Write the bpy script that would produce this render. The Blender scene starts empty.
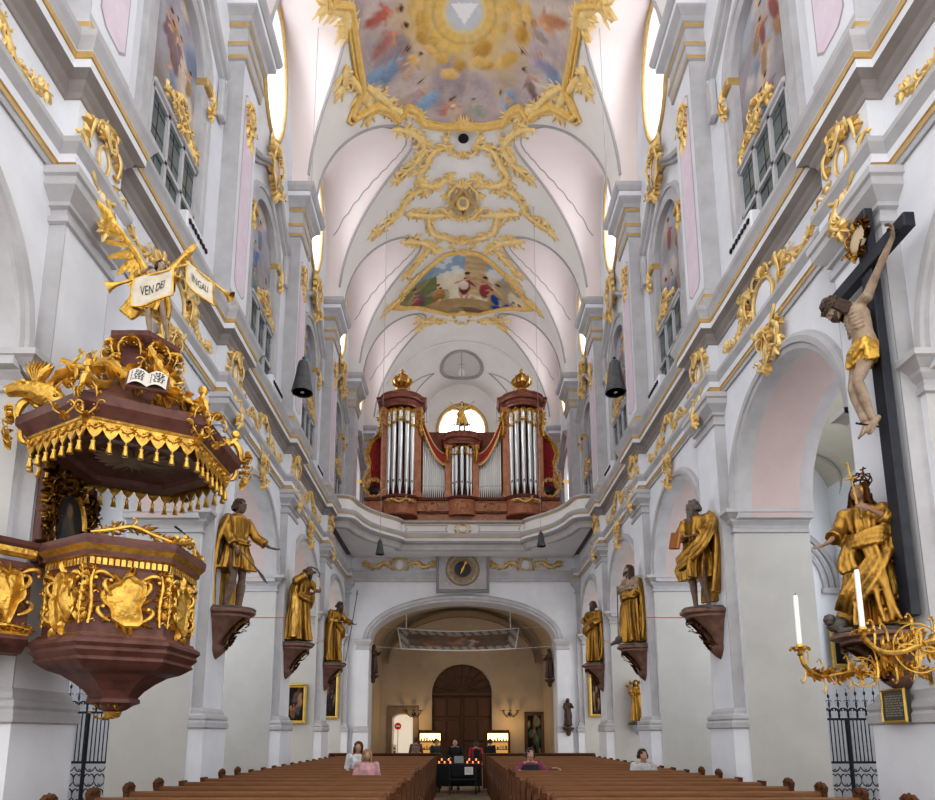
import bpy, math, random
from mathutils import Vector, Matrix, noise
PI=math.pi; sin=math.sin; cos=math.cos; sqrt=math.sqrt
R=random.Random(7)
col=bpy.context.scene.collection
# ------------------------------------------------------------------ camera model (used to place things at known depth)
F=680.; TH=0.5*math.asin(2*F/3900); CX=458.5; CY=735-F*math.tan(TH); HC=1.85; EX=-.2
ct,st=cos(TH),sin(TH)
def ray(x,y):
    a=(x-CX)/F; b=(CY-y)/F
    return (a, ct-b*st, st+b*ct)
def at_x(x,y,X):
    r=ray(x,y); t=(X-EX)/r[0]; return Vector((X,t*r[1],t*r[2]+HC))
def at_y(x,y,Y):
    r=ray(x,y); t=Y/r[1]; return Vector((t*r[0]+EX,Y,t*r[2]+HC))
cd=bpy.data.cameras.new('camera'); cam=bpy.data.objects.new('camera',cd); col.objects.link(cam)
cam.location=(EX,0,HC); cam.rotation_euler=(PI/2+TH,0,0)
cd.sensor_width=36; cd.lens=F*36/935; cd.shift_x=(467.5-CX)/935; cd.shift_y=(CY-400)/935
cd.clip_start=.05; cd.clip_end=300
bpy.context.scene.camera=cam

# ------------------------------------------------------------------ materials
def mat(name,c1,rough=.7,metal=0.,c2=None,scale=3.,bump=0.,detail=6.,emit=None,spec=.4,stretch=None,contrast=(.35,.65),bscale=None,c3=None):
    m=bpy.data.materials.new(name); m.use_nodes=True; nt=m.node_tree; n=nt.nodes; l=nt.links
    b=n['Principled BSDF']; b.inputs['Roughness'].default_value=rough; b.inputs['Metallic'].default_value=metal
    b.inputs['Specular IOR Level'].default_value=spec
    b.inputs['Base Color'].default_value=(*c1,1)
    tc=n.new('ShaderNodeTexCoord'); mp=n.new('ShaderNodeMapping'); l.new(tc.outputs['Object'],mp.inputs[0])
    if stretch: mp.inputs['Scale'].default_value=stretch
    nz=n.new('ShaderNodeTexNoise'); nz.inputs['Scale'].default_value=scale; nz.inputs['Detail'].default_value=detail; nz.inputs['Roughness'].default_value=.6
    l.new(mp.outputs[0],nz.inputs['Vector'])
    if c2:
        cr=n.new('ShaderNodeValToRGB'); cr.color_ramp.elements[0].position=contrast[0]; cr.color_ramp.elements[1].position=contrast[1]
        cr.color_ramp.elements[0].color=(*c1,1); cr.color_ramp.elements[1].color=(*c2,1)
        if c3:
            e=cr.color_ramp.elements.new((contrast[0]+contrast[1])/2); e.color=(*c3,1)
        l.new(nz.outputs['Fac'],cr.inputs[0]); l.new(cr.outputs[0],b.inputs['Base Color'])
    if bump:
        bp=n.new('ShaderNodeBump'); bp.inputs['Strength'].default_value=bump; bp.inputs['Distance'].default_value=.03
        if bscale:
            n2=n.new('ShaderNodeTexNoise'); n2.inputs['Scale'].default_value=bscale; n2.inputs['Detail'].default_value=4; l.new(mp.outputs[0],n2.inputs['Vector']); l.new(n2.outputs['Fac'],bp.inputs['Height'])
        else: l.new(nz.outputs['Fac'],bp.inputs['Height'])
        l.new(bp.outputs[0],b.inputs['Normal'])
    if emit:
        b.inputs['Emission Color'].default_value=(*emit[0],1); b.inputs['Emission Strength'].default_value=emit[1]
    return m
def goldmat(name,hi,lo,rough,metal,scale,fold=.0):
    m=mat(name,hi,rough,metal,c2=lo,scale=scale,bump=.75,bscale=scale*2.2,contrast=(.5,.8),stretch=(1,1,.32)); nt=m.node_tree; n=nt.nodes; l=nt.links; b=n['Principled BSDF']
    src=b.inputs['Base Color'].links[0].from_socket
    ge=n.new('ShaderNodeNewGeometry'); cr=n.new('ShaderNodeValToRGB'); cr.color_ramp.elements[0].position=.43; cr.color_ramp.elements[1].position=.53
    cr.color_ramp.elements[0].color=(.16,.10,.06,1); cr.color_ramp.elements[1].color=(1,1,1,1); l.new(ge.outputs['Pointiness'],cr.inputs[0])  # brown fold shade put into the gold colour wherever the mesh is concave
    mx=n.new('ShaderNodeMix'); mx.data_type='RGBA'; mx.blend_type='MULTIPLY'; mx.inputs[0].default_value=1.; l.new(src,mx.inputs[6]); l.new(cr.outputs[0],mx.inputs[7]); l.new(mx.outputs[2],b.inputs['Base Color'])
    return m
def vmat(name,rough=.75,spec=.2):
    m=bpy.data.materials.new(name); m.use_nodes=True; nt=m.node_tree; n=nt.nodes; l=nt.links
    b=n['Principled BSDF']; b.inputs['Roughness'].default_value=rough; b.inputs['Specular IOR Level'].default_value=spec
    a=n.new('ShaderNodeVertexColor'); a.layer_name='paint'
    tc=n.new('ShaderNodeTexCoord'); nz=n.new('ShaderNodeTexNoise'); nz.inputs['Scale'].default_value=3; nz.inputs['Detail'].default_value=8
    l.new(tc.outputs['Object'],nz.inputs['Vector'])
    mx=n.new('ShaderNodeMix'); mx.data_type='RGBA'; mx.blend_type='OVERLAY'; mx.inputs[0].default_value=.22
    l.new(a.outputs[0],mx.inputs[6]); l.new(nz.outputs['Fac'],mx.inputs[7]); l.new(mx.outputs[2],b.inputs['Base Color'])
    return m
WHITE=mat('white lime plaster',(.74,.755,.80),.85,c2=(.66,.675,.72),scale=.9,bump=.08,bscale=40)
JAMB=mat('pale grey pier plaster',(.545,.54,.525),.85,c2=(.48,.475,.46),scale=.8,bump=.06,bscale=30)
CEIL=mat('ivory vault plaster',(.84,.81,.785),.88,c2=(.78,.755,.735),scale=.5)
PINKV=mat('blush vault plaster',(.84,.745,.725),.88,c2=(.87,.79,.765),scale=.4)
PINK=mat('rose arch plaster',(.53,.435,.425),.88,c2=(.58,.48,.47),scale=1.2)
PANEL=mat('lilac stucco panel',(.68,.57,.66),.7,c2=(.74,.65,.72),scale=2.)
GREY=mat('grey stucco',(.52,.515,.535),.8,c2=(.43,.425,.44),scale=1.6,bump=.05,bscale=30)  # also on the pilasters' near faces, where the grey is painted shade
DGREY=mat('dark grey stucco',(.33,.30,.29),.85,c2=(.27,.245,.24),scale=1.6)
LINE=mat('grey moulding line',(.42,.40,.40),.8)
OCHREC=mat('gilt ceiling frame',(.72,.46,.13),.5,.05,c2=(.82,.58,.22),scale=5)
OCHRE=mat('gilt band',(.50,.33,.13),.45,.3,c2=(.60,.42,.18),scale=5)
GOLDS=mat('gilded stucco',(.72,.49,.17),.42,.45,c2=(.84,.64,.31),scale=7,bump=.3,bscale=22)
GOLDC=mat('gilt ceiling stucco',(.80,.56,.20),.55,.0,c2=(.90,.70,.36),scale=4,bump=.35,bscale=10)
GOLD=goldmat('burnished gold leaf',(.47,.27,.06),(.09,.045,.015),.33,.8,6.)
GOLDB=mat('bright gold leaf',(.74,.46,.10),.28,.75,c2=(.36,.20,.05),scale=9.,bump=.4,bscale=25,contrast=(.42,.75))
FLESH=mat('dark painted wood skin',(.20,.125,.09),.5,c2=(.11,.07,.05),scale=8)
PALE=mat('pale painted wood skin',(.38,.29,.21),.5,c2=(.20,.14,.10),scale=6,bump=.5,bscale=20,contrast=(.42,.72))
HAIRD=mat('dark carved hair',(.055,.035,.028),.6,c2=(.10,.065,.05),scale=20,bump=.8,bscale=35)
HAIRG=mat('grey carved beard',(.10,.09,.085),.6,c2=(.19,.17,.16),scale=22,bump=.8,bscale=35)
BASEM=mat('dark carved cloud base',(.07,.065,.06),.6,c2=(.14,.12,.10),scale=9,bump=.5)
MARB=mat('red brown marble',(.085,.032,.024),.42,spec=.25,c2=(.17,.075,.058),scale=5,detail=9,c3=(.14,.065,.055),contrast=(.3,.7))
MARBL=mat('light red brown marble',(.15,.08,.06),.45,spec=.25,c2=(.25,.15,.115),scale=5,detail=9,contrast=(.3,.7))
ORGM=mat('organ red marbling',(.40,.13,.07),.35,c2=(.60,.29,.16),scale=4,detail=9,contrast=(.3,.7))
ORGD=mat('organ dark red cornice',(.17,.05,.035),.35,c2=(.27,.09,.06),scale=4)
VELV=mat('crimson damask',(.30,.02,.03),.7,c2=(.42,.05,.05),scale=6)
TIN=mat('polished tin pipe',(.74,.77,.78),.3,.75,c2=(.86,.88,.88),scale=2,stretch=(1,1,.1))
WOODT=mat('highlit pew rail',(.24,.12,.06),.6,spec=.15,c2=(.16,.073,.034),scale=9,stretch=(.25,3,3),contrast=(.3,.7))  # lighter than the pew: highlight along the tops put into the colour
WOODK=mat('shaded pew back',(.05,.02,.009),.7,spec=.1,c2=(.028,.011,.005),scale=9,stretch=(.25,3,3),contrast=(.3,.7))  # darker than the pew: shade between the rows put into the colour
WOOD=mat('stained oak pew',(.15,.066,.03),.55,spec=.2,c2=(.08,.033,.015),scale=9,stretch=(.25,3,3),contrast=(.3,.7),bump=.1)
WOODD=mat('dark carved oak door',(.075,.038,.02),.6,c2=(.12,.062,.034),scale=7,stretch=(3,3,.3),bump=.15)
FLOORM=mat('beige stone paving',(.36,.29,.22),.28,c2=(.25,.19,.14),scale=1.5)
BLACK=mat('black painted metal',(.012,.012,.014),.45)
BLACKC=mat('black cloth',(.010,.011,.012),.85,c2=(.02,.02,.022),scale=10)
CROSSM=mat('blue black cross beam',(.016,.019,.028),.5,c2=(.03,.034,.045),scale=4)
IRON=mat('wrought iron',(.012,.014,.022),.5)
WARM=mat('warm beige porch plaster',(.50,.43,.35),.85,c2=(.41,.345,.275),scale=.6)
CAST=mat('white aisle plaster',(.72,.74,.78),.88)
CASTY=mat('cream aisle vault plaster',(.58,.55,.47),.88,c2=(.52,.49,.41),scale=.5)
STUC=mat('grey aisle stucco',(.40,.385,.35),.85)
WAX=mat('white wax',(.86,.85,.82),.45)
WGLASS=mat('bright window glass',(.9,.93,.97),.3,emit=((.93,.96,1.),2.6))
DGLASS=mat('dark oratory glass',(.07,.105,.115),.12,c2=(.13,.17,.18),scale=2,spec=.6)
PAPER=mat('white paper',(.78,.77,.74),.8)
LIT=mat('lit case light',(1,.8,.4),.5,emit=((1,.62,.2),4.))
FLAME=mat('candle flame',(1,.7,.3),.5,emit=((1,.55,.16),4.))
REDG=mat('red votive glass',(.6,.06,.03),.2,emit=((1,.25,.06),1.2))
ORANGE=mat('orange cord',(.62,.20,.09),.6)
PAINT=vmat('painted canvas'); FRESCO=vmat('fresco paint',.9,.1)

# ------------------------------------------------------------------ geometry accumulator
class G:
    def __init__(s): s.v=[]; s.f=[]; s.m=[]; s.mi=0; s.c=None
    def add(s,vs,fs,mi=None):
        o=len(s.v); s.v+= [tuple(a) for a in vs]; s.f+=[tuple(i+o for i in f) for f in fs]; s.m+=[s.mi if mi is None else mi]*len(fs); return s
    def merge(s,g,fn=None,mi=None):
        o=len(s.v); s.v+=[tuple(fn(a)) for a in g.v] if fn else g.v; s.f+=[tuple(i+o for i in f) for f in g.f]
        s.m+=g.m if mi is None else [mi]*len(g.f); return s
    def xf(s,M): s.v=[tuple(M@Vector(a)) for a in s.v]; return s
    def fn(s,f): s.v=[tuple(f(a)) for a in s.v]; return s
    def box(s,x0,y0,z0,x1,y1,z1,mi=None,rot=0,bev=0):
        if bev:
            b=min(bev,abs(x1-x0)/2.1,abs(y1-y0)/2.1,abs(z1-z0)/2.1)
            rings=[]
            for z,i in ((z0,b),(z0+b,0),(z1-b,0),(z1,b)):
                xa,xb,ya,yb=x0+i,x1-i,y0+i,y1-i
                rings.append([(xa+b,ya,z),(xb-b,ya,z),(xb,ya+b,z),(xb,yb-b,z),(xb-b,yb,z),(xa+b,yb,z),(xa,yb-b,z),(xa,ya+b,z)])
            return s.loft(rings,mi=mi)
        vs=[(x0,y0,z0),(x1,y0,z0),(x1,y1,z0),(x0,y1,z0),(x0,y0,z1),(x1,y0,z1),(x1,y1,z1),(x0,y1,z1)]
        return s.add(vs,[(0,3,2,1),(4,5,6,7),(0,1,5,4),(1,2,6,5),(2,3,7,6),(3,0,4,7)],mi)
    def loft(s,rings,cap=True,closed=True,mi=None):
        n=len(rings[0]); vs=[p for r in rings for p in r]; fs=[]
        for i in range(len(rings)-1):
            for j in range(n if closed else n-1):
                k=(j+1)%n; fs.append((i*n+j,i*n+k,(i+1)*n+k,(i+1)*n+j))
        if cap and closed: fs.append(tuple(range(n-1,-1,-1))); fs.append(tuple((len(rings)-1)*n+j for j in range(n)))
        return s.add(vs,fs,mi)
    def tube(s,path,rad,n=8,mi=None,flat=1.,up=None,cap=True):
        P=[Vector(p) for p in path]; N=len(P)
        if not hasattr(rad,'__len__'): rad=[rad]*N
        rings=[]; pu=None
        for i in range(N):
            t=(P[min(i+1,N-1)]-P[max(i-1,0)])
            if t.length<1e-9: t=Vector((0,0,1))
            t.normalize()
            if up is not None: u=Vector(up)
            elif pu is None: u=Vector((0,0,1)) if abs(t.z)<.9 else Vector((1,0,0))
            else: u=pu
            u=(u-t*u.dot(t))
            if u.length<1e-6: u=t.orthogonal()
            u.normalize(); pu=u; w=t.cross(u)
            rings.append([P[i]+w*(cos(2*PI*k/n)*rad[i])+u*(sin(2*PI*k/n)*rad[i]*flat) for k in range(n)])
        return s.loft(rings,cap=cap,mi=mi)
    def lathe(s,prof,c=(0,0,0),n=20,mi=None,sx=1.,sy=1.,fold=None,cap=True):
        rings=[]
        for i,(r,z) in enumerate(prof):
            rings.append([(c[0]+cos(2*PI*k/n)*r*sx*(fold(k/n,z) if fold else 1),c[1]+sin(2*PI*k/n)*r*sy*(fold(k/n,z) if fold else 1),c[2]+z) for k in range(n)])
        return s.loft(rings,cap=cap,mi=mi)
    def ell(s,c,r,n=12,mi=None,M=None):
        if not hasattr(r,'__len__'): r=(r,r,r)
        c=Vector(c); h=max(4,n//2); rings=[]
        for i in range(1,h):
            a=PI*i/h; rings.append([Vector((r[0]*sin(a)*cos(2*PI*k/n),r[1]*sin(a)*sin(2*PI*k/n),-r[2]*cos(a))) for k in range(n)])
        vs=[Vector((0,0,-r[2]))]+[p for q in rings for p in q]+[Vector((0,0,r[2]))]
        if M is not None: vs=[M@p for p in vs]
        vs=[p+c for p in vs]; fs=[]
        for k in range(n): fs.append((0,1+(k+1)%n,1+k))
        for i in range(h-2):
            for k in range(n):
                a=1+i*n+k; b=1+i*n+(k+1)%n; fs.append((a,b,b+n,a+n))
        L=len(vs)-1; o=1+(h-2)*n
        for k in range(n): fs.append((L,o+k,o+(k+1)%n))
        return s.add(vs,fs,mi)
    def prism(s,poly,d,mp=None,mi=None,bev=0):   # poly in (u,v), thickness 0..d in w
        mp=mp or (lambda u,v,w:(u,w,v)); n=len(poly)
        vs=[mp(u,v,0) for u,v in poly]+[mp(u,v,d) for u,v in poly]
        fs=[tuple(range(n-1,-1,-1)),tuple(range(n,2*n))]+[(i,(i+1)%n,(i+1)%n+n,i+n) for i in range(n)]
        return s.add(vs,fs,mi)
    def grid(s,f,nu,nv,mi=None):
        vs=[f(i/nu,j/nv) for j in range(nv+1) for i in range(nu+1)]; w=nu+1
        fs=[(j*w+i,j*w+i+1,(j+1)*w+i+1,(j+1)*w+i) for j in range(nv) for i in range(nu)]
        return s.add(vs,fs,mi)
    def sweep(s,path,prof,mats=None,closed=False,side=1,cap=False):
        # path: plan points (x,y); prof: (projection,z); projection goes to the left of travel (side=1)
        n=len(path); rings=[]
        for i in range(n):
            p=Vector(path[i]); a=Vector(path[i-1]) if (i>0 or closed) else None; b=Vector(path[(i+1)%n]) if (i<n-1 or closed) else None
            d1=(p-a).normalized() if a is not None else None; d2=(b-p).normalized() if b is not None else None
            if d1 is None: d1=d2
            if d2 is None: d2=d1
            n1=Vector((-d1.y,d1.x)); n2=Vector((-d2.y,d2.x)); m=n1+n2
            m=m/max(m.length_squared/2,.15) if m.length>1e-6 else n1
            rings.append([(p.x+m.x*q*side,p.y+m.y*q*side,z) for q,z in prof])
        if closed: rings.append(rings[0])
        k=len(prof)
        for i in range(len(rings)-1):
            vs=rings[i]+rings[i+1]
            for j in range(k-1):
                q=(j,j+1,k+j+1,k+j)
                s.add([vs[a] for a in q],[(0,1,2,3)],(mats[j] if mats else None))
        if cap and not closed:
            s.add(rings[0],[tuple(range(k))],mats[0] if mats else None); s.add(rings[-1],[tuple(range(k-1,-1,-1))],mats[0] if mats else None)
        return s
    # --- rocaille ornament in a (u,v,w) plane: w is height off the wall
    def leaf(s,u,v,a,L,W,h=.06,bend=0.,n=5,w0=0.):
        vs=[];fs=[];ca=a
        x,y=u,v
        for i in range(n+1):
            t=i/n; wd=W*sin(PI*min(1,.12+t*.88))**.8*(1-t*.35); 
            if i%2==1 : wd*=1.18
            hh=h*(sin(PI*(.15+.75*t)))+w0
            px,py=-sin(ca),cos(ca)
            vs+=[(x+px*wd/2,y+py*wd/2,w0-.01),(x+px*wd*.22,y+py*wd*.22,hh*.75),(x,y,hh*1.0),(x-px*wd*.22,y-py*wd*.22,hh*.75),(x-px*wd/2,y-py*wd/2,w0-.01)]
            ca+=bend/n; x+=cos(ca)*L/n; y+=sin(ca)*L/n
        for i in range(n):
            for j in range(4): fs.append((i*5+j,i*5+j+5,i*5+j+6,i*5+j+1))
        return s.add(vs,fs)
    def cscroll(s,u,v,a,size,turn=1.3,flip=1,th=.09,h=.08,n=18,hook=True):
        # starts at (u,v) heading a, body arc of length ~size, ends in a tight volute
        pts=[];rad=[];x,y=u,v;ca=a
        for i in range(n+1):
            t=i/n; pts.append((x,y,h*(.35+.65*sin(PI*min(1,.1+t*.9))))); rad.append(th*size*(.35+.65*sin(PI*min(.95,.08+t*.95))))
            k=(.5+5.2*t**3)*turn*flip/size*1.3
            st_=size*(1.6/n)*(1-.55*t); ca+=k*st_; x+=cos(ca)*st_; y+=sin(ca)*st_
        s.tube(pts,rad,6,flat=.75,up=(0,0,1))
        s.ell((x,y,h*.8),(th*size*.95,th*size*.95,th*size*.8),8)
        return (x,y,ca)
    def build(s,name,mats,parent=None,smooth=35,origin=None,colors=None,voxel=None,relax=0):
        if not isinstance(mats,(list,tuple)): mats=[mats]
        if parent is not None: o=Vector(ORG[parent])
        elif origin is not None: o=Vector(origin)
        else:
            xs=[a[0] for a in s.v]; ys=[a[1] for a in s.v]; zs=[a[2] for a in s.v]
            o=Vector(((min(xs)+max(xs))/2,(min(ys)+max(ys))/2,min(zs)))
        me=bpy.data.meshes.new(name); me.from_pydata([(a[0]-o.x,a[1]-o.y,a[2]-o.z) for a in s.v],[],s.f)
        for m in mats: me.materials.append(m)
        me.polygons.foreach_set('material_index',[min(k,len(mats)-1) for k in s.m])
        if colors:
            ca=me.color_attributes.new('paint','FLOAT_COLOR','POINT')
            ca.data.foreach_set('color',[x for c in colors for x in (c[0],c[1],c[2],1.)])
        me.validate()
        if voxel:
            t=bpy.data.objects.new('tmp',me); col.objects.link(t)
            r=t.modifiers.new('r','REMESH'); r.mode='VOXEL'; r.voxel_size=voxel
            if relax: q=t.modifiers.new('s','SMOOTH'); q.factor=.5; q.iterations=relax
            dg=bpy.context.evaluated_depsgraph_get(); m2=bpy.data.meshes.new_from_object(t.evaluated_get(dg)); 
            bpy.data.objects.remove(t); me=m2; me.name=name
            me.materials.clear()
            for m in mats: me.materials.append(m)
        if smooth:
            me.polygons.foreach_set('use_smooth',[True]*len(me.polygons))
            if smooth<180 and not voxel: me.set_sharp_from_angle(angle=math.radians(smooth))
        ob=bpy.data.objects.new(name,me); col.objects.link(ob)
        if parent is not None: ob.parent=parent; ORG[ob]=o
        else: ob.location=o; ORG[ob]=o
        return ob
ORG={}
def tag(o,label,cat,group=None,kind=None):
    if label: o['label']=label
    if cat: o['category']=cat
    if group: o['group']=group
    if kind: o['kind']=kind
    return o
def thing(name,label,cat,loc,group=None):
    o=bpy.data.objects.new(name,None); col.objects.link(o); o.location=loc; o.empty_display_size=.2; ORG[o]=Vector(loc)
    return tag(o,label,cat,group)
def struct(o): o['kind']='structure'; return o
def kids(o): return [c for c in bpy.data.objects if c.parent==o]
def dup(o,loc,rotz=0.,label=None,scale=None):
    m=o.copy(); col.objects.link(m); m.location=loc; m.rotation_euler=(0,0,rotz); ORG[m]=Vector(loc)
    if scale: m.scale=scale
    if label: m['label']=label
    for c in KID.get(o,[]):
        d=c.copy(); col.objects.link(d); d.parent=m
        for g in KID.get(c,[]):
            e=g.copy(); col.objects.link(e); e.parent=d
    return m
KID={}
def reg(o):
    KID.clear()
    for c in bpy.data.objects:
        if c.parent is not None: KID.setdefault(c.parent,[]).append(c)
def T(x,y,z,rz=0,s=1): return Matrix.Translation((x,y,z))@Matrix.Rotation(rz,4,'Z')@Matrix.Scale(s,4)
def plate(g,outer,holes,mp,mi=0):
    """flat polygon (u,v) with holes, triangulated"""
    import bmesh
    bm=bmesh.new(); es=[]
    for loop in [outer]+holes:
        vs=[bm.verts.new((u,v,0)) for u,v in loop]
        for i in range(len(vs)): es.append(bm.edges.new((vs[i],vs[(i+1)%len(vs)])))
    bmesh.ops.triangle_fill(bm,use_beauty=True,use_dissolve=False,edges=es,normal=(0,0,1))
    bm.verts.index_update()
    g.add([mp(v.co.x,v.co.y,0) for v in bm.verts],[tuple(v.index for v in f.verts) for f in bm.faces],mi); bm.free()
def rim(g,loop,mp,d0,d1,mi=0,closed=True):
    n=len(loop)
    g.add([mp(u,v,d0) for u,v in loop]+[mp(u,v,d1) for u,v in loop],[(i,(i+1)%n,(i+1)%n+n,i+n) for i in range(n if closed else n-1)],mi)
def arch(c,r,z0,zs,n=24,ry=None):
    """doorway outline: up one side, over the arch, down the other"""
    ry=ry or r
    return [(c-r,z0)]+[(c-r*cos(PI*i/n),zs+ry*sin(PI*i/n)) for i in range(n+1)]+[(c+r,z0)]
def oval(c,z,a,b,n=32): return [(c+a*cos(2*PI*i/n),z+b*sin(2*PI*i/n)) for i in range(n)]
# ================================================================== THE ROOM
NR=1.06; NS=15.9
PN=[None]+[7.95+5.96*k for k in range(6)]          # near edge of pilaster 1..6
PW=1.15
BC=[5.55+5.96*k for k in range(6)]                 # bay centres 0..5
XP=5.4; XW=5.62; XB=7.2; XU=5.8
def side_map(s,X): return lambda u,v,w:(s*(X+w),u,v)
SN={-1:'left',1:'right'}
TR=[0]
def trim(g,mats,**k):
    TR[0]+=1
    return struct(g.build('trim_%d'%TR[0],mats,**k))
# ---- floor
g=G(); g.box(-12,-3,-.3,12,44,0)
fl=struct(g.build('floor',FLOORM,smooth=0))
nt=FLOORM.node_tree; n=nt.nodes; l=nt.links
bk=n.new('ShaderNodeTexBrick'); bk.offset=0; bk.inputs['Scale'].default_value=1.; bk.inputs['Brick Width'].default_value=.55; bk.inputs['Row Height'].default_value=.55; bk.inputs['Mortar Size'].default_value=.008
bk.inputs['Color1'].default_value=(.33,.26,.19,1); bk.inputs['Color2'].default_value=(.22,.165,.12,1); bk.inputs['Mortar'].default_value=(.10,.08,.06,1)
l.new(n['Texture Coordinate'].outputs['Object'],bk.inputs['Vector']); l.new(bk.outputs[0],n['Principled BSDF'].inputs['Base Color'])
# ---- walls (arcade below, storey of niches and oval windows above)
for s in (-1,1):
    g=G(); mp=side_map(s,XW)
    nb=BC[:5]; out=[(3.2,0)]
    for c in nb: out+=[(c-2.3,0),(c-2.3,6.3),(c-2.05,6.3)]+[(c-2.05*cos(PI*i/28),6.5+2.05*sin(PI*i/28)) for i in range(29)]+[(c+2.05,6.3),(c+2.3,6.3),(c+2.3,0)]
    out+=[(32.0,0),(32.0,10.3),(3.2,10.3)]
    if out[1][0]<out[0][0]: out[0]=(out[1][0]-.01,0); out[-1]=(out[1][0]-.01,10.3)
    plate(g,out,[],mp,0); plate(g,out,[],lambda u,v,w:(s*XB,u,v),0)
    for c in nb:
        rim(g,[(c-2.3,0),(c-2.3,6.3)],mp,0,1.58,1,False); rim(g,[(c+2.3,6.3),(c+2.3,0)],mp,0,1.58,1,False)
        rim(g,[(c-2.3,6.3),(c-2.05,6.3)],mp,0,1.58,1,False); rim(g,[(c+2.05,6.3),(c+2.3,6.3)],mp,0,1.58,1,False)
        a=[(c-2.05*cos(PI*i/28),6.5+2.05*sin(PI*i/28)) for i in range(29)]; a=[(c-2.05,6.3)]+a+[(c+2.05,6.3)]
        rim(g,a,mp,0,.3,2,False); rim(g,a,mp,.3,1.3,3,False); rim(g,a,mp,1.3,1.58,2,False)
    # upper storey
    mu=side_map(s,XU); holes=[]
    for i,c in enumerate(BC): holes+=[arch(c,NR,11.2,NS)] + ([oval(c,21.75,1.1,2.15)])
    plate(g,[(2.6,9.6),(42,9.6),(42,24.6),(2.6,24.6)],holes,mu,0)
    g.add([(s*XW,2.6,10.3),(s*XW,32,10.3),(s*XU,32,10.3),(s*XU,2.6,10.3)],[(0,1,2,3)],0)
    for c in BC:
        rim(g,arch(c,NR,11.2,NS),mu,0,.16,4,True)
        rim(g,oval(c,21.75,1.1,2.15),mu,0,1.0,0,True)
        ov=oval(c,21.75,1.3,2.4)
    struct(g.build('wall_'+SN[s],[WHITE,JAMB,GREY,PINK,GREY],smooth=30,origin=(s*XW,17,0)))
    # oval windows: bright leaded glass set deep in the reveal, gilt rim on the wall
    for i,c in enumerate(BC):
        g=G(); o1=oval(c,21.75,1.12,2.17); g.prism(o1,.03,lambda u,v,w:(s*(XU+.96+w),u,v))
        w=struct(g.build('window_%d'%(i+1+(6 if s>0 else 0)),WGLASS,smooth=0))
        g=G()
        for r0,r1 in ((.30,.0),):
            pts=[(s*(XU-.03),c+1.17*cos(2*PI*k/48),21.75+2.23*sin(2*PI*k/48)) for k in range(49)]
            g.tube(pts,.075,8,cap=False)
        for k in (-.55,0,.55): 
            hh=2.15*sqrt(1-(k/1.12)**2); g.box(min(s*(XU+.93),s*(XU+.96)),c+k-.015,21.75-hh,max(s*(XU+.93),s*(XU+.96)),c+k+.015,21.75+hh,1)
        for k in (-1.4,-.7,0,.7,1.4):
            hh=1.1*sqrt(1-(k/2.17)**2); g.box(min(s*(XU+.93),s*(XU+.96)),c-hh,21.75+k-.015,max(s*(XU+.93),s*(XU+.96)),c+hh,21.75+k+.015,1)
        g.build('window_frame',[OCHRE,LINE],parent=w)
    # archivolts
    for c in nb:
        g=G(); pr=[(2.05,.0),(2.05,-.05),(2.13,-.06),(2.15,-.10),(2.25,-.11),(2.31,-.07),(2.33,0)]
        g.loft([[(s*(XW+w),c-r*cos(PI*i/30),6.5+r*sin(PI*i/30)) for r,w in pr] for i in range(31)],closed=False)
        trim(g,GREY)
        # impost mouldings on both jambs of the arch
        for sg in (-1,1):
            yj=c+2.3*sg; y0=yj+.1*sg
            path=[(s*XW,y0),(s*XW,yj),(s*(XB-.02),yj)]
            sd= 1 if s*sg<0 else -1
            g=G(); g.sweep(path,[(0,6.04),(.05,6.05),(.05,6.12),(.02,6.14),(.04,6.2),(.11,6.27),(.12,6.32),(.22,6.4),(.27,6.42),(.27,6.5),(0,6.505)],side=sd)
            trim(g,GREY)
    # lower pilasters with pedestal and capital
    for k in range(1,6):
        a=PN[k]; b=min(a+PW,31.98)
        g=G(); x0,x1=sorted((s*XP,s*XW))
        g.box(x0,a,2.0,x1,b,8.7,1)  # near faces grey: their shade is put into the colour, nave face stays white
        xx=s*(XP-.002); g.add([(xx,a+.02,2.3),(xx,b-.02,2.3),(xx,b-.02,8.62),(xx,a+.02,8.62)],[(0,1,2,3)],0)
        x0,x1=sorted((s*(XP-.09),s*XW)); g.box(x0,a-.08,0,x1,min(b+.08,31.99),2.02,2)
        path=[(s*(XW+.0),a),(s*XP,a),(s*XP,b),(s*XW,b)]; sd=1 if s>0 else -1
        g.sweep(path,[(.10,1.98),(.13,2.0),(.13,2.1),(.10,2.14),(.12,2.18),(.11,2.24),(.05,2.28),(.04,2.34),(0,2.4)],side=sd,mats=[3]*8)
        g.sweep(path,[(.004,8.5),(.045,8.52),(.045,8.6),(.004,8.62),(.004,8.72),(.06,8.74),(.06,8.80),(.10,8.84),(.18,8.92),(.2,8.94),(.2,9.06),(.24,9.08),(.24,9.19),(0,9.21)],side=sd,mats=[3]*13)
        trim(g,[WHITE,GREY,WHITE,GREY])
    # entablature with breaks over the pilasters
    path=[(s*XW,3.2)]
    for k in range(1,6):
        a=PN[k]; b=a+PW
        path+=[(s*XW,a),(s*XP,a)]+([(s*XP,b),(s*XW,b)] if k<5 else [(s*XP,31.99)])
    if path[-1][1]<31: path.append((s*XW,31.99))
    prof=[(.015,9.2),(.04,9.2),(.05,9.28),(.07,9.28),(.07,9.35),(.09,9.37),(.09,9.50),(.11,9.53),(.17,9.62),(.17,9.70),(.015,9.72),(.015,10.42),(.04,10.43),(.06,10.5),(.11,10.56),(.13,10.63),(.21,10.67),(.25,10.69),(.25,10.82),(.27,10.83),(.28,10.91),(.29,10.92),(.32,11.0),(.36,11.08),(.37,11.16),(-.2,11.2)]
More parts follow.
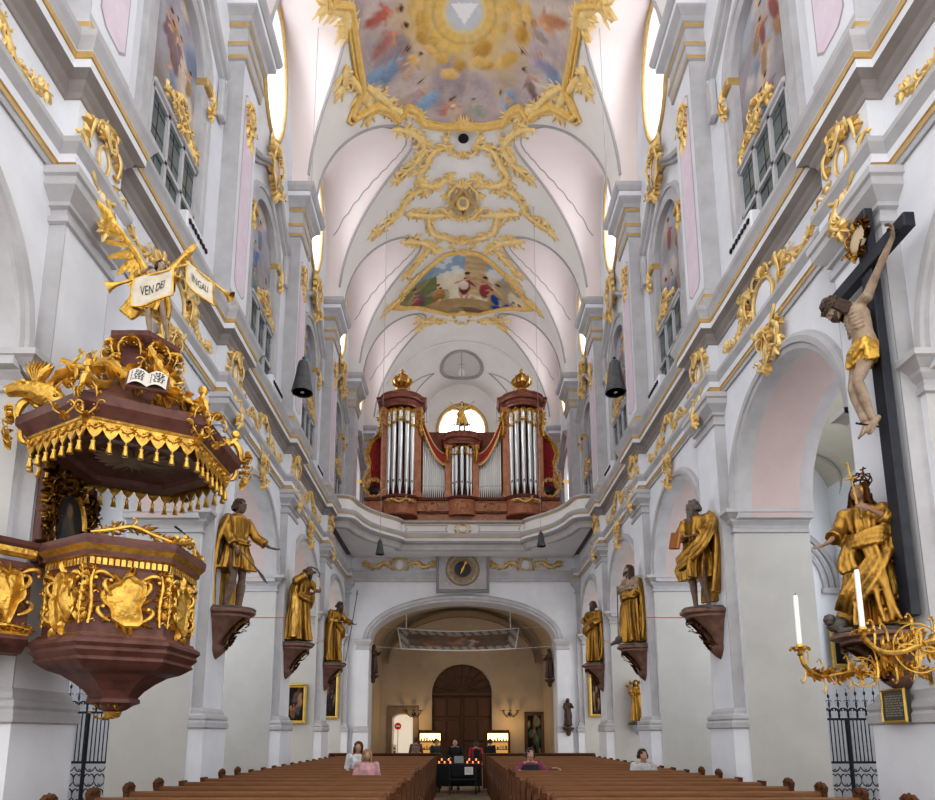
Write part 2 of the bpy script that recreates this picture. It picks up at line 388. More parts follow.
    ms=[0,0,0,2,2,1,0,0,0,0,4,3,3,3,3,3,3,1,2,2,1,0,0,0,0]
    g=G(); g.sweep(path,prof,ms,side=1 if s>0 else -1); trim(g,[GREY,WHITE,OCHRE,DGREY,WHITE])
    # upper pilasters with lilac panels and entablature blocks under the vault
    for k in range(1,7):
        a=PN[k]; b=a+PW
        g=G(); x0,x1=sorted((s*XP,s*XU)); g.box(x0,a,11.0,x1,b,19.93,1)  # shaft sides in grey as painted shade, paler sheet on the nave face
        xx=s*(XP-.003); q=lambda y0,y1,z0,z1,d,mi:g.add([(s*(XP-d),y0,z0),(s*(XP-d),y1,z0),(s*(XP-d),y1,z1),(s*(XP-d),y0,z1)],[(0,1,2,3)],mi)
        q(a+.01,b-.01,11.9,17.95,.003,0)
        for dd,w_,mi in ((.006,.0,2),(.010,.03,3)):
            y0,y1,z0,z1=a+.2+w_,b-.2-w_,12.1+w_,17.4-w_; cc=.16
            p=[(y0,z0+cc),(y0+cc*.5,z0+cc*.5),(y0+cc,z0),(y1-cc,z0),(y1-cc*.5,z0+cc*.5),(y1,z0+cc),(y1,z1-cc),(y1-cc*.5,z1-cc*.5),(y1-cc,z1),(y0+cc,z1),(y0+cc*.5,z1-cc*.5),(y0,z1-cc)]
            g.add([(s*(XP-dd),y,z) for y,z in p],[tuple(range(12))],mi)
        path=[(s*XU,a),(s*XP,a),(s*XP,b),(s*XU,b)]; sd=1 if s>0 else -1
        g.sweep(path,[(.09,11.1),(.09,11.55),(.07,11.57),(.07,11.66),(.04,11.7),(0,11.8)],side=sd,mats=[4,5,5,4,4])
        d=.58
        g.sweep(path,[(.004,17.42+d),(.05,17.44+d),(.05,17.54+d),(.06,17.56+d),(.08,17.74+d),(.11,17.76+d),(.11,17.86+d),(.05,17.88+d),(.05,18.3+d),(.09,18.32+d),(.10,18.42+d),(.13,18.44+d),(.17,18.54+d),(.30,18.68+d),(.32,18.72+d),(.32,18.88+d),(.36,18.9+d),(.43,19.02+d),(.45,19.14+d),(.05,19.2+d),(.005,19.2+d),(.005,19.92)],side=sd,mats=[4,5,4,4,4,5,4,4,4,5,4,4,4,4,0,4,4,4,4,0,0])
        trim(g,[WHITE,GREY,LINE,PANEL,GREY,OCHRE])
    # niche frames, sills, hood mouldings
    for i,c in enumerate(BC):
        g=G(); pr=[(NR,0.0),(NR,-.04),(1.34,-.045),(1.36,-.09),(1.46,-.10),(1.49,-.05),(1.52,0)]
        rings=[]
        for z in (11.1,NS): rings.append([(s*(XU+w),c-r,z) for r,w in pr])
        for j in range(1,24): rings.append([(s*(XU+w),c-r*cos(PI*j/24),NS+r*sin(PI*j/24)) for r,w in pr])
        for z in (NS,11.1): rings.append([(s*(XU+w),c+r,z) for r,w in pr])
        g.loft(rings,closed=False)
        for sg in (-1,1):   # gilt impost blocks
            x0,x1=sorted((s*(XU-.14),s*(XU+.2))); y0,y1=sorted((c+sg*1.05,c+sg*1.38)); g.box(x0,y0,NS-.1,x1,y1,NS+.13,1,bev=.03)
        # curved hood
        hp=[]
        for j in range(41):
            t=-1+2*j/40; hp.append((c+t*2.0, 17.2+ (.95*math.exp(-(t*1.9)**2)) - .35*abs(t)**3 ))
        pr=[(0,0),(-.1,.02),(-.12,.1),(-.2,.13),(-.24,.2),(-.24,.26),(0,.3)]
        g.loft([[(s*(XU+w),y,z+h) for w,h in pr] for y,z in hp],closed=False)
        for y,z in (hp[0],hp[-1]):
            x0,x1=sorted((s*(XU-.16),s*XU)); g.box(x0,y-.14,z-1.0,x1,y+.14,z+.05,0,bev=.04)
        trim(g,[GREY,OCHRE])
# ---- vault
A=5.25; ZS=19.95; RV=5.85; HWL=2.43
def lun(x,y):
    best=ZS
    for i in range(6):
        t=(y-BC[i])/HWL
        if abs(t)<1:
            h=4.1 if i<=2 else 5.40-.10*max(0,abs(x)-2.05)
            best=ZS+h*sqrt(1-abs(t)**2.3)
    return best
def barrel(x): return ZS+RV*sqrt(max(0,1-(x/A)**2))
def vz(x,y): return max(barrel(x) if abs(x)<A else ZS, lun(x,y))
def vpt(x,y,d=0.):   # point d below vault at plan (x,y) on the barrel part
    z=barrel(x); nx=x/A**2; nz=(z-ZS)/RV**2; L=sqrt(nx*nx+nz*nz); return Vector((x-nx/L*d,y,z-nz/L*d))
def ceiling():
    g=G(); xs=[-XU-.05]+[-A*cos(PI*i/150) for i in range(151)]+[XU+.05]; ny=430; y0,y1=5.0,38.4
    n=len(xs)
    vs=[(x,y0+(y1-y0)*j/ny,vz(x,y0+(y1-y0)*j/ny)) for j in range(ny+1) for x in xs]
    g.add(vs,[])
    for j in range(ny):
        y=y0+(y1-y0)*(j+.5)/ny
        for i in range(n-1):
            x=(xs[i]+xs[i+1])/2; L=lun(x,y)>(barrel(x) if abs(x)<A else ZS)+.002
            g.f.append((j*n+i,(j+1)*n+i,(j+1)*n+i+1,j*n+i+1)); g.m.append(1 if L else 0)
    # west end: barrel narrows to a smaller arch
    def prof(q,k):
        ph=PI*k/48; e=q*q*(3-2*q); w=A+(3.05-A)*q; zs=ZS+(20.7-ZS)*e; r=RV+(24.9-20.7-RV)*e
        return (-w*cos(ph),38.4+3.6*q,zs+r*sin(ph))
    g.grid(lambda u,v:prof(v,u*48),48,16,2)
    for sg in (-1,1):
        g.add([(sg*A,38.4,10.6),(sg*3.05,42,10.6),(sg*3.05,42,20.7),(sg*A,38.4,ZS)],[(0,1,2,3)],2)
        g.add([(sg*(XU+.05),38.4,10.6),(sg*A,38.4,10.6),(sg*A,38.4,ZS+.02),(sg*(XU+.05),38.4,ZS+.02)],[(0,1,2,3)],2)
    return struct(g.build('ceiling',[CEIL,PINKV,CEIL],smooth=50,origin=(0,20,19.95)))
ceiling()
def groin(i,sx,tipflare=0):
    c=BC[i]; pts=[]
    for j in range(-40,41):
        t=j/40*.995; lo,hi=0.,A
        for _ in range(40):
            m=(lo+hi)/2
            if barrel(m)>lun(m,c+t*HWL): lo=m
            else: hi=m
        pts.append((sx*lo,c+t*HWL,barrel(lo)))
    return pts
for i in range(1,6):
    for sx in (-1,1):
        P=groin(i,sx)
        g=G(); g.tube([(x,y,z-.01) for x,y,z in P],.05,6)
        # inner line of the lunette field, with curled ends
        if i>=3:
            q=[]
            for j in range(-30,31):
                t=j/30*.86; y=BC[i]+t*HWL; x0=[p for p in P if abs(p[1]-BC[i])<=abs(t)*HWL+.2 or True]
                k=min(range(len(P)),key=lambda a:abs(P[a][1]-(BC[i]+t/.86*.985*HWL))); xx=abs(P[k][0])+.28; xx=min(xx,5.5)
                q.append((sx*xx,y,lun(xx,y)-.02))
            g.tube(q,.022,5)
        trim(g,LINE)
# transverse rib and arch line at the west end
g=G(); g.tube([(-A*cos(PI*k/60),38.4,ZS+RV*sin(PI*k/60)-.03) for k in range(61)],.10,6); trim(g,CEIL)
# back wall of the gallery with a round-arched window
g=G(); mp=lambda u,v,w:(u,42+w,v)
W0=(0.03,21.6)
plate(g,[(-3.05,10.6),(3.05,10.6),(3.05,20.7)]+[(3.05*cos(PI*k/40),20.7+4.2*sin(PI*k/40)) for k in range(1,40)]+[(-3.05,20.7)],[oval(W0[0],W0[1],1.55,1.75,40)],mp,0)
rim(g,oval(W0[0],W0[1],1.55,1.75,40),mp,0,.5,0)
struct(g.build('wall_back',[CEIL],smooth=30))
g=G(); g.prism(oval(W0[0],W0[1],1.56,1.76,40),.03,lambda u,v,w:(u,42.45+w,v)); w=struct(g.build('window_13',WGLASS,smooth=0))
g=G(); g.tube([(W0[0]+1.62*cos(2*PI*k/48),41.97,W0[1]+1.82*sin(2*PI*k/48)) for k in range(49)],.13,8,cap=False)
for k in (-.5,.5): g.box(W0[0]+k-.03,42.4,W0[1]-1.65,W0[0]+k+.03,42.44,W0[1]+1.65,1)
for k in (-.6,.6): g.box(W0[0]-1.45,42.4,W0[1]+k-.03,W0[0]+1.45,42.44,W0[1]+k+.03,1)
g.build('window_frame',[OCHRE,LINE],parent=w)
# oval oculus moulding and two corner fields on the west end vault
def west(x,q):
    e=q*q*(3-2*q); w=A+(3.05-A)*q; zs=ZS+(20.7-ZS)*e; r=RV+(24.9-20.7-RV)*e
    return Vector((x,38.4+3.6*q,zs+r*sqrt(max(0,1-(x/w)**2))))
g=G()
for r,th in ((1.,.07),(.9,.03)):
    g.tube([west(1.35*r*cos(2*PI*k/48),.52+.30*r*sin(2*PI*k/48))-Vector((0,0,.03)) for k in range(49)],th,6,cap=False)
g.tube([west(0,.24+.56*k/10)-Vector((0,0,.03)) for k in range(11)],.03,5)
g.tube([west(-1.2+2.4*k/10,.5)-Vector((0,0,.03)) for k in range(11)],.02,5)
for sg in (-1,1):
    tri=[(1.75,.55),(3.2,.62),(3.35,.40),(2.6,.46),(1.75,.55)]
    pts=[]
    for (x0,q0),(x1,q1) in zip(tri,tri[1:]):
        for k in range(8): pts.append(west(sg*(x0+(x1-x0)*k/8),q0+(q1-q0)*k/8)-Vector((0,0,.03)))
    g.tube(pts+[pts[0]],.03,5)
trim(g,LINE)
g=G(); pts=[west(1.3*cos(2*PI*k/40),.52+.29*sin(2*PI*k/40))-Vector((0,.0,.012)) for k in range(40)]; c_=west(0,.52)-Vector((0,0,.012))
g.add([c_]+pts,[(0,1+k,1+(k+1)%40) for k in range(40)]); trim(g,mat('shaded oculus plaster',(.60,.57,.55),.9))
# ---- west wall under the gallery with the portal arch
g=G(); mp=lambda u,v,w:(u,32+w,v)
po=[(-4.4,0)]+[(-4.4*cos(PI*i/36),6.3+1.85*sin(PI*i/36)) for i in range(37)]+[(4.4,0)]
plate(g,[(-7.2,0)]+po+[(7.2,0),(7.2,10.4),(-7.2,10.4)],[],mp,0); rim(g,po,mp,0,1.2,0,False)
struct(g.build('wall_end',[WHITE],smooth=30))
g=G(); pr=[(0,.02),(0,-.05),(.1,-.06),(.14,-.12),(.26,-.13),(.34,-.05),(.36,0)]
g.loft([[(-(4.4+r)*cos(PI*i/36),32+w,6.3+(1.85+r)*sin(PI*i/36)) for r,w in pr] for i in range(37)],closed=False); trim(g,GREY)
for sg in (-1,1):   # pilaster strips carrying the portal arch
    g=G(); a,b=sorted((sg*4.42,sg*5.0)); g.box(a,31.84,0,b,32.0,6.2,0)
    a2,b2=a-.07,b+.07; g.box(a2,31.75,0,b2,32,1.95,0,bev=.02)
    g.sweep([(a,32),(a,31.84),(b,31.84),(b,32)],[(.07,1.95),(.09,2.0),(.08,2.1),(.03,2.16),(0,2.25)],side=-1,mats=[1]*4)
    g.sweep([(a,32),(a,31.84),(b,31.84),(b,32)],[(.004,5.8),(.04,5.82),(.04,5.9),(.004,5.92),(.004,6.02),(.05,6.04),(.12,6.16),(.14,6.2),(.14,6.3),(0,6.32)],side=-1,mats=[1]*9)
    trim(g,[WHITE,GREY])
g=G(); g.sweep([(XW,31.98),(-XW,31.98)],[(0,9.1),(.07,9.12),(.07,9.25),(.1,9.28),(.1,9.42),(.2,9.54),(.2,9.62),(0,9.64)],[0,0,0,0,0,0,0],side=1)
trim(g,[GREY])
# ---- porch behind the arch
g=G(); mp=lambda u,v,w:(u,40+w,v)
od=[(-1.75,0)]+[(-1.75*cos(PI*i/24),4.4+1.55*sin(PI*i/24)) for i in range(25)]+[(1.75,0)]
dl=[(-4.05,.05)]+[(-3.3-.6*cos(PI*i/12)-.15,2.75+.3*sin(PI*i/12)) for i in range(13)]+[(-2.85,.05)]
plate(g,[(-5.2,0)]+od+[(5.2,0),(5.2,9.6),(-5.2,9.6)],[dl],mp,0); rim(g,od,mp,0,.5,0,False); rim(g,dl,mp,0,1.2,1)
struct(g.build('wall_porch',[WARM,CAST],smooth=30))
for s in (-1,1):
    g=G(); g.add([(s*4.75,33.2,0),(s*4.75,40,0),(s*4.75,40,6.6),(s*4.75,33.2,6.6)],[(0,1,2,3)]); struct(g.build('wall_porch_'+SN[s],[WARM],smooth=0))
g=G(); g.grid(lambda u,v:(-4.75*cos(PI*u),33.2+6.8*v,6.6+2.7*sin(PI*u)),36,6)
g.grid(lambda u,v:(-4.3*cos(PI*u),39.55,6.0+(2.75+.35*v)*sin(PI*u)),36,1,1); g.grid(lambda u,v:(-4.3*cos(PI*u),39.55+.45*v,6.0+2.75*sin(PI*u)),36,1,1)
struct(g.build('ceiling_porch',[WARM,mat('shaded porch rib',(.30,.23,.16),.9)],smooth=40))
# ---- aisles
for s in (-1,1):
    g=G(); holes=[arch(c,1.0,4.,8.) for c in BC[:4]]
    plate(g,[(2.6,0),(20,0),(20,12),(2.6,12)],[h for h in holes if h[0][0]<18],lambda u,v,w:(s*(11.2+w),u,v),0)
    struct(g.build('wall_aisle_'+SN[s],[CAST],smooth=0))
    g=G(); ca=9.2*s
    plate(g,[(min(s*XB,s*11.2),0),(max(s*XB,s*11.2),0),(max(s*XB,s*11.2),12),(min(s*XB,s*11.2),12)],[arch(ca,1.25,.0,5.0)[::1]] if False else [],lambda u,v,w:(u,20.0,v),0)
    struct(g.build('wall_aisle_end_'+SN[s],[CAST],smooth=0))
    g=G()
    for r,th in ((2.0,.09),(1.78,.05),(1.6,.06)): 
        g.tube([(ca-r*cos(PI*k/30),19.95,6.2+r*sin(PI*k/30)) for k in range(31)],th,6)
    g.box(ca-2.3,19.85,6.0,ca-1.5,20,6.2,bev=.03); g.box(ca+1.5,19.85,6.0,ca+2.3,20,6.2,bev=.03)
    trim(g,GREY)
    g=G(); g.grid(lambda u,v:(s*(9.2-2.05*cos(PI*u)),2.6+17.4*v,9.0+1.7*sin(PI*u)),24,20); struct(g.build('ceiling_aisle_'+SN[s],[CASTY],smooth=40))
    g=G()
    for y in (13.2,14.2,19.4):
        g.tube([(s*(9.2-2.03*cos(PI*k/24)),y+.25*sin(PI*k/6),8.95+1.68*sin(PI*k/24)) for k in range(25)],.045,5)
    for k in range(7):
        g.cscroll(0,0,.4*k,.5,flip=(-1)**k,th=.05,h=.04) if False else None
    trim(g,STUC)
    for i,c in enumerate(BC[:3]):
        g=G(); g.prism(arch(c,1.0,4.,8.),.03,lambda u,v,w:(s*(11.25+w),u,v)); wn=struct(g.build('window_%d'%(14+i+(3 if s>0 else 0)),WGLASS,smooth=0))
        g=G()
        for z in (5,6,7,8): g.box(s*11.22-.015,c-1,z-.02,s*11.22+.015,c+1,z+.02)
        g.box(s*11.22-.015,c-.02,4,s*11.22+.015,c+.02,9); g.build('window_frame',IRON,parent=wn)
# ---- organ gallery: curved parapet, cornice and soffit
def gal():
    pts=[]
    key=[(5.3,26.95),(4.85,27.0),(4.7,27.25),(4.55,27.9),(4.2,28.7),(3.7,29.35),(3.2,29.85),(2.95,30.2),(2.9,30.45),(2.6,30.5),(0,30.5)]
    P=[Vector((a,b)) for a,b in key]
    for i in range(len(P)-1):
        p0=P[max(i-1,0)];p1=P[i];p2=P[i+1];p3=P[min(i+2,len(P)-1)]
        for k in range(5):
            t=k/5; pts.append(.5*((2*p1)+(p2-p0)*t+(2*p0-5*p1+4*p2-p3)*t*t+(3*p1-p0-3*p2+p3)*t**3))
    pts.append(P[-1]); pts=[(p.x,p.y) for p in pts]
    return pts+[(-x,y) for x,y in pts[-2::-1]]
GP=gal()
# ================================================================== ORNAMENT AND PAINTING HELPERS
def rocaille(W,H,seed=1,plaque=True,leaves=9,shell=True,h=.07,pr=.22):
    r=random.Random(seed); g=G(); m=min(W,H)
    half=G()
    half.cscroll(.06*W,-.46*H,.15,.34*H,1.25,1,.085,h*1.2)
    half.cscroll(.40*W,-.30*H,1.35,.30*H,1.2,-1,.085,h*1.2)
    half.cscroll(.36*W,.02*H,1.25,.34*H,1.3,1,.08,h*1.2)
    half.cscroll(.05*W,.44*H,-.25,.26*H,1.3,-1,.09,h*1.1)
    for k in range(leaves):
        a=-1.45+2.9*(k+.5)/leaves+r.uniform(-.12,.12); L=m*r.uniform(.16,.30)
        a3=a+r.uniform(-.4,.4); half.leaf(.34*W*cos(a),.38*H*sin(a),a3,L,L*r.uniform(.28,.42),h*r.uniform(.7,1.2),r.uniform(-1.2,1.2))
        for q in (-1,1): half.leaf(.34*W*cos(a)+cos(a3)*L*.25,.38*H*sin(a)+sin(a3)*L*.25,a3+q*.8,L*.55,L*.2,h*.8,-q*.6,n=4)
    for sx in (1,-1): g.merge(half,lambda p:(p[0]*sx,p[1],p[2]))
    if plaque:
        g.ell((0,0,h*.1),(pr*W,pr*1.23*H,h*.6),20,mi=1)
        g.tube([((pr*1.08)*W*cos(2*PI*k/28),pr*1.33*H*sin(2*PI*k/28),h*.6) for k in range(29)],.024*m,6,cap=False)
    if shell:
        for k in range(7):
            a=PI/2+(k-3)*.33; g.leaf(0,.30*H,a,.26*H*(1-.08*abs(k-3)),.07*H,h*1.5)
        for k in range(3):
            a=-PI/2+(k-1)*.45; g.leaf(0,-.34*H,a,.24*H,.08*H,h*1.2)
    return g
def spray(pts,W,seed=1,h=.06,tip=True,dens=1.,th=.12):
    """leafy scroll running along a polyline of (u,v)"""
    r=random.Random(seed); g=G(); P=[Vector((a,b)) for a,b in pts]; Q=[]
    for i in range(len(P)-1):
        p0=P[max(i-1,0)];p1=P[i];p2=P[i+1];p3=P[min(i+2,len(P)-1)]
        for k in range(8):
            t=k/8; Q.append(.5*((2*p1)+(p2-p0)*t+(2*p0-5*p1+4*p2-p3)*t*t+(3*p1-p0-3*p2+p3)*t**3))
    Q.append(P[-1]); n=len(Q)
    g.tube([(q.x,q.y,h*.7) for q in Q],[W*th*(.45+.8*sin(PI*(.15+.8*i/(n-1)))*r.uniform(.7,1.3)) for i in range(n)],6,flat=.7,up=(0,0,1))
    step=W*.26/dens; acc=0; sg=1
    for i in range(n-1):
        d=Q[i+1]-Q[i]; acc+=d.length
        while acc>step:
            acc-=step; sg=-sg; a=math.atan2(d.y,d.x)
            l=W*r.uniform(.5,1.0)
            if r.random()<.16: g.cscroll(Q[i].x,Q[i].y,a+sg*.4,l*.7,1.3,sg,.13,h*1.2,n=12)
            else:
                a2=a+sg*r.uniform(.5,1.15); b_=-sg*r.uniform(.2,1.3); g.leaf(Q[i].x,Q[i].y,a2,l,l*.34,h*1.1,b_)
                for q in (-1,1): g.leaf(Q[i].x+cos(a2)*l*.3,Q[i].y+sin(a2)*l*.3,a2+q*.75,l*.5,l*.22,h*.9,-q*.5,n=4)
    if tip:
        d=Q[-1]-Q[-2]; a=math.atan2(d.y,d.x)
        for k in (-2,-1,0,1,2): g.leaf(Q[-1].x,Q[-1].y,a+k*.55,W*(.75-.12*abs(k)),W*.24,h*1.1,k*.4)
    return g
def wallmap(s,X,yc,zc,dirn=1):   # ornament plane on a side wall: u along Y, v up, w into the nave
    return lambda p:(s*(X-p[2]),yc+p[0]*dirn,zc+p[1])
def frontmap(Y,xc,zc): return lambda p:(xc+p[0],Y-p[2],zc+p[1])
def shield(W,H,seed=1,h=.09):
    """full gilded rocaille shield: domed lobed field with rolled rim and flaming leaves"""
    r=random.Random(seed); g=G(); n=40
    def rad(a): return 1+.13*cos(3*a+.6*seed)+.10*sin(5*a+seed)+.05*cos(8*a)
    ringv=lambda q,w:[(W*.33*q*rad(2*PI*k/n)*cos(2*PI*k/n),H*.36*q*rad(2*PI*k/n)*sin(2*PI*k/n),w) for k in range(n)]
    g.loft([ringv(1.08,-.01),ringv(1.08,h*.5),ringv(1.0,h*.85),ringv(.88,h*.7),ringv(.8,h*.4),ringv(.6,h*.65),ringv(.3,h*.95),ringv(.04,h*1.05)])
    for k in range(15):
        a=2*PI*k/15+r.uniform(-.1,.1); q=rad(a)*.98; L=min(W,H)*r.uniform(.18,.3); g.leaf(W*.33*q*cos(a),H*.36*q*sin(a),a+r.uniform(-.6,.6),L,L*.42,h,r.uniform(-1.3,1.3))
    for sx in (-1,1):
        for y in (-.30,.05,.30): 
            q=G(); q.cscroll(.24*W,y*H,.5+y,.26*H,1.4,1 if y<.2 else -1,.12,h*1.1,n=14); g.merge(q,lambda p:(p[0]*sx,p[1],p[2]))
    return g
def lin(c): return tuple((v/255/12.92) if v/255<=.04045 else ((v/255+.055)/1.055)**2.4 for v in c)
def fbm(x,y,z=0.): 
    return noise.fractal(Vector((x,y,z)),1.,2.,4)*.5+.5
def painter(base,blobs,seed=0,wob=.05):
    B=[(x,y,rx,ry,cos(a),sin(a),lin(c),s_) for x,y,rx,ry,a,c,s_ in blobs]
    def f(x,y):
        n1=noise.noise(Vector((x*3.5+seed,y*3.5,seed)))*wob; n2=noise.noise(Vector((x*3.5,y*3.5+seed,seed+5)))*wob
        c=list(base(x,y)); x+=n1; y+=n2
        for bx,by,rx,ry,ca,sa,bc,s_ in B:
            dx=x-bx; dy=y-by; u=(dx*ca+dy*sa)/rx; v=(-dx*sa+dy*ca)/ry; d=u*u+v*v
            if d<1:
                w=min(1,(1-d)/s_); sh=.78+.44*(.5+.5*v)*.8+noise.noise(Vector((x*22,y*22,seed)))*.16
                c=[c[i]*(1-w)+bc[i]*sh*w for i in range(3)]
        return c
    return f
def pfig(x,y,h,col_,skin=(205,160,130),r=random,lean=0.):
    """painted standing figure as blobs, feet at (x,y)"""
    b=[(x+lean*.3*h,y+.35*h,.17*h,.38*h,-lean,col_,.5)]
    b+= [(x+lean*.55*h+.10*h,y+.55*h,.05*h,.26*h,.9-lean,tuple(min(255,c*1.15) for c in col_),.4)]
    b+= [(x+lean*.6*h-.13*h,y+.58*h,.045*h,.22*h,-1.0-lean,skin,.4)]
    b+= [(x+lean*.75*h,y+.84*h,.075*h,.095*h,0,skin,.4),(x+lean*.75*h,y+.89*h,.08*h,.06*h,0,(90,60,45),.4)]
    return b
# ================================================================== WALL PAINTINGS, ORATORY GLAZING
sidepos={(-1,0):'',(1,0):''}
BN=['bay beside the camera','nearest bay','second bay','third bay','bay next to the organ gallery','bay beside the organ']
def niche_painting(s,i,seed):
    r=random.Random(seed); bl=[]
    skies=[(150,165,185),(170,165,165),(140,150,175)]
    pal=[(92,120,165),(140,92,88),(120,132,150),(160,132,104),(112,138,142),(132,112,116)]
    for k in range(7): bl.append((r.uniform(-1,1),r.uniform(-.2,2.2),r.uniform(.3,.7),r.uniform(.2,.45),r.uniform(-1,1),r.choice([(190,180,175),(160,150,160),(125,135,155),(205,190,175)]),.8))
    for k in range(9):
        bl+=pfig(r.uniform(-.95,.95),r.uniform(-1.1,.9),r.uniform(.75,1.15),r.choice(pal),r=r,lean=r.uniform(-.5,.5))
    def base(x,y):
        n=fbm(x*1.4+seed,y*1.4,seed); a=lin((136,124,116)); b=lin((168,170,180)); t=max(0,min(1,(y+1.4)/3.2+ (n-.5)*.9)); return [a[j]*(1-t)+b[j]*t for j in range(3)]
    pf=painter(base,bl,seed,.07)
    c=BC[i]; g=G(); cols=[]; nu,nv=44,96; X=XU+.13; vs=[]
    for b in range(nv+1):
        z=13.7+(NS+NR+.02-13.7)*b/nv
        hw=NR+.02 if z<NS else sqrt(max(0,(NR+.02)**2-(z-NS)**2))
        for a in range(nu+1):
            u=-hw+2*hw*a/nu; vs.append((s*X,c+u,z)); cols.append(pf(u*-s,z-14.9))
    w_=nu+1; g.add(vs,[(b*w_+a,b*w_+a+1,(b+1)*w_+a+1,(b+1)*w_+a) for b in range(nv) for a in range(nu)])
    th=thing('wall_painting','arched wall painting in upper niche, '+SN[s]+' wall, '+BN[i],'painting',(s*X,c,13.5))
    g.build('canvas',PAINT,parent=th,colors=cols,smooth=0)
    g=G(); x0,x1=sorted((s*(XU-.10),s*(XU+.14))); g.box(x0,c-NR+.01,13.56,x1,c+NR-.01,13.7,bev=.03); g.build('sill',GREY,parent=th)
    g=G().merge(spray([(-.75,.05),(-.4,.22),(0,.3),(.4,.22),(.75,.05)],.34,seed),wallmap(s,XU-.08,c,13.72)); g.merge(rocaille(.6,.7,seed,plaque=False,leaves=5),wallmap(s,XU-.1,c,13.95)); g.build('gilt_crest',GOLDS,parent=th)
    # glazed oratory front below
    ob=thing('oratory_window','dark leaded window under the wall painting, '+SN[s]+' wall, '+BN[i],'window',(s*(XU+.1),c,11.3))
    n_=NR-.02
    g=G(); g.add([(s*(XU+.0),c-n_,11.2),(s*(XU+.0),c+n_,11.2),(s*(XU+.0),c+n_,13.56),(s*(XU+.0),c-n_,13.56)],[(0,1,2,3)]); g.build('pane',DGLASS,parent=ob,smooth=0)
    g=G(); xa,xb=sorted((s*(XU-.06),s*(XU+.03)))
    for k in range(4): y=c-n_+2*n_*k/3; g.box(xa,y-.045,11.2,xb,y+.045,13.56)
    for z in (11.25,12.5,13.52): g.box(xa,c-n_,z-.045,xb,c+n_,z+.045)
    g.build('frame',GREY,parent=ob,smooth=0)
    g=G(); xa,xb=sorted((s*(XU-.008),s*(XU+.0)))
    for k in range(7): y=c-n_+2*n_*k/6; g.box(xa,y-.006,11.2,xb,y+.006,13.56)
    for k in range(5): z=11.5+.45*k; g.box(xa,c-n_,z-.006,xb,c+n_,z+.006)
    g.build('leading',IRON,parent=ob,smooth=0)
for s in (-1,1):
    for i in range(1,5): niche_painting(s,i,11+i*2+(s>0)*37)
# ventilation boxes on the cornice
vb=0
for s in (-1,1):
    for i in (1,2,3):
        y=BC[i]+.25; t=thing('vent_box','white perforated vent box on the cornice, '+SN[s]+' wall, '+BN[i],'vent',(s*5.42,y,11.12))
        g=G(); xa,xb=sorted((s*5.29,s*5.5)); g.box(xa,y-.5,11.17,xb,y+.5,11.62,bev=.03); g.build('case',WHITE,parent=t)
        for k in range(7):
            g=G(); yy=y-.4+.134*k; g.lathe([(.055,0),(.055,.02),(.04,.03),(.0,.03)],n=12); g.xf(Matrix.Translation((s*5.285,yy,11.42))@Matrix.Rotation(-s*PI/2,4,'Y')); g.build('vent_hole',BLACK,parent=t)
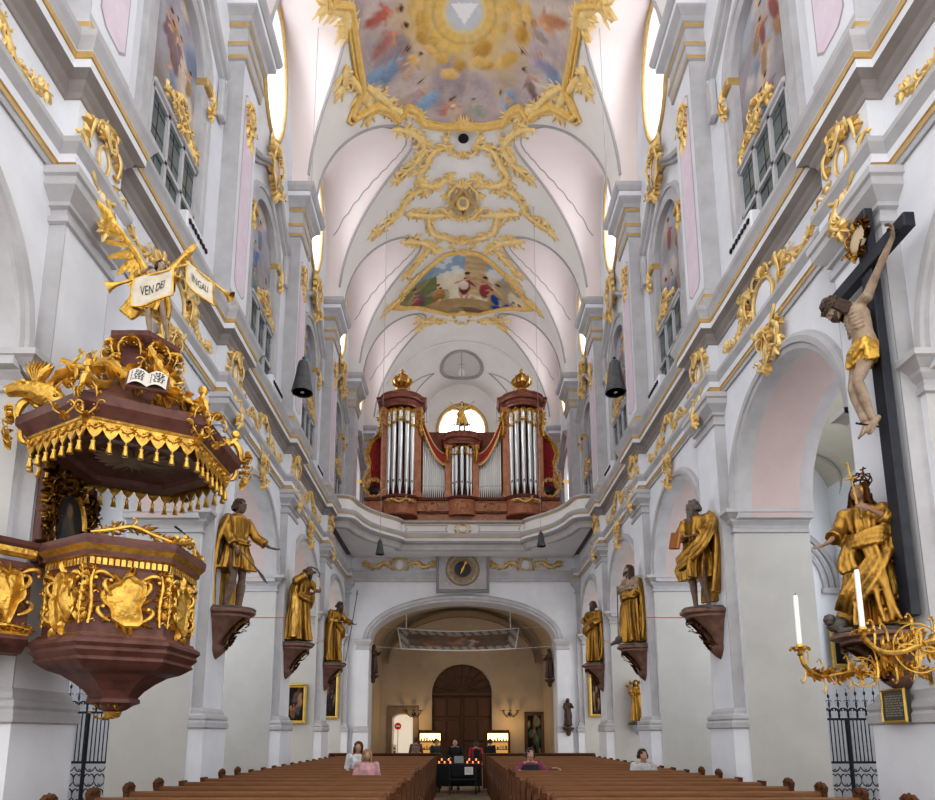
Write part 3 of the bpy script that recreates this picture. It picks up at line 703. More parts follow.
# ================================================================== GILDED STUCCO ON THE WALLS
LN={(-1,1):'pulpit pilaster',(-1,2):'pilaster of the pointing youth',(-1,3):'pilaster of the saw-bearing saint',(-1,4):'pilaster of the staff-bearing saint',(-1,5):'pilaster left of the organ',
    (1,1):'crucifix pilaster',(1,2):'pilaster of the bearded book saint',(1,3):'pilaster of the bare-chested saint',(1,4):'pilaster of the right-hand robed saint',(1,5):'pilaster right of the organ'}
def orn(g,name,label,cat='ornament',mats=None,group=None,**k):
    return tag(g.build(name,mats or [GOLDS,PANEL],smooth=60,**k),label,cat,group)
for s in (-1,1):
    for k in range(1,5):
        yc=PN[k]+PW/2
        # cartouche on the frieze block, spilling over the capital
        g=G(); base=rocaille(1.0,1.25,30+k+7*(s>0),plaque=True,leaves=10,pr=.13)
        g.merge(base,wallmap(s,XP-.03,yc,10.02)); g.merge(spray([(-.1,-.55),(.12,-.8),(-.05,-1.0)],.3,k),wallmap(s,XP-.2,yc,9.85))
        g.merge(spray([(.1,.5),(-.1,.72),(.15,.9)],.34,k+3),wallmap(s,XP-.08,yc,9.75))
        orn(g,'gilded_cartouche','gilded rocaille cartouche on the frieze above the '+LN[s,k],mats=[GOLDS,WHITE])
        # drop ornament at the head of the upper pilaster
        g=G(); g.merge(spray([(0,.75),(.12,.4),(-.1,.1),(.05,-.25)],.36,k+50),wallmap(s,XP-.02,yc,16.6)); g.merge(rocaille(.6,.8,k+3,plaque=False,leaves=6),wallmap(s,XP-.02,yc,16.9))
        orn(g,'gilded_festoon','gilded leaf festoon high on the upper pilaster over the '+LN[s,k].replace('pilaster of the',''))
    for i in range(0,4):
        c=BC[i]
        # frieze cartouche of the bay and keystone ornament
        g=G(); W=1.9 if i==1 else 1.1
        g.merge(rocaille(W,1.25 if i!=1 else 1.5,60+i,plaque=(i==1),leaves=11,pr=.2),wallmap(s,XW-.03,c+.1,9.95))
        for sg in (-1,1): g.merge(spray([(sg*.5,-.1),(sg*.95,.16),(sg*1.35,-.14),(sg*1.85,.08)],.27,70+i,.04,th=.09),wallmap(s,XW-.03,c+.1,10.02))
        if i==1: g.merge(spray([(.5,.5),(.75,.75),(.95,.72),(1.15,.95)],.4,5),wallmap(s,XW-.06,c,9.75)); g.merge(spray([(-.3,-.5),(-.5,-.75),(-.35,-1.0)],.36,9),wallmap(s,XW-.1,c,9.75))
        if i>0: orn(g,'gilded_frieze_scroll','gilded frieze scrollwork over the arch, '+SN[s]+' wall, '+BN[i],mats=[GOLDS,WHITE])
        else: orn(g,'gilded_frieze_scroll','gilded scrollwork on the frieze cut by the '+SN[s]+' picture edge',mats=[GOLDS,WHITE])
        if i>0:
            g=G(); g.merge(rocaille(.45,.85,80+i,plaque=True,leaves=6,h=.12),wallmap(s,XW-.1,c,8.85)); 
            orn(g,'keystone_ornament','gilded keystone leaf at the arch crown, '+SN[s]+' wall, '+BN[i],mats=[GOLDS,GOLDS])
    for i in range(1,5):
        c=BC[i]
        g=G(); g.merge(rocaille(1.15,1.7,90+i,plaque=True,leaves=10,h=.14),wallmap(s,XU-.16,c,18.25)); g.merge(spray([(-.1,.7),(.15,.95),(0,1.25)],.4,i),wallmap(s,XU-.08,c,18.0))
        orn(g,'window_cartouche','gilded cartouche under the oval window, '+SN[s]+' wall, '+BN[i],mats=[GOLDS,PINK])
        for sg in (-1,1):
            g=G().merge(spray([(sg*1.34,.3),(sg*1.5,0),(sg*1.38,-.3)],.3,i),wallmap(s,XU-.1,c,NS-.2))
            orn(g,'impost_ornament','gilded leaf drop at the painting\'s '+('near' if sg<0 else 'far')+' side, '+SN[s]+' wall, '+BN[i].replace('bay next to the organ gallery','gallery bay'))
# ================================================================== FRESCOES AND STUCCO OF THE VAULT
def star(outline,cx,cy,n=120):
    """radius of a star-shaped outline by angle"""
    P=[(x-cx,y-cy) for x,y in outline]; out=[]
    for k in range(n):
        a=2*PI*k/n; d=(cos(a),sin(a)); best=0
        for i in range(len(P)):
            (x0,y0),(x1,y1)=P[i],P[(i+1)%len(P)]; ex,ey=x1-x0,y1-y0; den=d[0]*ey-d[1]*ex
            if abs(den)<1e-9: continue
            t=(x0*ey-y0*ex)/den; q=(x0*d[1]-y0*d[0])/den
            if t>0 and -1e-6<=q<=1+1e-6: best=max(best,t)
        out.append(best)
    return out
def fresco(name,label,outline,cx,cy,pf,frame_r,d=.05):
    n=160; rr=star(outline,cx,cy,n); g=G(); cols=[]; vs=[]; m=70
    for j in range(m+1):
        for k in range(n):
            a=2*PI*k/n; x=cx+cos(a)*rr[k]*j/m; y=cy+sin(a)*rr[k]*j/m; vs.append(vpt(x,y,d)); cols.append(pf(x-cx,y-cy))
    g.add(vs,[(j*n+k,j*n+(k+1)%n,(j+1)*n+(k+1)%n,(j+1)*n+k) for j in range(m) for k in range(n)])
    t=thing(name,label,'fresco',vpt(cx,cy,d))
    g.build('painting',FRESCO,parent=t,colors=cols,smooth=60)
    P=outline+[outline[0]]; Q=[]
    for (x0,y0),(x1,y1) in zip(P,P[1:]):
        L=math.hypot(x1-x0,y1-y0); k=max(1,int(L/.12))
        for i in range(k): Q.append((x0+(x1-x0)*i/k,y0+(y1-y0)*i/k))
    Q.append(Q[0])
    g=G()
    g.tube([vpt(x,y,.06) for x,y in Q],frame_r,8,cap=False)
    for f,rad in ((1.035,frame_r*.45),(.972,frame_r*.4)): g.tube([vpt(cx+(x-cx)*f,cy+(y-cy)*f,.06) for x,y in Q],rad,6,cap=False)
    g.build('gilt_frame',OCHREC,parent=t)
    return t
def vhit(px,py):
    Z=25.
    for _ in range(30):
        r=ray(px,py); t=(Z-HC)/r[2]; x=t*r[0]+EX; Z=.5*Z+.5*barrel(min(max(x,-A+.1),A-.1))
    return x,t*r[1]
# large fresco : glory with triangle
hx=[(0,4.4),(.85,4.3),(1.55,4.0),(1.85,3.35),(2.15,3.05),(2.5,3.35),(2.75,2.9),(3.2,2.35),(3.95,2.1),(4.05,1.85),(3.6,1.4),(3.62,.6),(3.62,0)]
bx=hx+[(x,-y) for x,y in hx[-2::-1]]; bx=bx+[(-x,y) for x,y in bx[-2:0:-1]]
BCX,BCY=0.,18.9
bxo=[(BCX+x,BCY+y) for x,y in bx]
rr_=random.Random(5); bl=[]
for k in range(60):
    a=rr_.uniform(0,2*PI); d_=rr_.uniform(2.3,4.2); bl.append((d_*cos(a),d_*sin(a),rr_.uniform(.5,1.1),rr_.uniform(.35,.7),rr_.uniform(0,3),rr_.choice([(190,176,176),(166,154,158),(204,188,180),(176,162,164),(198,176,156),(212,198,188)]),.9))
for a,d_,c in ((-2.6,2.6,(150,175,200)),(1.05,3.5,(150,178,204)),(2.0,3.4,(150,178,204)),(.4,3.5,(140,168,198)),(2.75,3.4,(140,164,192)),(-.9,3.4,(140,175,210))): bl.append((d_*cos(a),d_*sin(a),.62,.34,a+.6,c,.6))
def rfig(a,d_,h,c,lean=0.):
    q=a+PI/2; cx_,sx_2=cos(q),sin(q)
    for x,y,rx,ry,an,c_,so_ in pfig(0,0,h,c,r=rr_,lean=lean): bl.append((d_*cos(a)+cx_*x-sx_2*y,d_*sin(a)+sx_2*x+cx_*y,rx,ry,an+q,c_,so_*1.2))
for a,d_,c,hh in ((2.95,3.3,(186,134,124),1.5),(2.6,3.5,(138,156,182),1.5),(2.42,3.0,(212,182,158),1.2),(.75,3.7,(150,128,122),1.2),(.35,3.5,(164,156,178),1.4),(1.6,4.1,(218,190,172),1.1),(1.38,4.0,(150,176,158),.9),(3.3,3.4,(186,112,100),1.4),(1.8,4.0,(200,140,124),.9),(-.2,3.5,(196,146,112),1.5),(.1,2.9,(178,160,150),1.0),(2.15,3.7,(190,170,176),1.1),(1.0,3.9,(196,178,160),1.0)): rfig(a,d_,hh,c,rr_.uniform(-.4,.4))
for k in range(34):
    a=rr_.uniform(0,6.28); d_=rr_.uniform(1.3,2.3); bl.append((d_*cos(a),d_*sin(a),rr_.uniform(.2,.5),rr_.uniform(.12,.3),a+PI/2,rr_.choice([(220,182,108),(230,196,130),(206,162,90)]),.6))
def gbase(x,y):
    d=math.hypot(x,y*1.0); ang=math.atan2(y,x)
    n=fbm(x*.9,y*.9,3.)
    ray_=.5+.5*sin(ang*18)*.3
    if d<.62: c=(206,208,214)
    elif d<.75: c=(226,208,160)
    else:
        t=max(0,min(1,(d-.8)/2.0+(n-.5)*.8)); a=(232,198,122); b=(200,186,182); c=tuple(a[i]*(1-t)*(.94+.1*ray_)+b[i]*t*(.88+.22*n) for i in range(3))
        if 1.0<d<1.12: c=tuple(v*.93 for v in c)
    # white triangle
    if y<.30 and abs(x)<(.30-(-y))*0+.0: pass
    if -.28<y<.42:
        if abs(x)<(.42-(.42-y))*0 or abs(x)<.46*(1-(y+.28)/.72): c=(240,240,240)
    return lin(c)
def gpaint(x,y):
    return gbase(x,y) if math.hypot(x,y)<.95 else GP_(x,y)
GP_=painter(gbase,bl,3,.05)
fresco('ceiling_fresco','large ceiling fresco with white triangle in golden glory and keyed gilt frame','fresco' and bxo,BCX,BCY,gpaint,.13)
# small fresco : figures before a wall
FX,FY=0.03,32.9
def H2():
    out=[]
    for cx_,cy_ in ((418,390),(468,397),(500,420),(545,462),(580,500),(612,545),(585,548),(545,545),(510,552),(465,562),(418,560)):
        x,y=vhit(310+cx_*.3626,110+cy_*.3626); out.append((x-FX if cx_!=418 else 0.,y-FY))
    return out
h2=H2()
_h2=[(0,-2.55),(.9,-2.45),(1.35,-1.95),(1.75,-1.55),(2.3,-.75),(2.75,.35),(3.25,1.25),(3.7,2.0),(3.1,2.05),(2.4,2.35),(1.6,2.55),(.9,2.45),(0,2.75)]
so=[(FX+x,FY+y) for x,y in h2]+[(FX-x,FY+y) for x,y in h2[-2:0:-1]]
def sbase(x,y):
    y=-y; n=fbm(x*.8+9,y*.8,1.)
    if y<-1.2: c=(172,146,106)
    elif x>.1 and x<1.25 and y>-.9: c=(205,180,140) if (int(y*5+50)%2) else (196,170,130)
    elif y>.9: c=(150,172,190) if n<.55 else (205,205,205)
    elif x<-1.4: c=(120,125,85) if n>.45 else (150,150,115)
    else: c=(214,204,182) if n>.45 else (188,170,142)
    return lin(tuple(v*(.86+.28*n) for v in c))
bl=[]
F_=lambda x,y,h,c,lean=0.: bl.extend(pfig(x,y+.35,h*1.25,c,r=R,lean=lean))
F_(0.,-1.35,1.7,(120,60,60),.15); bl+= [(.05,-.1,.32,.42,0,(222,205,190),.5),(.5,.5,.35,.08,.6,(200,150,120),.4),(-.1,-1.0,.09,.42,.3,(205,160,130),.4),(.25,-1.0,.09,.42,-.4,(205,160,130),.4)]
F_(-1.1,-1.5,1.2,(150,130,80),-.2); F_(-1.5,-1.6,1.0,(175,120,70),.3); F_(-2.3,-1.5,1.5,(120,100,120),-.2); F_(-2.7,-1.6,1.2,(150,90,70),.2)
F_(1.2,-1.4,1.6,(150,70,70),0.); F_(1.6,-1.6,1.5,(190,160,110),.2); F_(1.9,-1.7,1.1,(45,80,150),-.3); F_(2.3,-1.8,1.0,(50,85,160),.5); F_(2.8,-1.7,1.0,(185,150,120),.3)
bl+=[(2.2,-1.5,.75,.28,.1,(45,82,160),.5),(.3,-2.2,1.2,.25,0,(120,105,85),.5),(-.4,-2.3,.5,.3,0,(150,140,120),.4)]
sp=painter(lambda x,y:sbase(x,-y),bl,8,.03)
fresco('ceiling_fresco','smaller fan-shaped ceiling fresco of figures before a stone tower, above the organ',so,FX,FY,lambda x,y:sp(x,-y),.11)
# gilt stucco over the vault, laid out in plan (x,y), mirrored about the ridge
def vmap(p): return vpt(p[0],p[1],max(-.01,p[2])+.02)
def vorn(paths,label,seed=1,W=.5,mirror=True,name='vault_ornament',extra=None,h=.07):
    for sx in ((1,-1) if mirror else (1,)):
        g=G()
        for i,p in enumerate(paths): g.merge(spray([(sx*x,y) for x,y in p],W,seed+i,h,dens=1.2,th=.15),vmap)
        if extra: g.merge(extra,lambda p:vmap((p[0]*sx,p[1],p[2])))
        orn(g,name,label%('right' if sx>0 else 'left') if '%' in label else label,mats=[GOLDC,CEIL])
def VP(x,y):
    c=at_z(x,y,25.5); return (c.x-.02,c.y)
def at_z(x,y,Z):
    r=ray(x,y); t=(Z-HC)/r[2]; return Vector((t*r[0]+EX,t*r[1],Z))
def crop(pts): # measured on the right half of the vault
    out=[]
    for x,y in pts:
        p=vhit(310+x*.3626,110+y*.3626); out.append((max(.05,abs(p[0])),p[1]))
    return out
vorn([crop([(395,95),(345,110),(320,150),(300,185),(315,225)]),crop([(315,215),(270,240),(240,290),(185,330)]),crop([(300,200),(345,210),(380,188)]),crop([(262,285),(320,290),(375,288)])],'tall branching gilt stucco foliage on the vault, %s of the ridge',3,.62)
vorn([crop([(325,290),(335,335),(370,352),(415,362)])],'gilt stucco branch joining the %s foliage to the small fresco',9,.55)
vorn([crop([(225,52),(275,58),(312,95),(292,140),(245,185)])],'gilt stucco spray around the %s lunette tip by the large fresco',13,.62)
vorn([crop([(250,362),(310,366),(345,385)]),crop([(325,385),(300,415),(270,450)])],'gilt stucco spray at the %s lunette tip beside the small fresco',17,.6)
vorn([crop([(285,575),(320,580),(360,583)]),crop([(325,585),(305,600)])],'gilt stucco spray at the %s lunette tip near the organ',21,.6)
vorn([crop([(245,520),(215,548)]),crop([(300,450),(260,500),(250,520)])],'gilt stucco leaf at the lower %s corner of the small fresco',23,.55)
g=G().merge(rocaille(1.75,2.4,5,plaque=False,leaves=10),lambda p:vmap((p[0],27.15-p[1],p[2])))
for a in (0,PI/2): g.tube([vmap((.5*cos(2*PI*k/4+a*0),27.15+.75*sin(2*PI*k/4+a*0),.08)) for k in range(5)],.12,6)
g.tube([vmap((.26*cos(2*PI*k/12),27.15+.36*sin(2*PI*k/12),.08)) for k in range(13)],.09,6)
orn(g,'vault_rosette','lozenge-shaped gilt stucco rosette at the centre of the vault foliage',mats=[GOLDC,CEIL])
g=G().merge(rocaille(1.0,1.5,8,plaque=False,leaves=7),lambda p:vmap((p[0],35.9-p[1]*.9,p[2]))); orn(g,'vault_pendant','gilt stucco shell hanging below the small ceiling fresco',mats=[GOLDC,CEIL])
g=G().merge(rocaille(1.3,1.2,9,plaque=False,leaves=7),lambda p:vmap((p[0],29.9-p[1]*.9,p[2]))); orn(g,'vault_pendant','gilt stucco crest above the small ceiling fresco',mats=[GOLDC,CEIL])
g=G().merge(rocaille(1.6,1.9,12,plaque=False,leaves=9),lambda p:vmap((p[0],23.8-p[1],p[2]))); 
ho=orn(g,'vault_rosette','gilt stucco rosette round a dark hole under the large fresco',mats=[GOLDC,CEIL])
g=G(); g.add([vpt(.22*cos(2*PI*k/20),23.76+.24*sin(2*PI*k/20),.12) for k in range(20)],[tuple(range(20))]); g.build('hole',BLACK,parent=ho,smooth=0)
# rocaille hugging the large frame
def bigc(pts):
    out=[]
    for x,y in pts:
        p=vhit(280+x*.3957,y*.3957); out.append((abs(p[0]),p[1]))
    return out
vorn([bigc([(165,165),(160,215)]),bigc([(175,195),(210,240),(230,285)]),bigc([(215,215),(260,250),(290,280)]),bigc([(265,265),(310,285),(350,290)])],'gilt stucco fringe along the stepped %s corner of the large fresco frame',31,.62)
vorn([bigc([(190,70),(165,35),(120,10)]),bigc([(160,30),(170,70)])],'gilt stucco spray on the upper %s side of the large fresco frame',37,.7)
# ================================================================== GALLERY
gt=thing('organ_gallery','curved white organ gallery with moulded parapet across the west end','gallery',(0,31.2,10.3))
g=G(); g.sweep(GP,[(-.2,10.28),(0,10.28),(.03,10.34),(.06,10.42),(.14,10.5),(.16,10.58),(.30,10.64),(.30,10.76),(.32,10.77),(.33,10.81),(.37,10.88),(.39,10.95),(.1,11.0)],[0,0,0,0,3,0,1,0,2,0,0,0]); g.build('cornice',[GREY,WHITE,OCHRE,DGREY],parent=gt)
g=G(); g.sweep(GP,[(.1,11.0),(.1,11.06),(.06,11.08),(.06,11.5),(.1,11.52),(.13,11.57),(.18,11.59),(.18,11.66),(-.15,11.68),(-.15,10.9)],[0,0,1,0,2,0,0,0,0]); g.build('parapet',[GREY,CEIL,OCHRE],parent=gt)
n=len(GP); g=G(); g.add([(x,y,10.29) for x,y in GP]+[(x,32.0,10.29) for x,y in GP],[(i,i+1,n+i+1,n+i) for i in range(n-1)]); struct(g.build('ceiling_gallery',WHITE,smooth=0))
g=G(); g.add([(x,y,10.98) for x,y in GP]+[(x,42,10.98) for x,y in GP],[(i,i+1,n+i+1,n+i) for i in range(n-1)]); struct(g.build('floor_gallery',WOODD,smooth=0))
g=G(); g.merge(rocaille(.95,.5,4,plaque=True,leaves=6),frontmap(30.4,0,11.27)); g.build('cartouche',[GOLDS,CEIL],parent=gt)
g=G()
for a,b in ((-2.7,-.7),(.7,2.7)):
    y=30.43; P=[(a,11.14),(b,11.14),(b-.1,11.28),(b,11.44),(a,11.44),(a+.1,11.28),(a,11.14)]; g.tube([(x,y,z) for x,z in P],.018,4)
g.build('panel_moulding',LINE,parent=gt)
for sg in (-1,1):
    g=G(); g.merge(rocaille(1.0,.95,44,plaque=True,leaves=9),frontmap(31.95,sg*3.05,9.95))
    for q in (-1,1): g.merge(spray([(q*.4,0),(q*.8,.14),(q*1.15,-.1),(q*1.6,.06)],.42,46),frontmap(31.95,sg*3.05,9.92))
    orn(g,'gilded_frieze_scroll','gilded scrolled cartouche under the gallery, '+SN[sg]+' of the clock',mats=[GOLDS,WHITE])
# ================================================================== CLOCK
ck=thing('wall_clock','square carved grey clock with round dial above the portal arch','clock',(.03,31.9,8.55))
z0,z1=8.55,10.78; zc=(z0+z1)/2; cx=.0; hw=1.27
gg=G(); gg.sweep([(-hw,-1.1),(hw,-1.1),(hw,1.1),(-hw,1.1)],[(0,0),(0,.09),(.06,.10),(.10,.05),(.13,.0)],closed=True,side=1); g=G(); g.box(cx-hw,31.72,z0,cx+hw,31.98,z1,0); g.merge(gg,lambda p:(cx+p[0],31.72-p[2],zc+p[1]),1)
g.build('frame',[GREY,DGREY],parent=ck)
g=G()
for q in range(4):
    a=PI/4+q*PI/2; g.merge(rocaille(.42,.5,6,plaque=False,leaves=5,shell=False,h=.04),lambda p:(cx+.80*cos(a)*1.08+p[0],31.71-p[2],zc+.80*sin(a)*1.03+p[1]))
g.build('corner_scroll',mat('pale clock stucco',(.62,.60,.56),.8),parent=ck)
def disc(r0,r1,y,mi=0,n=40):
    g=G(); g.add([(cx+r*cos(2*PI*k/n),y,zc+r*sin(2*PI*k/n)) for r in (r0,r1) for k in range(n)],[(k,(k+1)%n,n+(k+1)%n,n+k) for k in range(n)]); return g
g=disc(.0,.80,31.69); g.tube([(cx+.78*cos(2*PI*k/40),31.68,zc+.78*sin(2*PI*k/40)) for k in range(41)],.05,6); g.build('dial',mat('grey brown dial',(.20,.165,.14),.6,c2=(.28,.24,.20),scale=6),parent=ck)
g=disc(.0,.38,31.665); g.build('inner_disc',BLACK,parent=ck)
g=G()
for k in range(60):
    a=2*PI*k/60; L=.05 if k%5 else .13; r0=.72-L
    p=[(cx+r*cos(a)-w*sin(a),31.672,zc+r*sin(a)+w*cos(a)) for r,w in ((r0,-.012),(.72,-.012),(.72,.012),(r0,.012))]; g.add(p,[(0,1,2,3)])
g.tube([(cx+.44*cos(2*PI*k/40),31.672,zc+.44*sin(2*PI*k/40)) for k in range(41)],.012,4); g.build('hour_marks',GOLDB,parent=ck,smooth=0)
g=G(); a=1.15
for L,w in ((.42,.05),(-.28,.05)): g.add([(cx-w*sin(a),31.655,zc+w*cos(a)),(cx+L*cos(a),31.655,zc+L*sin(a)),(cx+w*sin(a),31.655,zc-w*cos(a))],[(0,1,2)])
g.ell((cx+.35*cos(a),31.65,zc+.35*sin(a)),(.09,.015,.09),10); g.ell((cx,31.65,zc),(.07,.02,.07),10); g.build('hand',GOLDB,parent=ck)
# ================================================================== ORGAN
def OC(x,y,Y=33.6):
    p=at_y(330+x*.3375,350+y*.3375,Y); return p.x,p.z
OX=-.02
org=thing('pipe_organ','red marbled pipe organ with two pipe towers and gilded carving on the gallery','organ',(OX,33.6,11.0))
def sx_(v): return OX+v
hwB=OC(692,450)[0]-OX; hwB=5.05
_,zb=OC(390,430); _,zp=OC(390,440)     # top of plinth
zT=OC(200,175)[1]; zTt=OC(200,133)[1]
g=G(); g.box(OX-hwB,33.6,11.0,OX+hwB,35.4,zp,0)
# bulging plinth under towers and centre
TW=[(-3.2,.75),(3.2,.75)]; 
def half(xc,r,z0,z1,gg,mi,ry=.55,n=14,cap=True):
    ring=lambda z:[(xc-r*cos(PI*k/n),33.62-ry*sin(PI*k/n),z) for k in range(n+1)]
    gg.loft([ring(z0),ring(z1)],closed=False,mi=mi)
    if cap: gg.add(ring(z1),[tuple(range(n+1))],mi); gg.add(ring(z0),[tuple(range(n+1))],mi)
for xc,r in TW: half(OX+xc,r+.15,zp-1.1,zp,g,0,.62)
half(OX,.7,zp-.95,zp,g,0,.4)
g.build('plinth',[ORGM],parent=org)
g=G()
for z,pz in ((zp-.04,.12),(zp-.75,.07),(11.35,.1)):
    g.sweep([(OX-hwB,33.6),(OX+hwB,33.6)],[(0,z-.1),(pz,z-.06),(pz+.04,z+.04),(0,z+.08)],side=-1)
for xc,r in TW: 
    P=[(OX+xc-(r+.15)*cos(PI*k/14),33.62-.62*sin(PI*k/14)) for k in range(15)]; g.sweep(P,[(0,zp-.14),(.08,zp-.1),(.12,zp),(0,zp+.06)],side=-1); g.sweep(P,[(0,zp-1.12),(.06,zp-1.05),(.0,zp-.95)],side=-1)
P=[(OX-.7*cos(PI*k/14),33.62-.4*sin(PI*k/14)) for k in range(15)]; g.sweep(P,[(0,zp-.14),(.08,zp-.1),(.12,zp),(0,zp+.06)],side=-1)
g.build('plinth_moulding',ORGD,parent=org)
g=G()
for x in (-4.45,-1.75,1.75,4.45): g.sweep([(x-.6,11.45),(x+.6,11.45),(x+.6,zp-.9),(x-.6,zp-.9)],[(0,0),(0,.03),(.05,.03),(.06,0)],closed=True,side=1) if False else g.tube([(OX+x+a,33.57,z) for a,z in ((-.55,11.5),(.55,11.5),(.55,zp-.85),(-.55,zp-.85),(-.55,11.5))],.03,4)
for x in (-1.55,1.55): g.merge(rocaille(.95,.42,int(x*3+9),plaque=False,leaves=7,h=.06),frontmap(33.55,OX+x,zp-.45)); g.tube([(OX+x+a*.75,33.56,zp-.45+b*.24) for a,b in ((-1,-1),(1,-1),(1,1),(-1,1),(-1,-1))],.02,4)
g.merge(rocaille(.8,.4,4,plaque=False,leaves=7,h=.05),frontmap(33.2,OX,zp-.45))
for xc,r in TW: g.merge(spray([(-.7,0),(-.35,.1),(0,-.05),(.35,.1),(.7,0)],.3,3),frontmap(32.98,OX+xc,zp-.35))
g.build('plinth_carving',GOLDS,parent=org)
# case back panel
g=G(); g.box(OX-3.95,34.7,zp,OX+3.95,35.2,zT-.8); g.box(OX-4.1,34.5,zT-.9,OX-2.3,35.2,zT+.2); g.box(OX+2.3,34.5,zT-.9,OX+4.1,35.2,zT+.2); g.build('case_back',ORGD,parent=org,smooth=0)
# marbled piers
zc1=OC(390,285)[1]; zc0=OC(390,255)[1]
for x,w,z1 in ((-4.1,.15,zT),(-2.3,.17,zT),(2.3,.17,zT),(4.1,.15,zT),(-.72,.15,zc1),(.72,.15,zc1)):
    g=G(); g.box(OX+x-w,33.45,zp,OX+x+w,34.5,z1,bev=.02); g.box(OX+x-w-.05,33.4,zp,OX+x+w+.05,34.5,zp+.28,bev=.02); g.box(OX+x-w-.05,33.4,z1-.25,OX+x+w+.05,34.5,z1,bev=.02); g.build('pier',ORGM,parent=org)
# pipes
def pipe(x,y,z0,z1,r):
    g=G(); n=12; foot=min(.65,.22*(z1-z0)+.2); g.lathe([(r*.25,0),(r,foot),(r,z1-z0),(r*.9,z1-z0),(r*.9,z1-z0-.1)],(x,y,z0),n)
    g.add([(x-r*.42,y-r*.93,z0+foot+.03),(x+r*.42,y-r*.93,z0+foot+.03),(x+r*.3,y-r*1.02,z0+foot+r*1.5),(x-r*.3,y-r*1.02,z0+foot+r*1.5)],[(0,1,2,3)],1); return g.build('pipe',[TIN,BLACK],parent=org)
for xc,r in TW:
    for k in range(7):
        a=PI*(k+.5)/7; pipe(OX+xc-.78*cos(a),33.75-.5*sin(a),zp+.05,zT-.25,.125)
for k in range(5):
    a=PI*(k+.5)/5; pipe(OX-.5*cos(a),33.7-.3*sin(a),zp+.05,zc1-.15,.105)
zf1=OC(300,240)[1]; 
def dipz(x):   # height of the concave flats from tower to centre
    t=(abs(x)-.85)/(2.1-.85); z0=OC(345,335)[1]; z1=OC(265,225)[1]; return z0+(z1-z0)*max(0,t)**1.9
for sg in (-1,1):
    for k in range(12):
        x=.93+.100*k; pipe(OX+sg*x,33.85,zp+.05,dipz(x)-.1,.052)
# curved upper frames of the flats with gilt edge, crimson field behind
for sg in (-1,1):
    g=G(); xs=[.86+(2.14-.86)*k/16 for k in range(17)]
    rings=[]
    for x in xs:
        z=dipz(x); rings.append([(OX+sg*x,33.55,z-.10),(OX+sg*x,33.55,z+.46),(OX+sg*x,34.2,z+.46),(OX+sg*x,34.2,z-.10)])
    g.loft(rings); g.build('dip_frame',VELV,parent=org)
    g=G(); g.tube([(OX+sg*x,33.52,dipz(x)-.10) for x in xs],.06,6); g.tube([(OX+sg*x,33.52,dipz(x)+.48) for x in xs],.035,6)
    for k,x in enumerate(xs[1:-1]): g.leaf(0,0,0,.01,.01) if False else g.ell((OX+sg*x,33.5,dipz(x)-.16),(.05,.03,.06),8)
    g.build('dip_carving',GOLDS,parent=org)
# tower and centre cornices
def cornice(xc,hw,z0,z1,proj,ry):
    P=[(OX+xc-hw,34.6),(OX+xc-hw,33.7)]+[(OX+xc-hw*.82*cos(PI*k/14),33.62-ry*sin(PI*k/14)) for k in range(15)]+[(OX+xc+hw,33.7),(OX+xc+hw,34.6)]
    g=G(); h=z1-z0
    pf=[(0,z0),(.05,z0),(.06,z0+.2*h),(.12,z0+.25*h),(.16,z0+.45*h),(.26,z0+.55*h),(.27,z0+.72*h),(.32,z0+.78*h),(.36,z0+.95*h),(.36,z1),(-.3,z1+.05)]
    pf=[(a*proj,b) for a,b in pf]; g.sweep(P,pf,side=-1,mats=[0,0,1,0,0,0,1,0,0,0]); g.add([(x,y,z1) for x,y in P],[tuple(range(len(P)))]); g.add([(x,y,z0) for x,y in P],[tuple(range(len(P)))])
    return g.build('cornice',[ORGD,ORGM],parent=org)
for xc,_r in TW: cornice(xc,.98,zT-.05,zTt-.22,1.0,.60)
cornice(0,.86,zc1,zc0+.05,.7,.38)
for xc,r_ in TW:   # gilded veils over the pipe tops
    g=G()
    for k in range(7):
        a=PI*(k+.5)/7; x=OX+xc-.82*cos(a); y=33.72-.60*sin(a); dz=.75+.35*abs(cos(a))
        g.merge(rocaille(.36,dz,20+k,plaque=False,leaves=5,h=.05),lambda p:(x+p[0],y-p[2],zT-.1-dz/2+p[1]))
    for q in (-1,1): g.merge(spray([(0,0),(q*.08,-.5),(0,-1.0),(q*.05,-1.4)],.34,8),frontmap(33.4,OX+xc+q*1.02,zT-.1))
    g.build('pipe_veil',GOLDB,parent=org)
g=G()
for q in (-1,0,1): g.merge(rocaille(.5,.6,26+q,plaque=False,leaves=6,h=.05),frontmap(33.35,OX+q*.42,zc1-.3+.0))
for q in (-1,1): g.merge(spray([(0,0),(q*.06,-.4),(q*.02,-.8)],.3,4),frontmap(33.3,OX+q*.72,zc1-.1))
g.build('pipe_veil',GOLDB,parent=org)
for xc,_r in TW:   # urn finials
    zz=zTt+.2; g=G(); g.lathe([(.34,0),(.36,.06),(.22,.12),(.16,.2),(.26,.28),(.44,.42),(.48,.6),(.42,.76),(.26,.86),(.18,.92),(.24,.98),(.14,1.04),(.08,1.12),(.12,1.22),(.03,1.36),(0,1.38)],(OX+xc,33.7,zz),18); u=g.build('urn',mat('bronzed gilt urn',(.26,.12,.04),.35,.6,c2=(.5,.28,.08),scale=8),parent=org)
    g=G()
    for k in range(8):
        a=2*PI*k/8; g.tube([(OX+xc+cos(a)*r,33.7+sin(a)*r,zz+z) for r,z in ((.3,.3),(.49,.46),(.52,.6),(.44,.8))],.05,5)
    g.build('urn_leaf',GOLDB,parent=u)
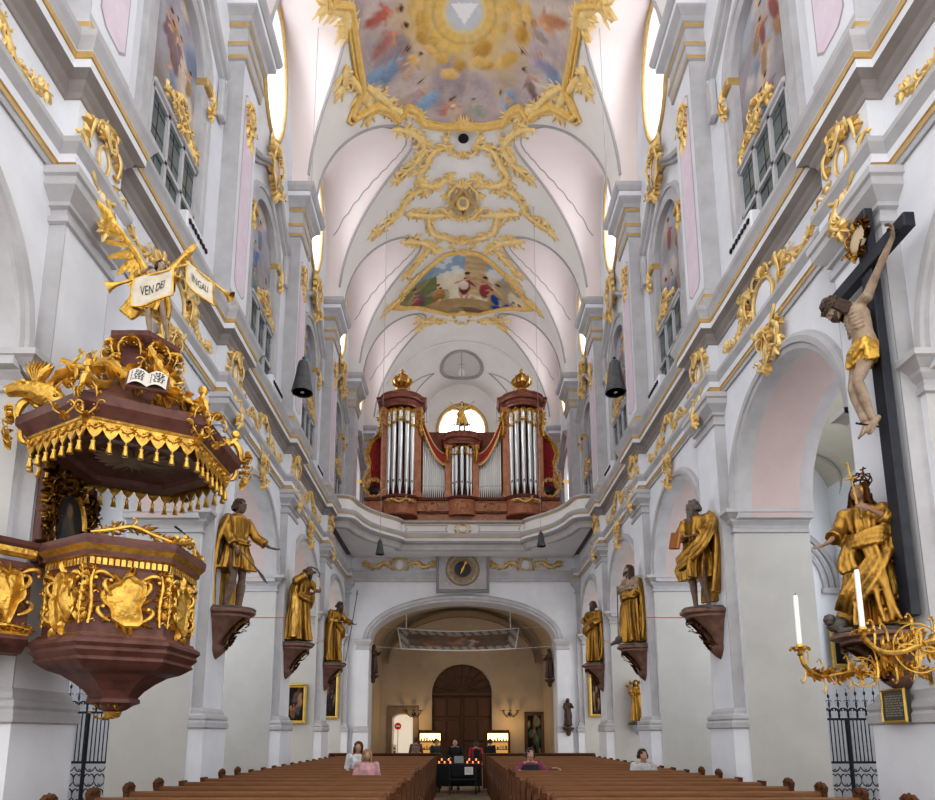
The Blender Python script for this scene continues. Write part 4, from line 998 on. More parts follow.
for sg in (-1,1):  # side wings with crimson drapery
    g=G(); x0=4.2; zt=OC(125,238)[1]; N=14
    P=[(x0,zp),(x0+.7,zp+.2),(x0+.64,zp+1.2),(x0+.55,zp+1.9),(x0+.76,zp+2.6),(x0+.70,zt-1.0),(x0+.5,zt-.4),(x0,zt+.35)]
    g.prism([(OX+sg*a,b) for a,b in P],.12,lambda u,v,w:(u,34.0+w,v))
    for k in range(4): g.tube([(OX+sg*(x0+.1+.16*k),33.97,zp+.1),(OX+sg*(x0+.12+.15*k),33.95,(zp+zt)/2),(OX+sg*(x0+.08+.12*k),33.97,zt-.3*k)],[.05,.08,.03],6)
    g.build('side_drapery',VELV,parent=org)
    g=G(); g.tube([(OX+sg*a,33.93,b) for a,b in P[1:]],.05,6); g.merge(spray([(sg*.75,.5),(sg*.9,1.2),(sg*.62,1.8),(sg*.85,2.5),(sg*.7,3.1),(sg*.3,3.5)],.3,3),frontmap(33.95,OX+sg*x0,zp)); g.build('drapery_edge',GOLDB,parent=org)
    g=G(); xm=OX+sg*(4.55); g.merge(rocaille(.95,1.1,71,plaque=False,leaves=9,h=.08),frontmap(33.5,xm,zp+.55)); g.build('medallion_frame',GOLDS,parent=org)
    g=G(); g.ell((xm,33.45,zp+.42),(.30,.05,.20),16); g.build('medallion',BLACK,parent=org)
# side pipes peeping out behind the towers
for sg in (-1,1):
    for k in range(3):
        g=G(); x=OX+sg*(2.12-.12*k); g.lathe([(.05,0),(.05,1.25-.12*k),(.045,1.25-.12*k)],(x,34.6,zTt-1.05),8); g.build('pipe',TIN,parent=org)
# ================================================================== FIGURES
V=Vector
def lerp(a,b,t): return a+(b-a)*t
def mdir(d,up=(0,0,1)):
    """matrix whose local X axis runs along d, local Z close to up"""
    x=V(d).normalized(); z=V(up); z=z-x*z.dot(x)
    if z.length<1e-4: z=x.orthogonal()
    z.normalize(); y=z.cross(x); return Matrix((x,y,z)).transposed()
def handg(g,wrist,d,palm,side,curl=.35,spread=.08,s=1.):
    """palm, four jointed fingers and thumb; d = finger direction, palm = direction the palm faces"""
    M=mdir(d,-V(palm)); w=V(wrist); tr=lambda p:w+M@(V(p)*s)
    g.loft([[tr((x,cos(2*PI*k/10)*a,sin(2*PI*k/10)*b)) for k in range(10)] for x,a,b in ((-.02,.026,.019),(.02,.032,.019),(.06,.040,.017),(.09,.037,.013),(.1,.03,.009))])
    for i,(o,L) in enumerate(((.030,.072),(.010,.080),(-.011,.074),(-.030,.058))):
        o*=side; a=spread*(1.5-i)*side; p=V((.088,o,0)); c=curl*(.8+.15*i); pts=[p]; ang=.1
        for f in (.45,.32,.23):
            ang+=c; p=p+V((cos(ang)*cos(a),cos(ang)*sin(a),-sin(ang)))*L*f*1.15; pts.append(p)
        g.tube([tr(p) for p in pts],[.0105*s,.0098*s,.009*s,.007*s],7)
    t=[V((.012,.028*side,-.006)),V((.045,.056*side,-.018)),V((.075,.066*side,-.028)),V((.098,.064*side,-.036))]
    g.tube([tr(p) for p in t],[.014*s,.0125*s,.0105*s,.008*s],7)
def headg(g,c,yaw=0.,pitch=0.,roll=0.,s=1.):
    """head facing -Y with brow, eye sockets, nose, lips, chin and ears"""
    M=Matrix.Rotation(yaw,3,'Z')@Matrix.Rotation(pitch,3,'X')@Matrix.Rotation(roll,3,'Y'); c=V(c)
    def E(p,r): g.ell(c+M@(V(p)*s),[a*s for a in r],12,M=M)
    E((0,.012,.035),(.076,.094,.085)); E((0,-.018,-.02),(.064,.075,.085)); E((0,-.048,-.078),(.036,.034,.03))
    E((0,-.082,.028),(.052,.018,.014)); E((-.028,-.078,.010),(.016,.013,.010)); E((.028,-.078,.010),(.016,.013,.010))
    g.tube([c+M@(V(p)*s) for p in ((0,-.086,.028),(0,-.100,.0),(0,-.114,-.022),(0,-.092,-.032))],[.010*s,.011*s,.016*s,.008*s],7)
    E((0,-.086,-.050),(.024,.010,.007)); E((0,-.084,-.061),(.020,.010,.007))
    E((-.04,-.062,-.022),(.022,.022,.02)); E((.04,-.062,-.022),(.022,.022,.02))
    for q in (-1,1): E((q*.076,.008,.0),(.012,.02,.032))
    return M
def pose(**k):
    P=dict(pelvis=V((0,0,.96)),waist=V((0,0,1.10)),chest=V((0,0,1.30)),neck=V((0,.0,1.48)),head=V((0,-.02,1.61)),
      shl=V((.185,0,1.42)),shr=V((-.185,0,1.42)),ell=V((.25,.0,1.14)),elr=V((-.25,.0,1.14)),hal=V((.25,-.12,.92)),har=V((-.25,-.12,.92)),
      hil=V((.095,0,.93)),hir=V((-.095,0,.93)),knl=V((.11,-.03,.51)),knr=V((-.11,-.03,.51)),anl=V((.11,.02,.08)),anr=V((-.11,.02,.08)),
      yaw=0.,pitch=0.,roll=0.,dl=None,dr=None,pl=None,pr=None,cl=.35,cr=.35,fl=None,fr=None,slim=1.)
    for a,b in k.items(): P[a]=V(b) if isinstance(b,(tuple,list)) else b
    return P
def bodyg(P,feet=True):
    g=G(); sl=P['slim']
    sp=[(P['pelvis']-V((0,0,.07)),.13,.10),(P['pelvis'],.155,.115),(P['waist'],.128*sl,.098),(lerp(P['waist'],P['chest'],.55),.145*sl,.108),(P['chest']+V((0,0,.03)),.165*sl,.11),(lerp(P['chest'],P['neck'],.72),.15*sl,.085),(P['neck'],.062,.06)]
    ax=(P['shl']-P['shr']); ax.z=0; ax.normalize(); ay=V((-ax.y,ax.x,0))
    g.loft([[c+ax*(cos(2*PI*k/16)*a)+ay*(sin(2*PI*k/16)*b) for k in range(16)] for c,a,b in sp])
    hd=P['head']; g.tube([P['neck']-V((0,0,.05)),P['neck'],lerp(P['neck'],hd,.6),hd],[.07,.058,.052,.05],12)
    headg(g,hd,P['yaw'],P['pitch'],P['roll'])
    for q,s in (('l',1),('r',-1)):
        sh,el,ha=P['sh'+q],P['el'+q],P['ha'+q]
        g.ell(sh,.066,10); g.tube([lerp(P['neck'],sh,.35)-V((0,0,.03)),sh],[.06,.062],10)
        g.tube([sh,lerp(sh,el,.35),lerp(sh,el,.8),el,lerp(el,ha,.3),lerp(el,ha,.85),ha],[.052,.052,.042,.038,.041,.028,.026],10)
        d=P['d'+q] or (ha-el); pm=P['p'+q] or V((0,0,-1)); 
        handg(g,ha,d,pm,s if True else -s,P['c'+q])
        hi,kn,an=P['hi'+q],P['kn'+q],P['an'+q]
        g.tube([hi,lerp(hi,kn,.3),lerp(hi,kn,.85),kn,lerp(kn,an,.28),lerp(kn,an,.8),an],[.088,.086,.062,.056,.058,.040,.036],12); g.ell(kn,(.05,.055,.055),10)
        if feet:
            f=P['f'+q] or V((0.1*s,-1,0)); f=V(f).normalized(); M=mdir(f,(0,0,1)) if abs(f.z)<.9 else mdir(f,(0,-1,0))
            o=an-M@V((0,0,.045))
            g.loft([[o+M@V((x,cos(2*PI*k/10)*a,sin(2*PI*k/10)*b+h)) for k in range(10)] for x,a,b,h in ((-.07,.022,.022,0),(-.05,.032,.034,.0),(.02,.036,.04,.008),(.09,.043,.026,-.008),(.14,.044,.02,-.014))])
            for t in range(5): 
                y=(.032-.016*t)*s; L=(.045,.042,.036,.031,.026)[t] ; g.tube([o+M@V((.125,y,-.014)),o+M@V((.14+L*.6,y,-.013)),o+M@V((.14+L,y,-.02))],[.014,.012 if t else .015,.009],6)
    return g
def hairg(c,M,kind,s=1.,seed=1):
    """carved hair cap of overlapping locks; kind: curly, long, bald, beard"""
    g=G(); r=random.Random(seed); c=V(c)
    def L(p,q,a,b): g.tube([c+M@(V(p)*s),c+M@((V(p)+V(q))/2*s+V((r.uniform(-.01,.01),r.uniform(-.01,.01),0))),c+M@(V(q)*s)],[a*s,b*s,a*.5*s],7)
    if kind in('curly','long','short'):
        g.ell(c+M@(V((0,.028,.05))*s),[.084*s,.092*s,.085*s],14,M=M)
        for k in range(46 if kind!='short' else 20):
            a=r.uniform(0,2*PI); e=r.uniform(.05,1.45); x,y,z=cos(a)*cos(e)*.085,sin(a)*cos(e)*.095+.022,sin(e)*.095+.035
            if y<-.05 and z<.075: continue
            g.ell(c+M@(V((x,y,z))*s),.022*s*r.uniform(.7,1.25),7)
        for k in range(16):
            a=PI*(-.12+1.24*k/15); x,y=cos(a)*.085,sin(a)*.085+.02; dn=(.05 if kind!='long' else r.uniform(.16,.24)); L((x,y,.03),(x*1.12,y*1.15+.01,.0-dn),.024,.022)
    if kind=='fringe':
        for k in range(14):
            a=PI*(0.+1.0*k/13); x,y=cos(a)*.082,sin(a)*.085+.02; L((x,y,.03),(x*1.12,y*1.1,-.06),.024,.022)
    return g
def beardg(c,M,length=.16,s=1.,seed=2):
    g=G(); r=random.Random(seed); c=V(c)
    for k in range(17):
        a=-1.0+2.0*k/16; x=.066*sin(a); y=-.085*cos(a)*.95+.004; z=-.045+.03*abs(a); l=length*(1-.45*abs(a))*r.uniform(.85,1.1)
        g.tube([c+M@(V(p)*s) for p in ((x,y,z),(x*.9,y-.022,z-l*.5),(x*.5+r.uniform(-.012,.012),y-.01,z-l))],[.017*s,.019*s,.006*s],7)
    for q in (-1,1): g.tube([c+M@(V(p)*s) for p in ((0,-.097,-.042),(q*.03,-.092,-.050),(q*.05,-.075,-.075))],[.008*s,.010*s,.005*s],6)
    return g
def robeg(rings,seed=1,n=110,freq=(5,9,15),twist=1.2):
    """draped cloth: rings (z,cx,cy,rx,ry,fold depth)"""
    r=random.Random(seed); ph=[r.uniform(0,6.28) for _ in freq]; tw=[r.uniform(-twist,twist) for _ in freq]; g=G(); out=[]
    Z=[a[0] for a in rings]; m=26
    for i in range(m+1):
        z=lerp(Z[0],Z[-1],i/m)
        for a,b in zip(rings,rings[1:]):
            lo,hi=sorted((a[0],b[0]))
            if lo-1e-6<=z<=hi+1e-6: t=(z-a[0])/(b[0]-a[0]) if b[0]!=a[0] else 0; t=t*t*(3-2*t); q=[lerp(x,y,t) for x,y in zip(a,b)]; break
        rr=[]
        for k in range(n):
            th=2*PI*k/n; f=0
            for j,w in enumerate(freq): f+=(1.,.75,.45)[j]*(1-2*abs(sin(w*.5*th+ph[j]+tw[j]*z)))
            s_=1+1.9*q[5]*f; rr.append((q[1]+cos(th)*q[3]*s_,q[2]+sin(th)*q[4]*s_,z))
        out.append(rr)
    return g.loft(out)
def drape(g,path,w,strands=5,rad=.026,out=(0,0,1),seed=1):
    """swag of cloth: bundled ridges along a path"""
    r=random.Random(seed); P=[V(p) for p in path]; Q=[]
    for i in range(len(P)-1):
        p0=P[max(i-1,0)];p1=P[i];p2=P[i+1];p3=P[min(i+2,len(P)-1)]
        for k in range(5):
            t=k/5; Q.append(.5*((2*p1)+(p2-p0)*t+(2*p0-5*p1+4*p2-p3)*t*t+(3*p1-p0-3*p2+p3)*t**3))
    Q.append(P[-1]); n=len(Q)
    for j in range(strands):
        o=(j/(strands-1)-.5)*w if strands>1 else 0; wb=[r.uniform(-.12,.12)*w for _ in range(4)]; pts=[]
        for i,q in enumerate(Q):
            t=(Q[min(i+1,n-1)]-Q[max(i-1,0)]).normalized(); s_=V(out).cross(t)
            if s_.length<.1: s_=V((1,0,0))
            s_.normalize(); u=i/(n-1); b=wb[0]*sin(3*u)+wb[1]*sin(7*u); pts.append(q+s_*(o*(.75+.35*u)+b))
        g.tube(pts,[rad*(.8+.4*sin(PI*u_/(n-1)))*r.uniform(.85,1.15) for u_ in range(n)],7)
    return g
def sleeve(g,a,b,c,r0=.07,r1=.08,r2=.085,t=.85):
    a,b,c=V(a),V(b),V(c); e=lerp(b,c,t)
    g.tube([a,lerp(a,b,.3),lerp(a,b,.7),b,lerp(b,c,t*.5),e],[r0*1.05,r0*.98,r0*1.08,r1,r1*.98,r2],12); 
    for k in range(3): g.tube([lerp(a,b,.35+.2*k)+V((.03,0,.02)),lerp(a,b,.4+.2*k)+V((0,-.05,0)),lerp(a,b,.45+.2*k)+V((-.03,0,-.02))],.03,6)
    return g
def put(g,M): return g.xf(M)
VOX=.017
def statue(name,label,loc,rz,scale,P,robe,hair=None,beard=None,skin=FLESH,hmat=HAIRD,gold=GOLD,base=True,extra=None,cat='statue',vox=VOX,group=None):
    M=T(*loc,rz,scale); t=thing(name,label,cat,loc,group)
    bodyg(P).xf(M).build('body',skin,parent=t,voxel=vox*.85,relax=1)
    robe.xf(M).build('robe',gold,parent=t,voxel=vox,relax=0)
    HM=Matrix.Rotation(P['yaw'],3,'Z')@Matrix.Rotation(P['pitch'],3,'X')@Matrix.Rotation(P['roll'],3,'Y')
    if hair: hairg(P['head'],HM,hair).xf(M).build('hair',hmat,parent=t)
    if beard: beardg(P['head'],HM,beard).xf(M).build('beard',hmat,parent=t)
    if base:
        g=G(); r=random.Random(int(loc[1]*10)); g.lathe([(.30,-.02),(.33,.0),(.34,.03),(.30,.06),(.2,.075),(0,.08)],n=22,fold=lambda u,z:1+.1*sin(u*31)+.08*sin(u*17+z*9)); g.v=[(x,y*.8,z-.035) for x,y,z in g.v]; g.xf(M).build('base',BASEM,parent=t)
    if extra:
        for nm,gg,mt in extra: gg.xf(M).build(nm,mt,parent=t)
    return t
def bracket(loc,rz,label,w=.46,p=.78,h=1.05):
    """marble console; local +Y is against the wall, -Y towards the nave"""
    t=thing('console_bracket',label,'bracket',loc); M=T(*loc,rz)
    def ring(z,a,b): return [(-a,0,z),(-a,-b*.55,z),(-a*.62,-b*.9,z),(-a*.3,-b,z),(a*.3,-b,z),(a*.62,-b*.9,z),(a,-b*.55,z),(a,0,z)]
    g=G(); g.loft([ring(z*h,a*w,b*p) for z,a,b in ((0,.96,.97),(-.02,1,1),(-.07,1,1),(-.09,.95,.96),(-.11,.88,.86),(-.16,.88,.86),(-.22,.76,.72),(-.30,.70,.60),(-.45,.6,.42),(-.6,.5,.29),(-.72,.42,.22),(-.76,.46,.28),(-.82,.42,.26),(-.92,.25,.14),(-1.0,.04,.02))]).xf(M).build('console',MARBL,parent=t,smooth=40)
    g=G(); 
    for a in (-.28,.28): g.tube([(a*w*1.2,-p*q,z*h) for q,z in ((.80,-.17),(.66,-.27),(.46,-.42),(.31,-.58),(.24,-.72))],.028,6)
    f=lambda q:(q[0],-p*(.62+.46*q[1])-.03-q[2],h*(-.34+q[1]*.36))
    g.merge(rocaille(.5,.75,3,plaque=False,leaves=6,h=.04),f); g.merge(spray([(0,-.35),(.04,-.6),(0,-.85)],.2,5),lambda q:(q[0],-p*max(.16,.62+.46*q[1])-.03-q[2],h*(-.34+q[1]*.5)))
    g.xf(M).build('gilt_scroll',GOLD,parent=t)
    return t
BZ=4.52; SC=1.42
# ------------------------------------------------ left row
def saint_youth():
    P=pose(shl=(.18,0,1.42),shr=(-.18,0,1.42),ell=(.27,-.10,1.17),hal=(.42,-.26,1.02),elr=(-.20,-.05,1.14),har=(-.13,-.20,.90),pl=(0,-.5,.8),dl=(.75,-.5,-.2),cl=.15,cr=.9,dr=(.2,-.5,-.8),yaw=.25,pitch=.05,knr=(-.10,-.12,.52),anr=(-.13,.0,.08),head=(.01,-.03,1.62))
    g=robeg([(1.50,0,.0,.10,.09,.0),(1.42,0,0,.205,.125,.01),(1.25,0,0,.20,.145,.03),(1.08,0,-.005,.165,.13,.03),(.95,0,0,.205,.165,.05),(.75,.0,-.02,.245,.21,.09),(.60,0,-.02,.275,.235,.12)],3)
    sleeve(g,P['shl'],P['ell'],P['hal'],t=.7); sleeve(g,P['shr'],P['elr'],P['har'],t=.7)
    for k in range(5): drape(g,[(-.10+.06*k,.12,1.45),(-.17+.07*k,.2,1.1),(-.22+.08*k,.23,.6),(-.24+.085*k,.22,.03)],.09,3,.035,(0,1,0),k)
    drape(g,[(-.2,-.02,1.44),(-.30,.05,1.1),(-.33,.1,.6),(-.30,.12,.03)],.12,4,.04,(1,0,0),9)
    drape(g,[(-.17,-.12,1.05),(0,-.16,1.03),(.17,-.12,1.06)],.05,2,.022,(0,-1,0),4)
    b=G()
    for q,a in (('l',1),('r',-1)): b.tube([lerp(P['kn'+q],P['an'+q],t) for t in (.25,.45,.85,1)],[.072,.07,.055,.055],10)
    ar=G(); ar.tube([(-.13,-.28,.86),(.05,-.42,.62),(.16,-.52,.46)],.012,6); ar.leaf(0,0,0,.01,.01) if False else ar.prism([(-.05,0),(0,.03),(.12,.01),(.18,-.02),(.10,-.05),(.02,-.03)],.012,lambda u,v,w:(.10+u*.6,-.47-u*.5+w,.54-u*.9+v))
    return statue('saint_statue','gilded statue of a curly-haired youth with outstretched hand behind the pulpit',(-5.08,14.45,BZ),math.radians(52),SC,P,g,'curly',extra=[('boots',b,FLESH),('axe',ar,BASEM)])
saint_youth()
def saint_saw():
    P=pose(shl=(.19,-.06,1.38),shr=(-.17,-.04,1.36),neck=(.05,-.06,1.45),head=(.10,-.13,1.56),chest=(.03,-.02,1.28),ell=(.28,-.22,1.2),hal=(.14,-.36,1.16),elr=(-.27,-.12,1.3),har=(-.06,-.30,1.50),dr=(.6,-.3,.4),cr=.8,cl=.8,pitch=.35,yaw=.35)
    g=robeg([(1.46,.04,-.05,.10,.09,0),(1.38,.03,-.04,.20,.13,.02),(1.2,.02,-.02,.20,.15,.05),(1.02,0,0,.18,.15,.06),(.8,0,0,.22,.19,.10),(.4,.0,.0,.25,.22,.14),(.06,.02,.0,.29,.25,.16)],11)
    sleeve(g,P['shl'],P['ell'],P['hal'],.08,.09,.09,.75); sleeve(g,P['shr'],P['elr'],P['har'],.085,.095,.10,.7)
    drape(g,[(-.2,-.1,1.36),(-.27,-.05,1.1),(-.26,-.1,.7),(-.28,-.08,.1)],.18,5,.035,(-1,0,0),2); drape(g,[(-.2,-.14,1.05),(.0,-.2,.98),(.22,-.14,1.02),(.27,0,.8)],.13,4,.03,(0,-1,0),3)
    saw=G(); saw.prism([(-.035,0)]+[(-.035-.012*(k%2),.03+.03*k) for k in range(44)]+[(-.03,1.38),(.05,1.40),(.05,0)],.012,lambda u,v,w:(.10+u,-.40+w,.05+v))
    bow=G(); bow.tube([(-.26,-.42,1.56),(-.12,-.42,1.60),(.05,-.41,1.58),(.16,-.40,1.50),(.12,-.4,1.42)],.014,7)
    return statue('saint_statue','gilded statue of a bearded stooping saint holding a tall pale saw',(-5.05,20.4,BZ+.05),math.radians(60),SC,P,g,'fringe',.14,extra=[('saw_blade',saw,mat('pale saw steel',(.55,.52,.48),.5)),('saw_bow',bow,BASEM)])
saint_saw()
def saint_staff():
    P=pose(shl=(.19,-.05,1.40),neck=(.03,-.05,1.47),head=(.07,-.11,1.58),ell=(.27,-.16,1.2),hal=(.30,-.36,1.12),elr=(-.24,-.06,1.16),har=(-.05,-.26,1.12),pitch=.3,yaw=.3,cl=.3,pl=(0,0,1),cr=.9)
    g=robeg([(1.47,.02,-.03,.10,.09,0),(1.40,.01,-.03,.20,.13,.02),(1.2,0,-.01,.20,.15,.05),(1.02,0,0,.18,.15,.06),(.8,0,0,.21,.18,.10),(.4,0,0,.22,.2,.15),(.06,.0,.0,.24,.22,.17)],21)
    sleeve(g,P['shl'],P['ell'],P['hal'],.08,.09,.09,.75); sleeve(g,P['shr'],P['elr'],P['har'],.08,.09,.09,.7)
    drape(g,[(-.19,-.05,1.4),(-.25,.0,1.1),(-.27,.05,.6),(-.25,.05,.1)],.2,5,.035,(-1,0,0),5); drape(g,[(-.2,.0,1.3),(-.1,-.19,1.1),(.12,-.19,.9),(.24,-.05,.7)],.16,5,.03,(0,-1,0),6)
    stf=G(); stf.tube([(.14,-.30,.06),(.26,-.40,1.1),(.36,-.46,1.95)],.013,6); stf.prism([(-.03,0),(0,.14),(.03,0),(0,-.04)],.012,lambda u,v,w:(.362+u,-.466+w,1.95+v))
    return statue('saint_statue','gilded statue of a dark-bearded saint with a spear at the far left pillar',(-5.06,26.4,BZ+.07),math.radians(58),SC,P,g,'short',.16,extra=[('spear',stf,BASEM)],vox=.02)
saint_staff()
# ------------------------------------------------ right row
def saint_book():
    P=pose(ell=(.27,-.02,1.17),hal=(.08,-.24,1.10),elr=(-.27,-.06,1.18),har=(-.10,-.30,1.12),cr=.9,cl=.6,head=(-.02,-.05,1.60),yaw=-.55,pitch=.10,dl=(-.8,-.4,0),dr=(.5,-.6,-.1),knl=(.10,-.10,.52))
    g=robeg([(1.48,0,0,.10,.09,0),(1.41,0,0,.20,.13,.02),(1.2,0,0,.20,.155,.05),(1.02,0,-.01,.185,.16,.07),(.8,0,-.03,.24,.21,.11),(.62,-.02,-.04,.27,.24,.14),(.46,-.02,-.02,.25,.24,.15)],31)
    sleeve(g,P['shl'],P['ell'],P['hal'],.085,.10,.10,.75); sleeve(g,P['shr'],P['elr'],P['har'],.085,.09,.09,.6)
    drape(g,[(.16,.02,1.46),(.27,-.05,1.3),(.22,-.22,1.0),(-.02,-.27,.78),(-.24,-.2,.72)],.16,5,.036,(0,-1,0),3)
    for k in range(4): drape(g,[(.2,.1,1.42),(.27-.05*k,.16,1.0),(.27-.09*k,.2,.5),(.25-.09*k,.16,.12)],.10,3,.036,(0,1,0),k+11)
    drape(g,[(.2,.0,1.4),(.32,.02,1.1),(.32,.02,.7),(.26,-.02,.22)],.14,4,.036,(1,0,0),8)
    bk=G(); bk.box(-.11,-.03,-.13,.11,.03,.13,bev=.012); bk.xf(Matrix.Translation((-.15,-.36,1.05))@Matrix.Rotation(.25,4,'Y')@Matrix.Rotation(-.3,4,'Z'))
    return statue('saint_statue','gilded statue of a grey-bearded saint clasping a copper-coloured book',(5.06,14.45,BZ),math.radians(-52),SC,P,g,'short',.30,hmat=HAIRG,extra=[('book',bk,mat('copper book',(.40,.17,.055),.35,.5))])
saint_book()
def saint_bare():
    P=pose(ell=(.25,-.10,1.17),hal=(-.02,-.22,1.24),elr=(-.25,-.12,1.16),har=(.06,-.22,1.18),dl=(-.9,-.2,.15),dr=(.9,-.1,.2),pl=(0,1,0),pr=(0,1,0),yaw=-.4,pitch=-.1,head=(-.02,-.03,1.62))
    g=robeg([(1.08,0,0,.17,.14,.03),(1.0,0,0,.20,.17,.06),(.8,0,-.01,.22,.19,.11),(.4,.02,0,.23,.21,.15),(.06,.03,.01,.27,.24,.17)],41)
    drape(g,[(-.2,-.1,1.02),(0,-.2,1.06),(.2,-.1,1.08),(.22,.12,1.0)],.12,4,.034,(0,-1,0),3); drape(g,[(.2,.0,1.42),(.27,.08,1.1),(.3,.08,.6),(.3,.06,.08)],.16,4,.036,(1,0,0),4)
    for k in range(3): drape(g,[(.15,.12,1.42),(.2-.06*k,.17,1.0),(.2-.1*k,.2,.5),(.2-.1*k,.2,.06)],.1,3,.036,(0,1,0),k)
    f=G(); f.ell((-.20,-.22,.12),(.09,.07,.09),10); f.tube([(-.2,-.24,.1),(-.3,-.28,.05),(-.36,-.3,.02)],[.05,.04,.02],7); f.tube([(-.22,-.2,.02),(-.21,-.21,.3),(-.2,-.2,1.3)],.012,6)
    return statue('saint_statue','gilded statue of a bare-chested saint with arms crossed over his chest',(5.08,20.4,BZ),math.radians(-58),SC,P,g,'long',.10,skin=PALE,extra=[('attribute',f,BASEM)])
saint_bare()
def saint_robed():
    P=pose(ell=(.25,-.08,1.17),hal=(.10,-.27,1.08),elr=(-.25,-.08,1.17),har=(-.12,-.25,1.24),cr=.7,cl=.6,yaw=-.1,pitch=.12)
    g=robeg([(1.48,0,0,.10,.09,0),(1.41,0,0,.20,.13,.02),(1.2,0,0,.2,.15,.05),(1.02,0,0,.19,.16,.07),(.8,0,0,.22,.19,.11),(.4,0,0,.22,.2,.15),(.06,0,0,.26,.23,.17)],51)
    sleeve(g,P['shl'],P['ell'],P['hal'],.085,.09,.1,.8); sleeve(g,P['shr'],P['elr'],P['har'],.085,.09,.1,.75)
    drape(g,[(.18,-.02,1.42),(.1,-.2,1.15),(-.12,-.2,.95),(-.25,-.05,.8)],.16,5,.034,(0,-1,0),3); drape(g,[(.2,.0,1.4),(.28,.02,1.0),(.29,.02,.5),(.26,.0,.1)],.16,4,.036,(1,0,0),4)
    return statue('saint_statue','gilded statue of a dark-haired robed saint at the far right pillar',(5.12,26.4,BZ+.05),math.radians(-48),SC,P,g,'curly',.18,vox=.02)
saint_robed()
BL=['of the pointing youth','of the saw-bearing saint','of the spear-bearing saint','of the bearded book saint','of the bare-chested saint','of the far right robed saint']
for i,(s,y,z) in enumerate(((-1,14.45,BZ),(-1,20.4,BZ+.05),(-1,26.4,BZ+.07),(1,14.45,BZ),(1,20.4,BZ),(1,26.4,BZ+.05))):
    bracket((s*(XP-.005),y,z-.03),-s*PI/2,'red brown marble wall bracket under the statue '+BL[i])
# ------------------------------------------------ Mary of sorrows below the cross
def mary():
    P=pose(ell=(.28,-.12,1.22),hal=(.10,-.24,1.36),elr=(-.25,-.10,1.18),har=(-.35,-.28,1.03),dr=(-.75,-.3,-.35),pr=(-.1,-.5,.8),cr=.12,dl=(-.7,-.3,.5),cl=.5,pl=(-.2,1,0),head=(-.02,-.03,1.62),yaw=-.45,pitch=-.3)
    g=robeg([(1.49,0,0,.10,.09,0),(1.41,0,0,.20,.14,.02),(1.25,0,-.01,.19,.16,.04),(1.08,0,0,.165,.14,.05),(.9,0,0,.22,.19,.09),(.5,0,0,.25,.22,.13),(.04,.0,0,.31,.27,.15)],61,freq=(6,10,15))
    sleeve(g,P['shl'],P['ell'],P['hal'],.085,.105,.09,.45); sleeve(g,P['shr'],P['elr'],P['har'],.085,.09,.10,.55)
    drape(g,[(-.26,-.05,1.12),(-.1,-.22,1.02),(.14,-.22,1.05),(.3,-.08,1.0),(.34,.0,.8)],.14,6,.034,(0,-1,0),3)
    drape(g,[(.26,-.05,1.05),(.34,-.04,.8),(.36,.0,.55),(.24,.02,.32)],.2,5,.04,(1,0,0),4)
    drape(g,[(-.15,-.18,1.0),(-.19,-.24,.8),(-.16,-.26,.66)],.12,3,.035,(0,-1,0),6); drape(g,[(.22,-.1,1.02),(.10,-.27,.72),(-.12,-.30,.42),(-.24,-.2,.2)],.2,4,.034,(0,-1,0),16); drape(g,[(.05,-.22,.95),(.14,-.28,.5),(.20,-.26,.06)],.14,3,.03,(0,-1,0),17)
    for k in range(4): drape(g,[(-.1+.07*k,.1,1.6-.1),(-.16+.1*k,.17,1.2),(-.2+.13*k,.22,.6),(-.24+.15*k,.24,.05)],.1,3,.04,(0,1,0),k+3)
    v=G(); HM=Matrix.Rotation(P['yaw'],3,'Z')@Matrix.Rotation(P['pitch'],3,'X'); c=P['head']
    v.ell(c+HM@V((0,.03,.045)),(.095,.10,.092),14,M=HM)
    for q in (-1,1): v.tube([c+HM@V((q*.06,-.02,.12)),c+HM@V((q*.095,.0,.02)),c+HM@V((q*.10,.02,-.1)),V((q*.14,.02,1.42))],[.03,.035,.04,.05],8)
    v.tube([c+HM@V((0,.09,.05)),V((0,.13,1.45)),V((0,.17,1.2))],[.08,.11,.12],10)
    sw=G(); sw.tube([(-.06,-.30,1.90),(-.02,-.20,1.45),(0,-.16,1.3)],.012,6); sw.tube([(-.12,-.28,1.74),(.02,-.29,1.74)],.012,6); sw.ell((-.065,-.305,1.92),.02,8)
    cr=G(); cc=c+HM@V((0,.02,.13)); 
    cr.tube([cc+HM@V((.085*cos(2*PI*k/24),.085*sin(2*PI*k/24),.02)) for k in range(25)],.012,6,cap=False)
    for k in range(8):
        a=2*PI*k/8; cr.tube([cc+HM@V((.085*cos(a)*r_,.085*sin(a)*r_,z)) for r_,z in ((1,.02),(1.25,.07),(1.1,.12),(.3,.14))],.009,5)
    cr.ell(cc+HM@V((0,0,.165)),.022,8); cr.tube([cc+HM@V((0,0,.17)),cc+HM@V((0,0,.25))],.009,5); cr.tube([cc+HM@V((-.035,0,.22)),cc+HM@V((.035,0,.22))],.009,5)
    dr=G(); dr.ell((-.36,-.12,.10),(.12,.10,.10),10); dr.ell((-.42,-.2,.15),(.07,.07,.07),8); dr.tube([(-.36,-.1,.1),(-.3,-.2,.0),(-.18,-.25,.02)],[.06,.05,.02],8)
    t=statue('mary_statue','gilded sorrowing female saint with outstretched arm, crown and sword under the crucifix',(5.08,8.5,3.14),math.radians(-40),1.12,P,g,None,extra=[('veil',v,GOLD),('sword',sw,GOLDB),('crown',cr,GOLD),('serpent',dr,BASEM)],skin=mat('warm brown wood skin',(.30,.18,.12),.5))
    return t
mary()
bracket((5.39,8.55,3.11),-PI/2,'large red brown marble bracket under the gilded female saint',.46,.80,.74)
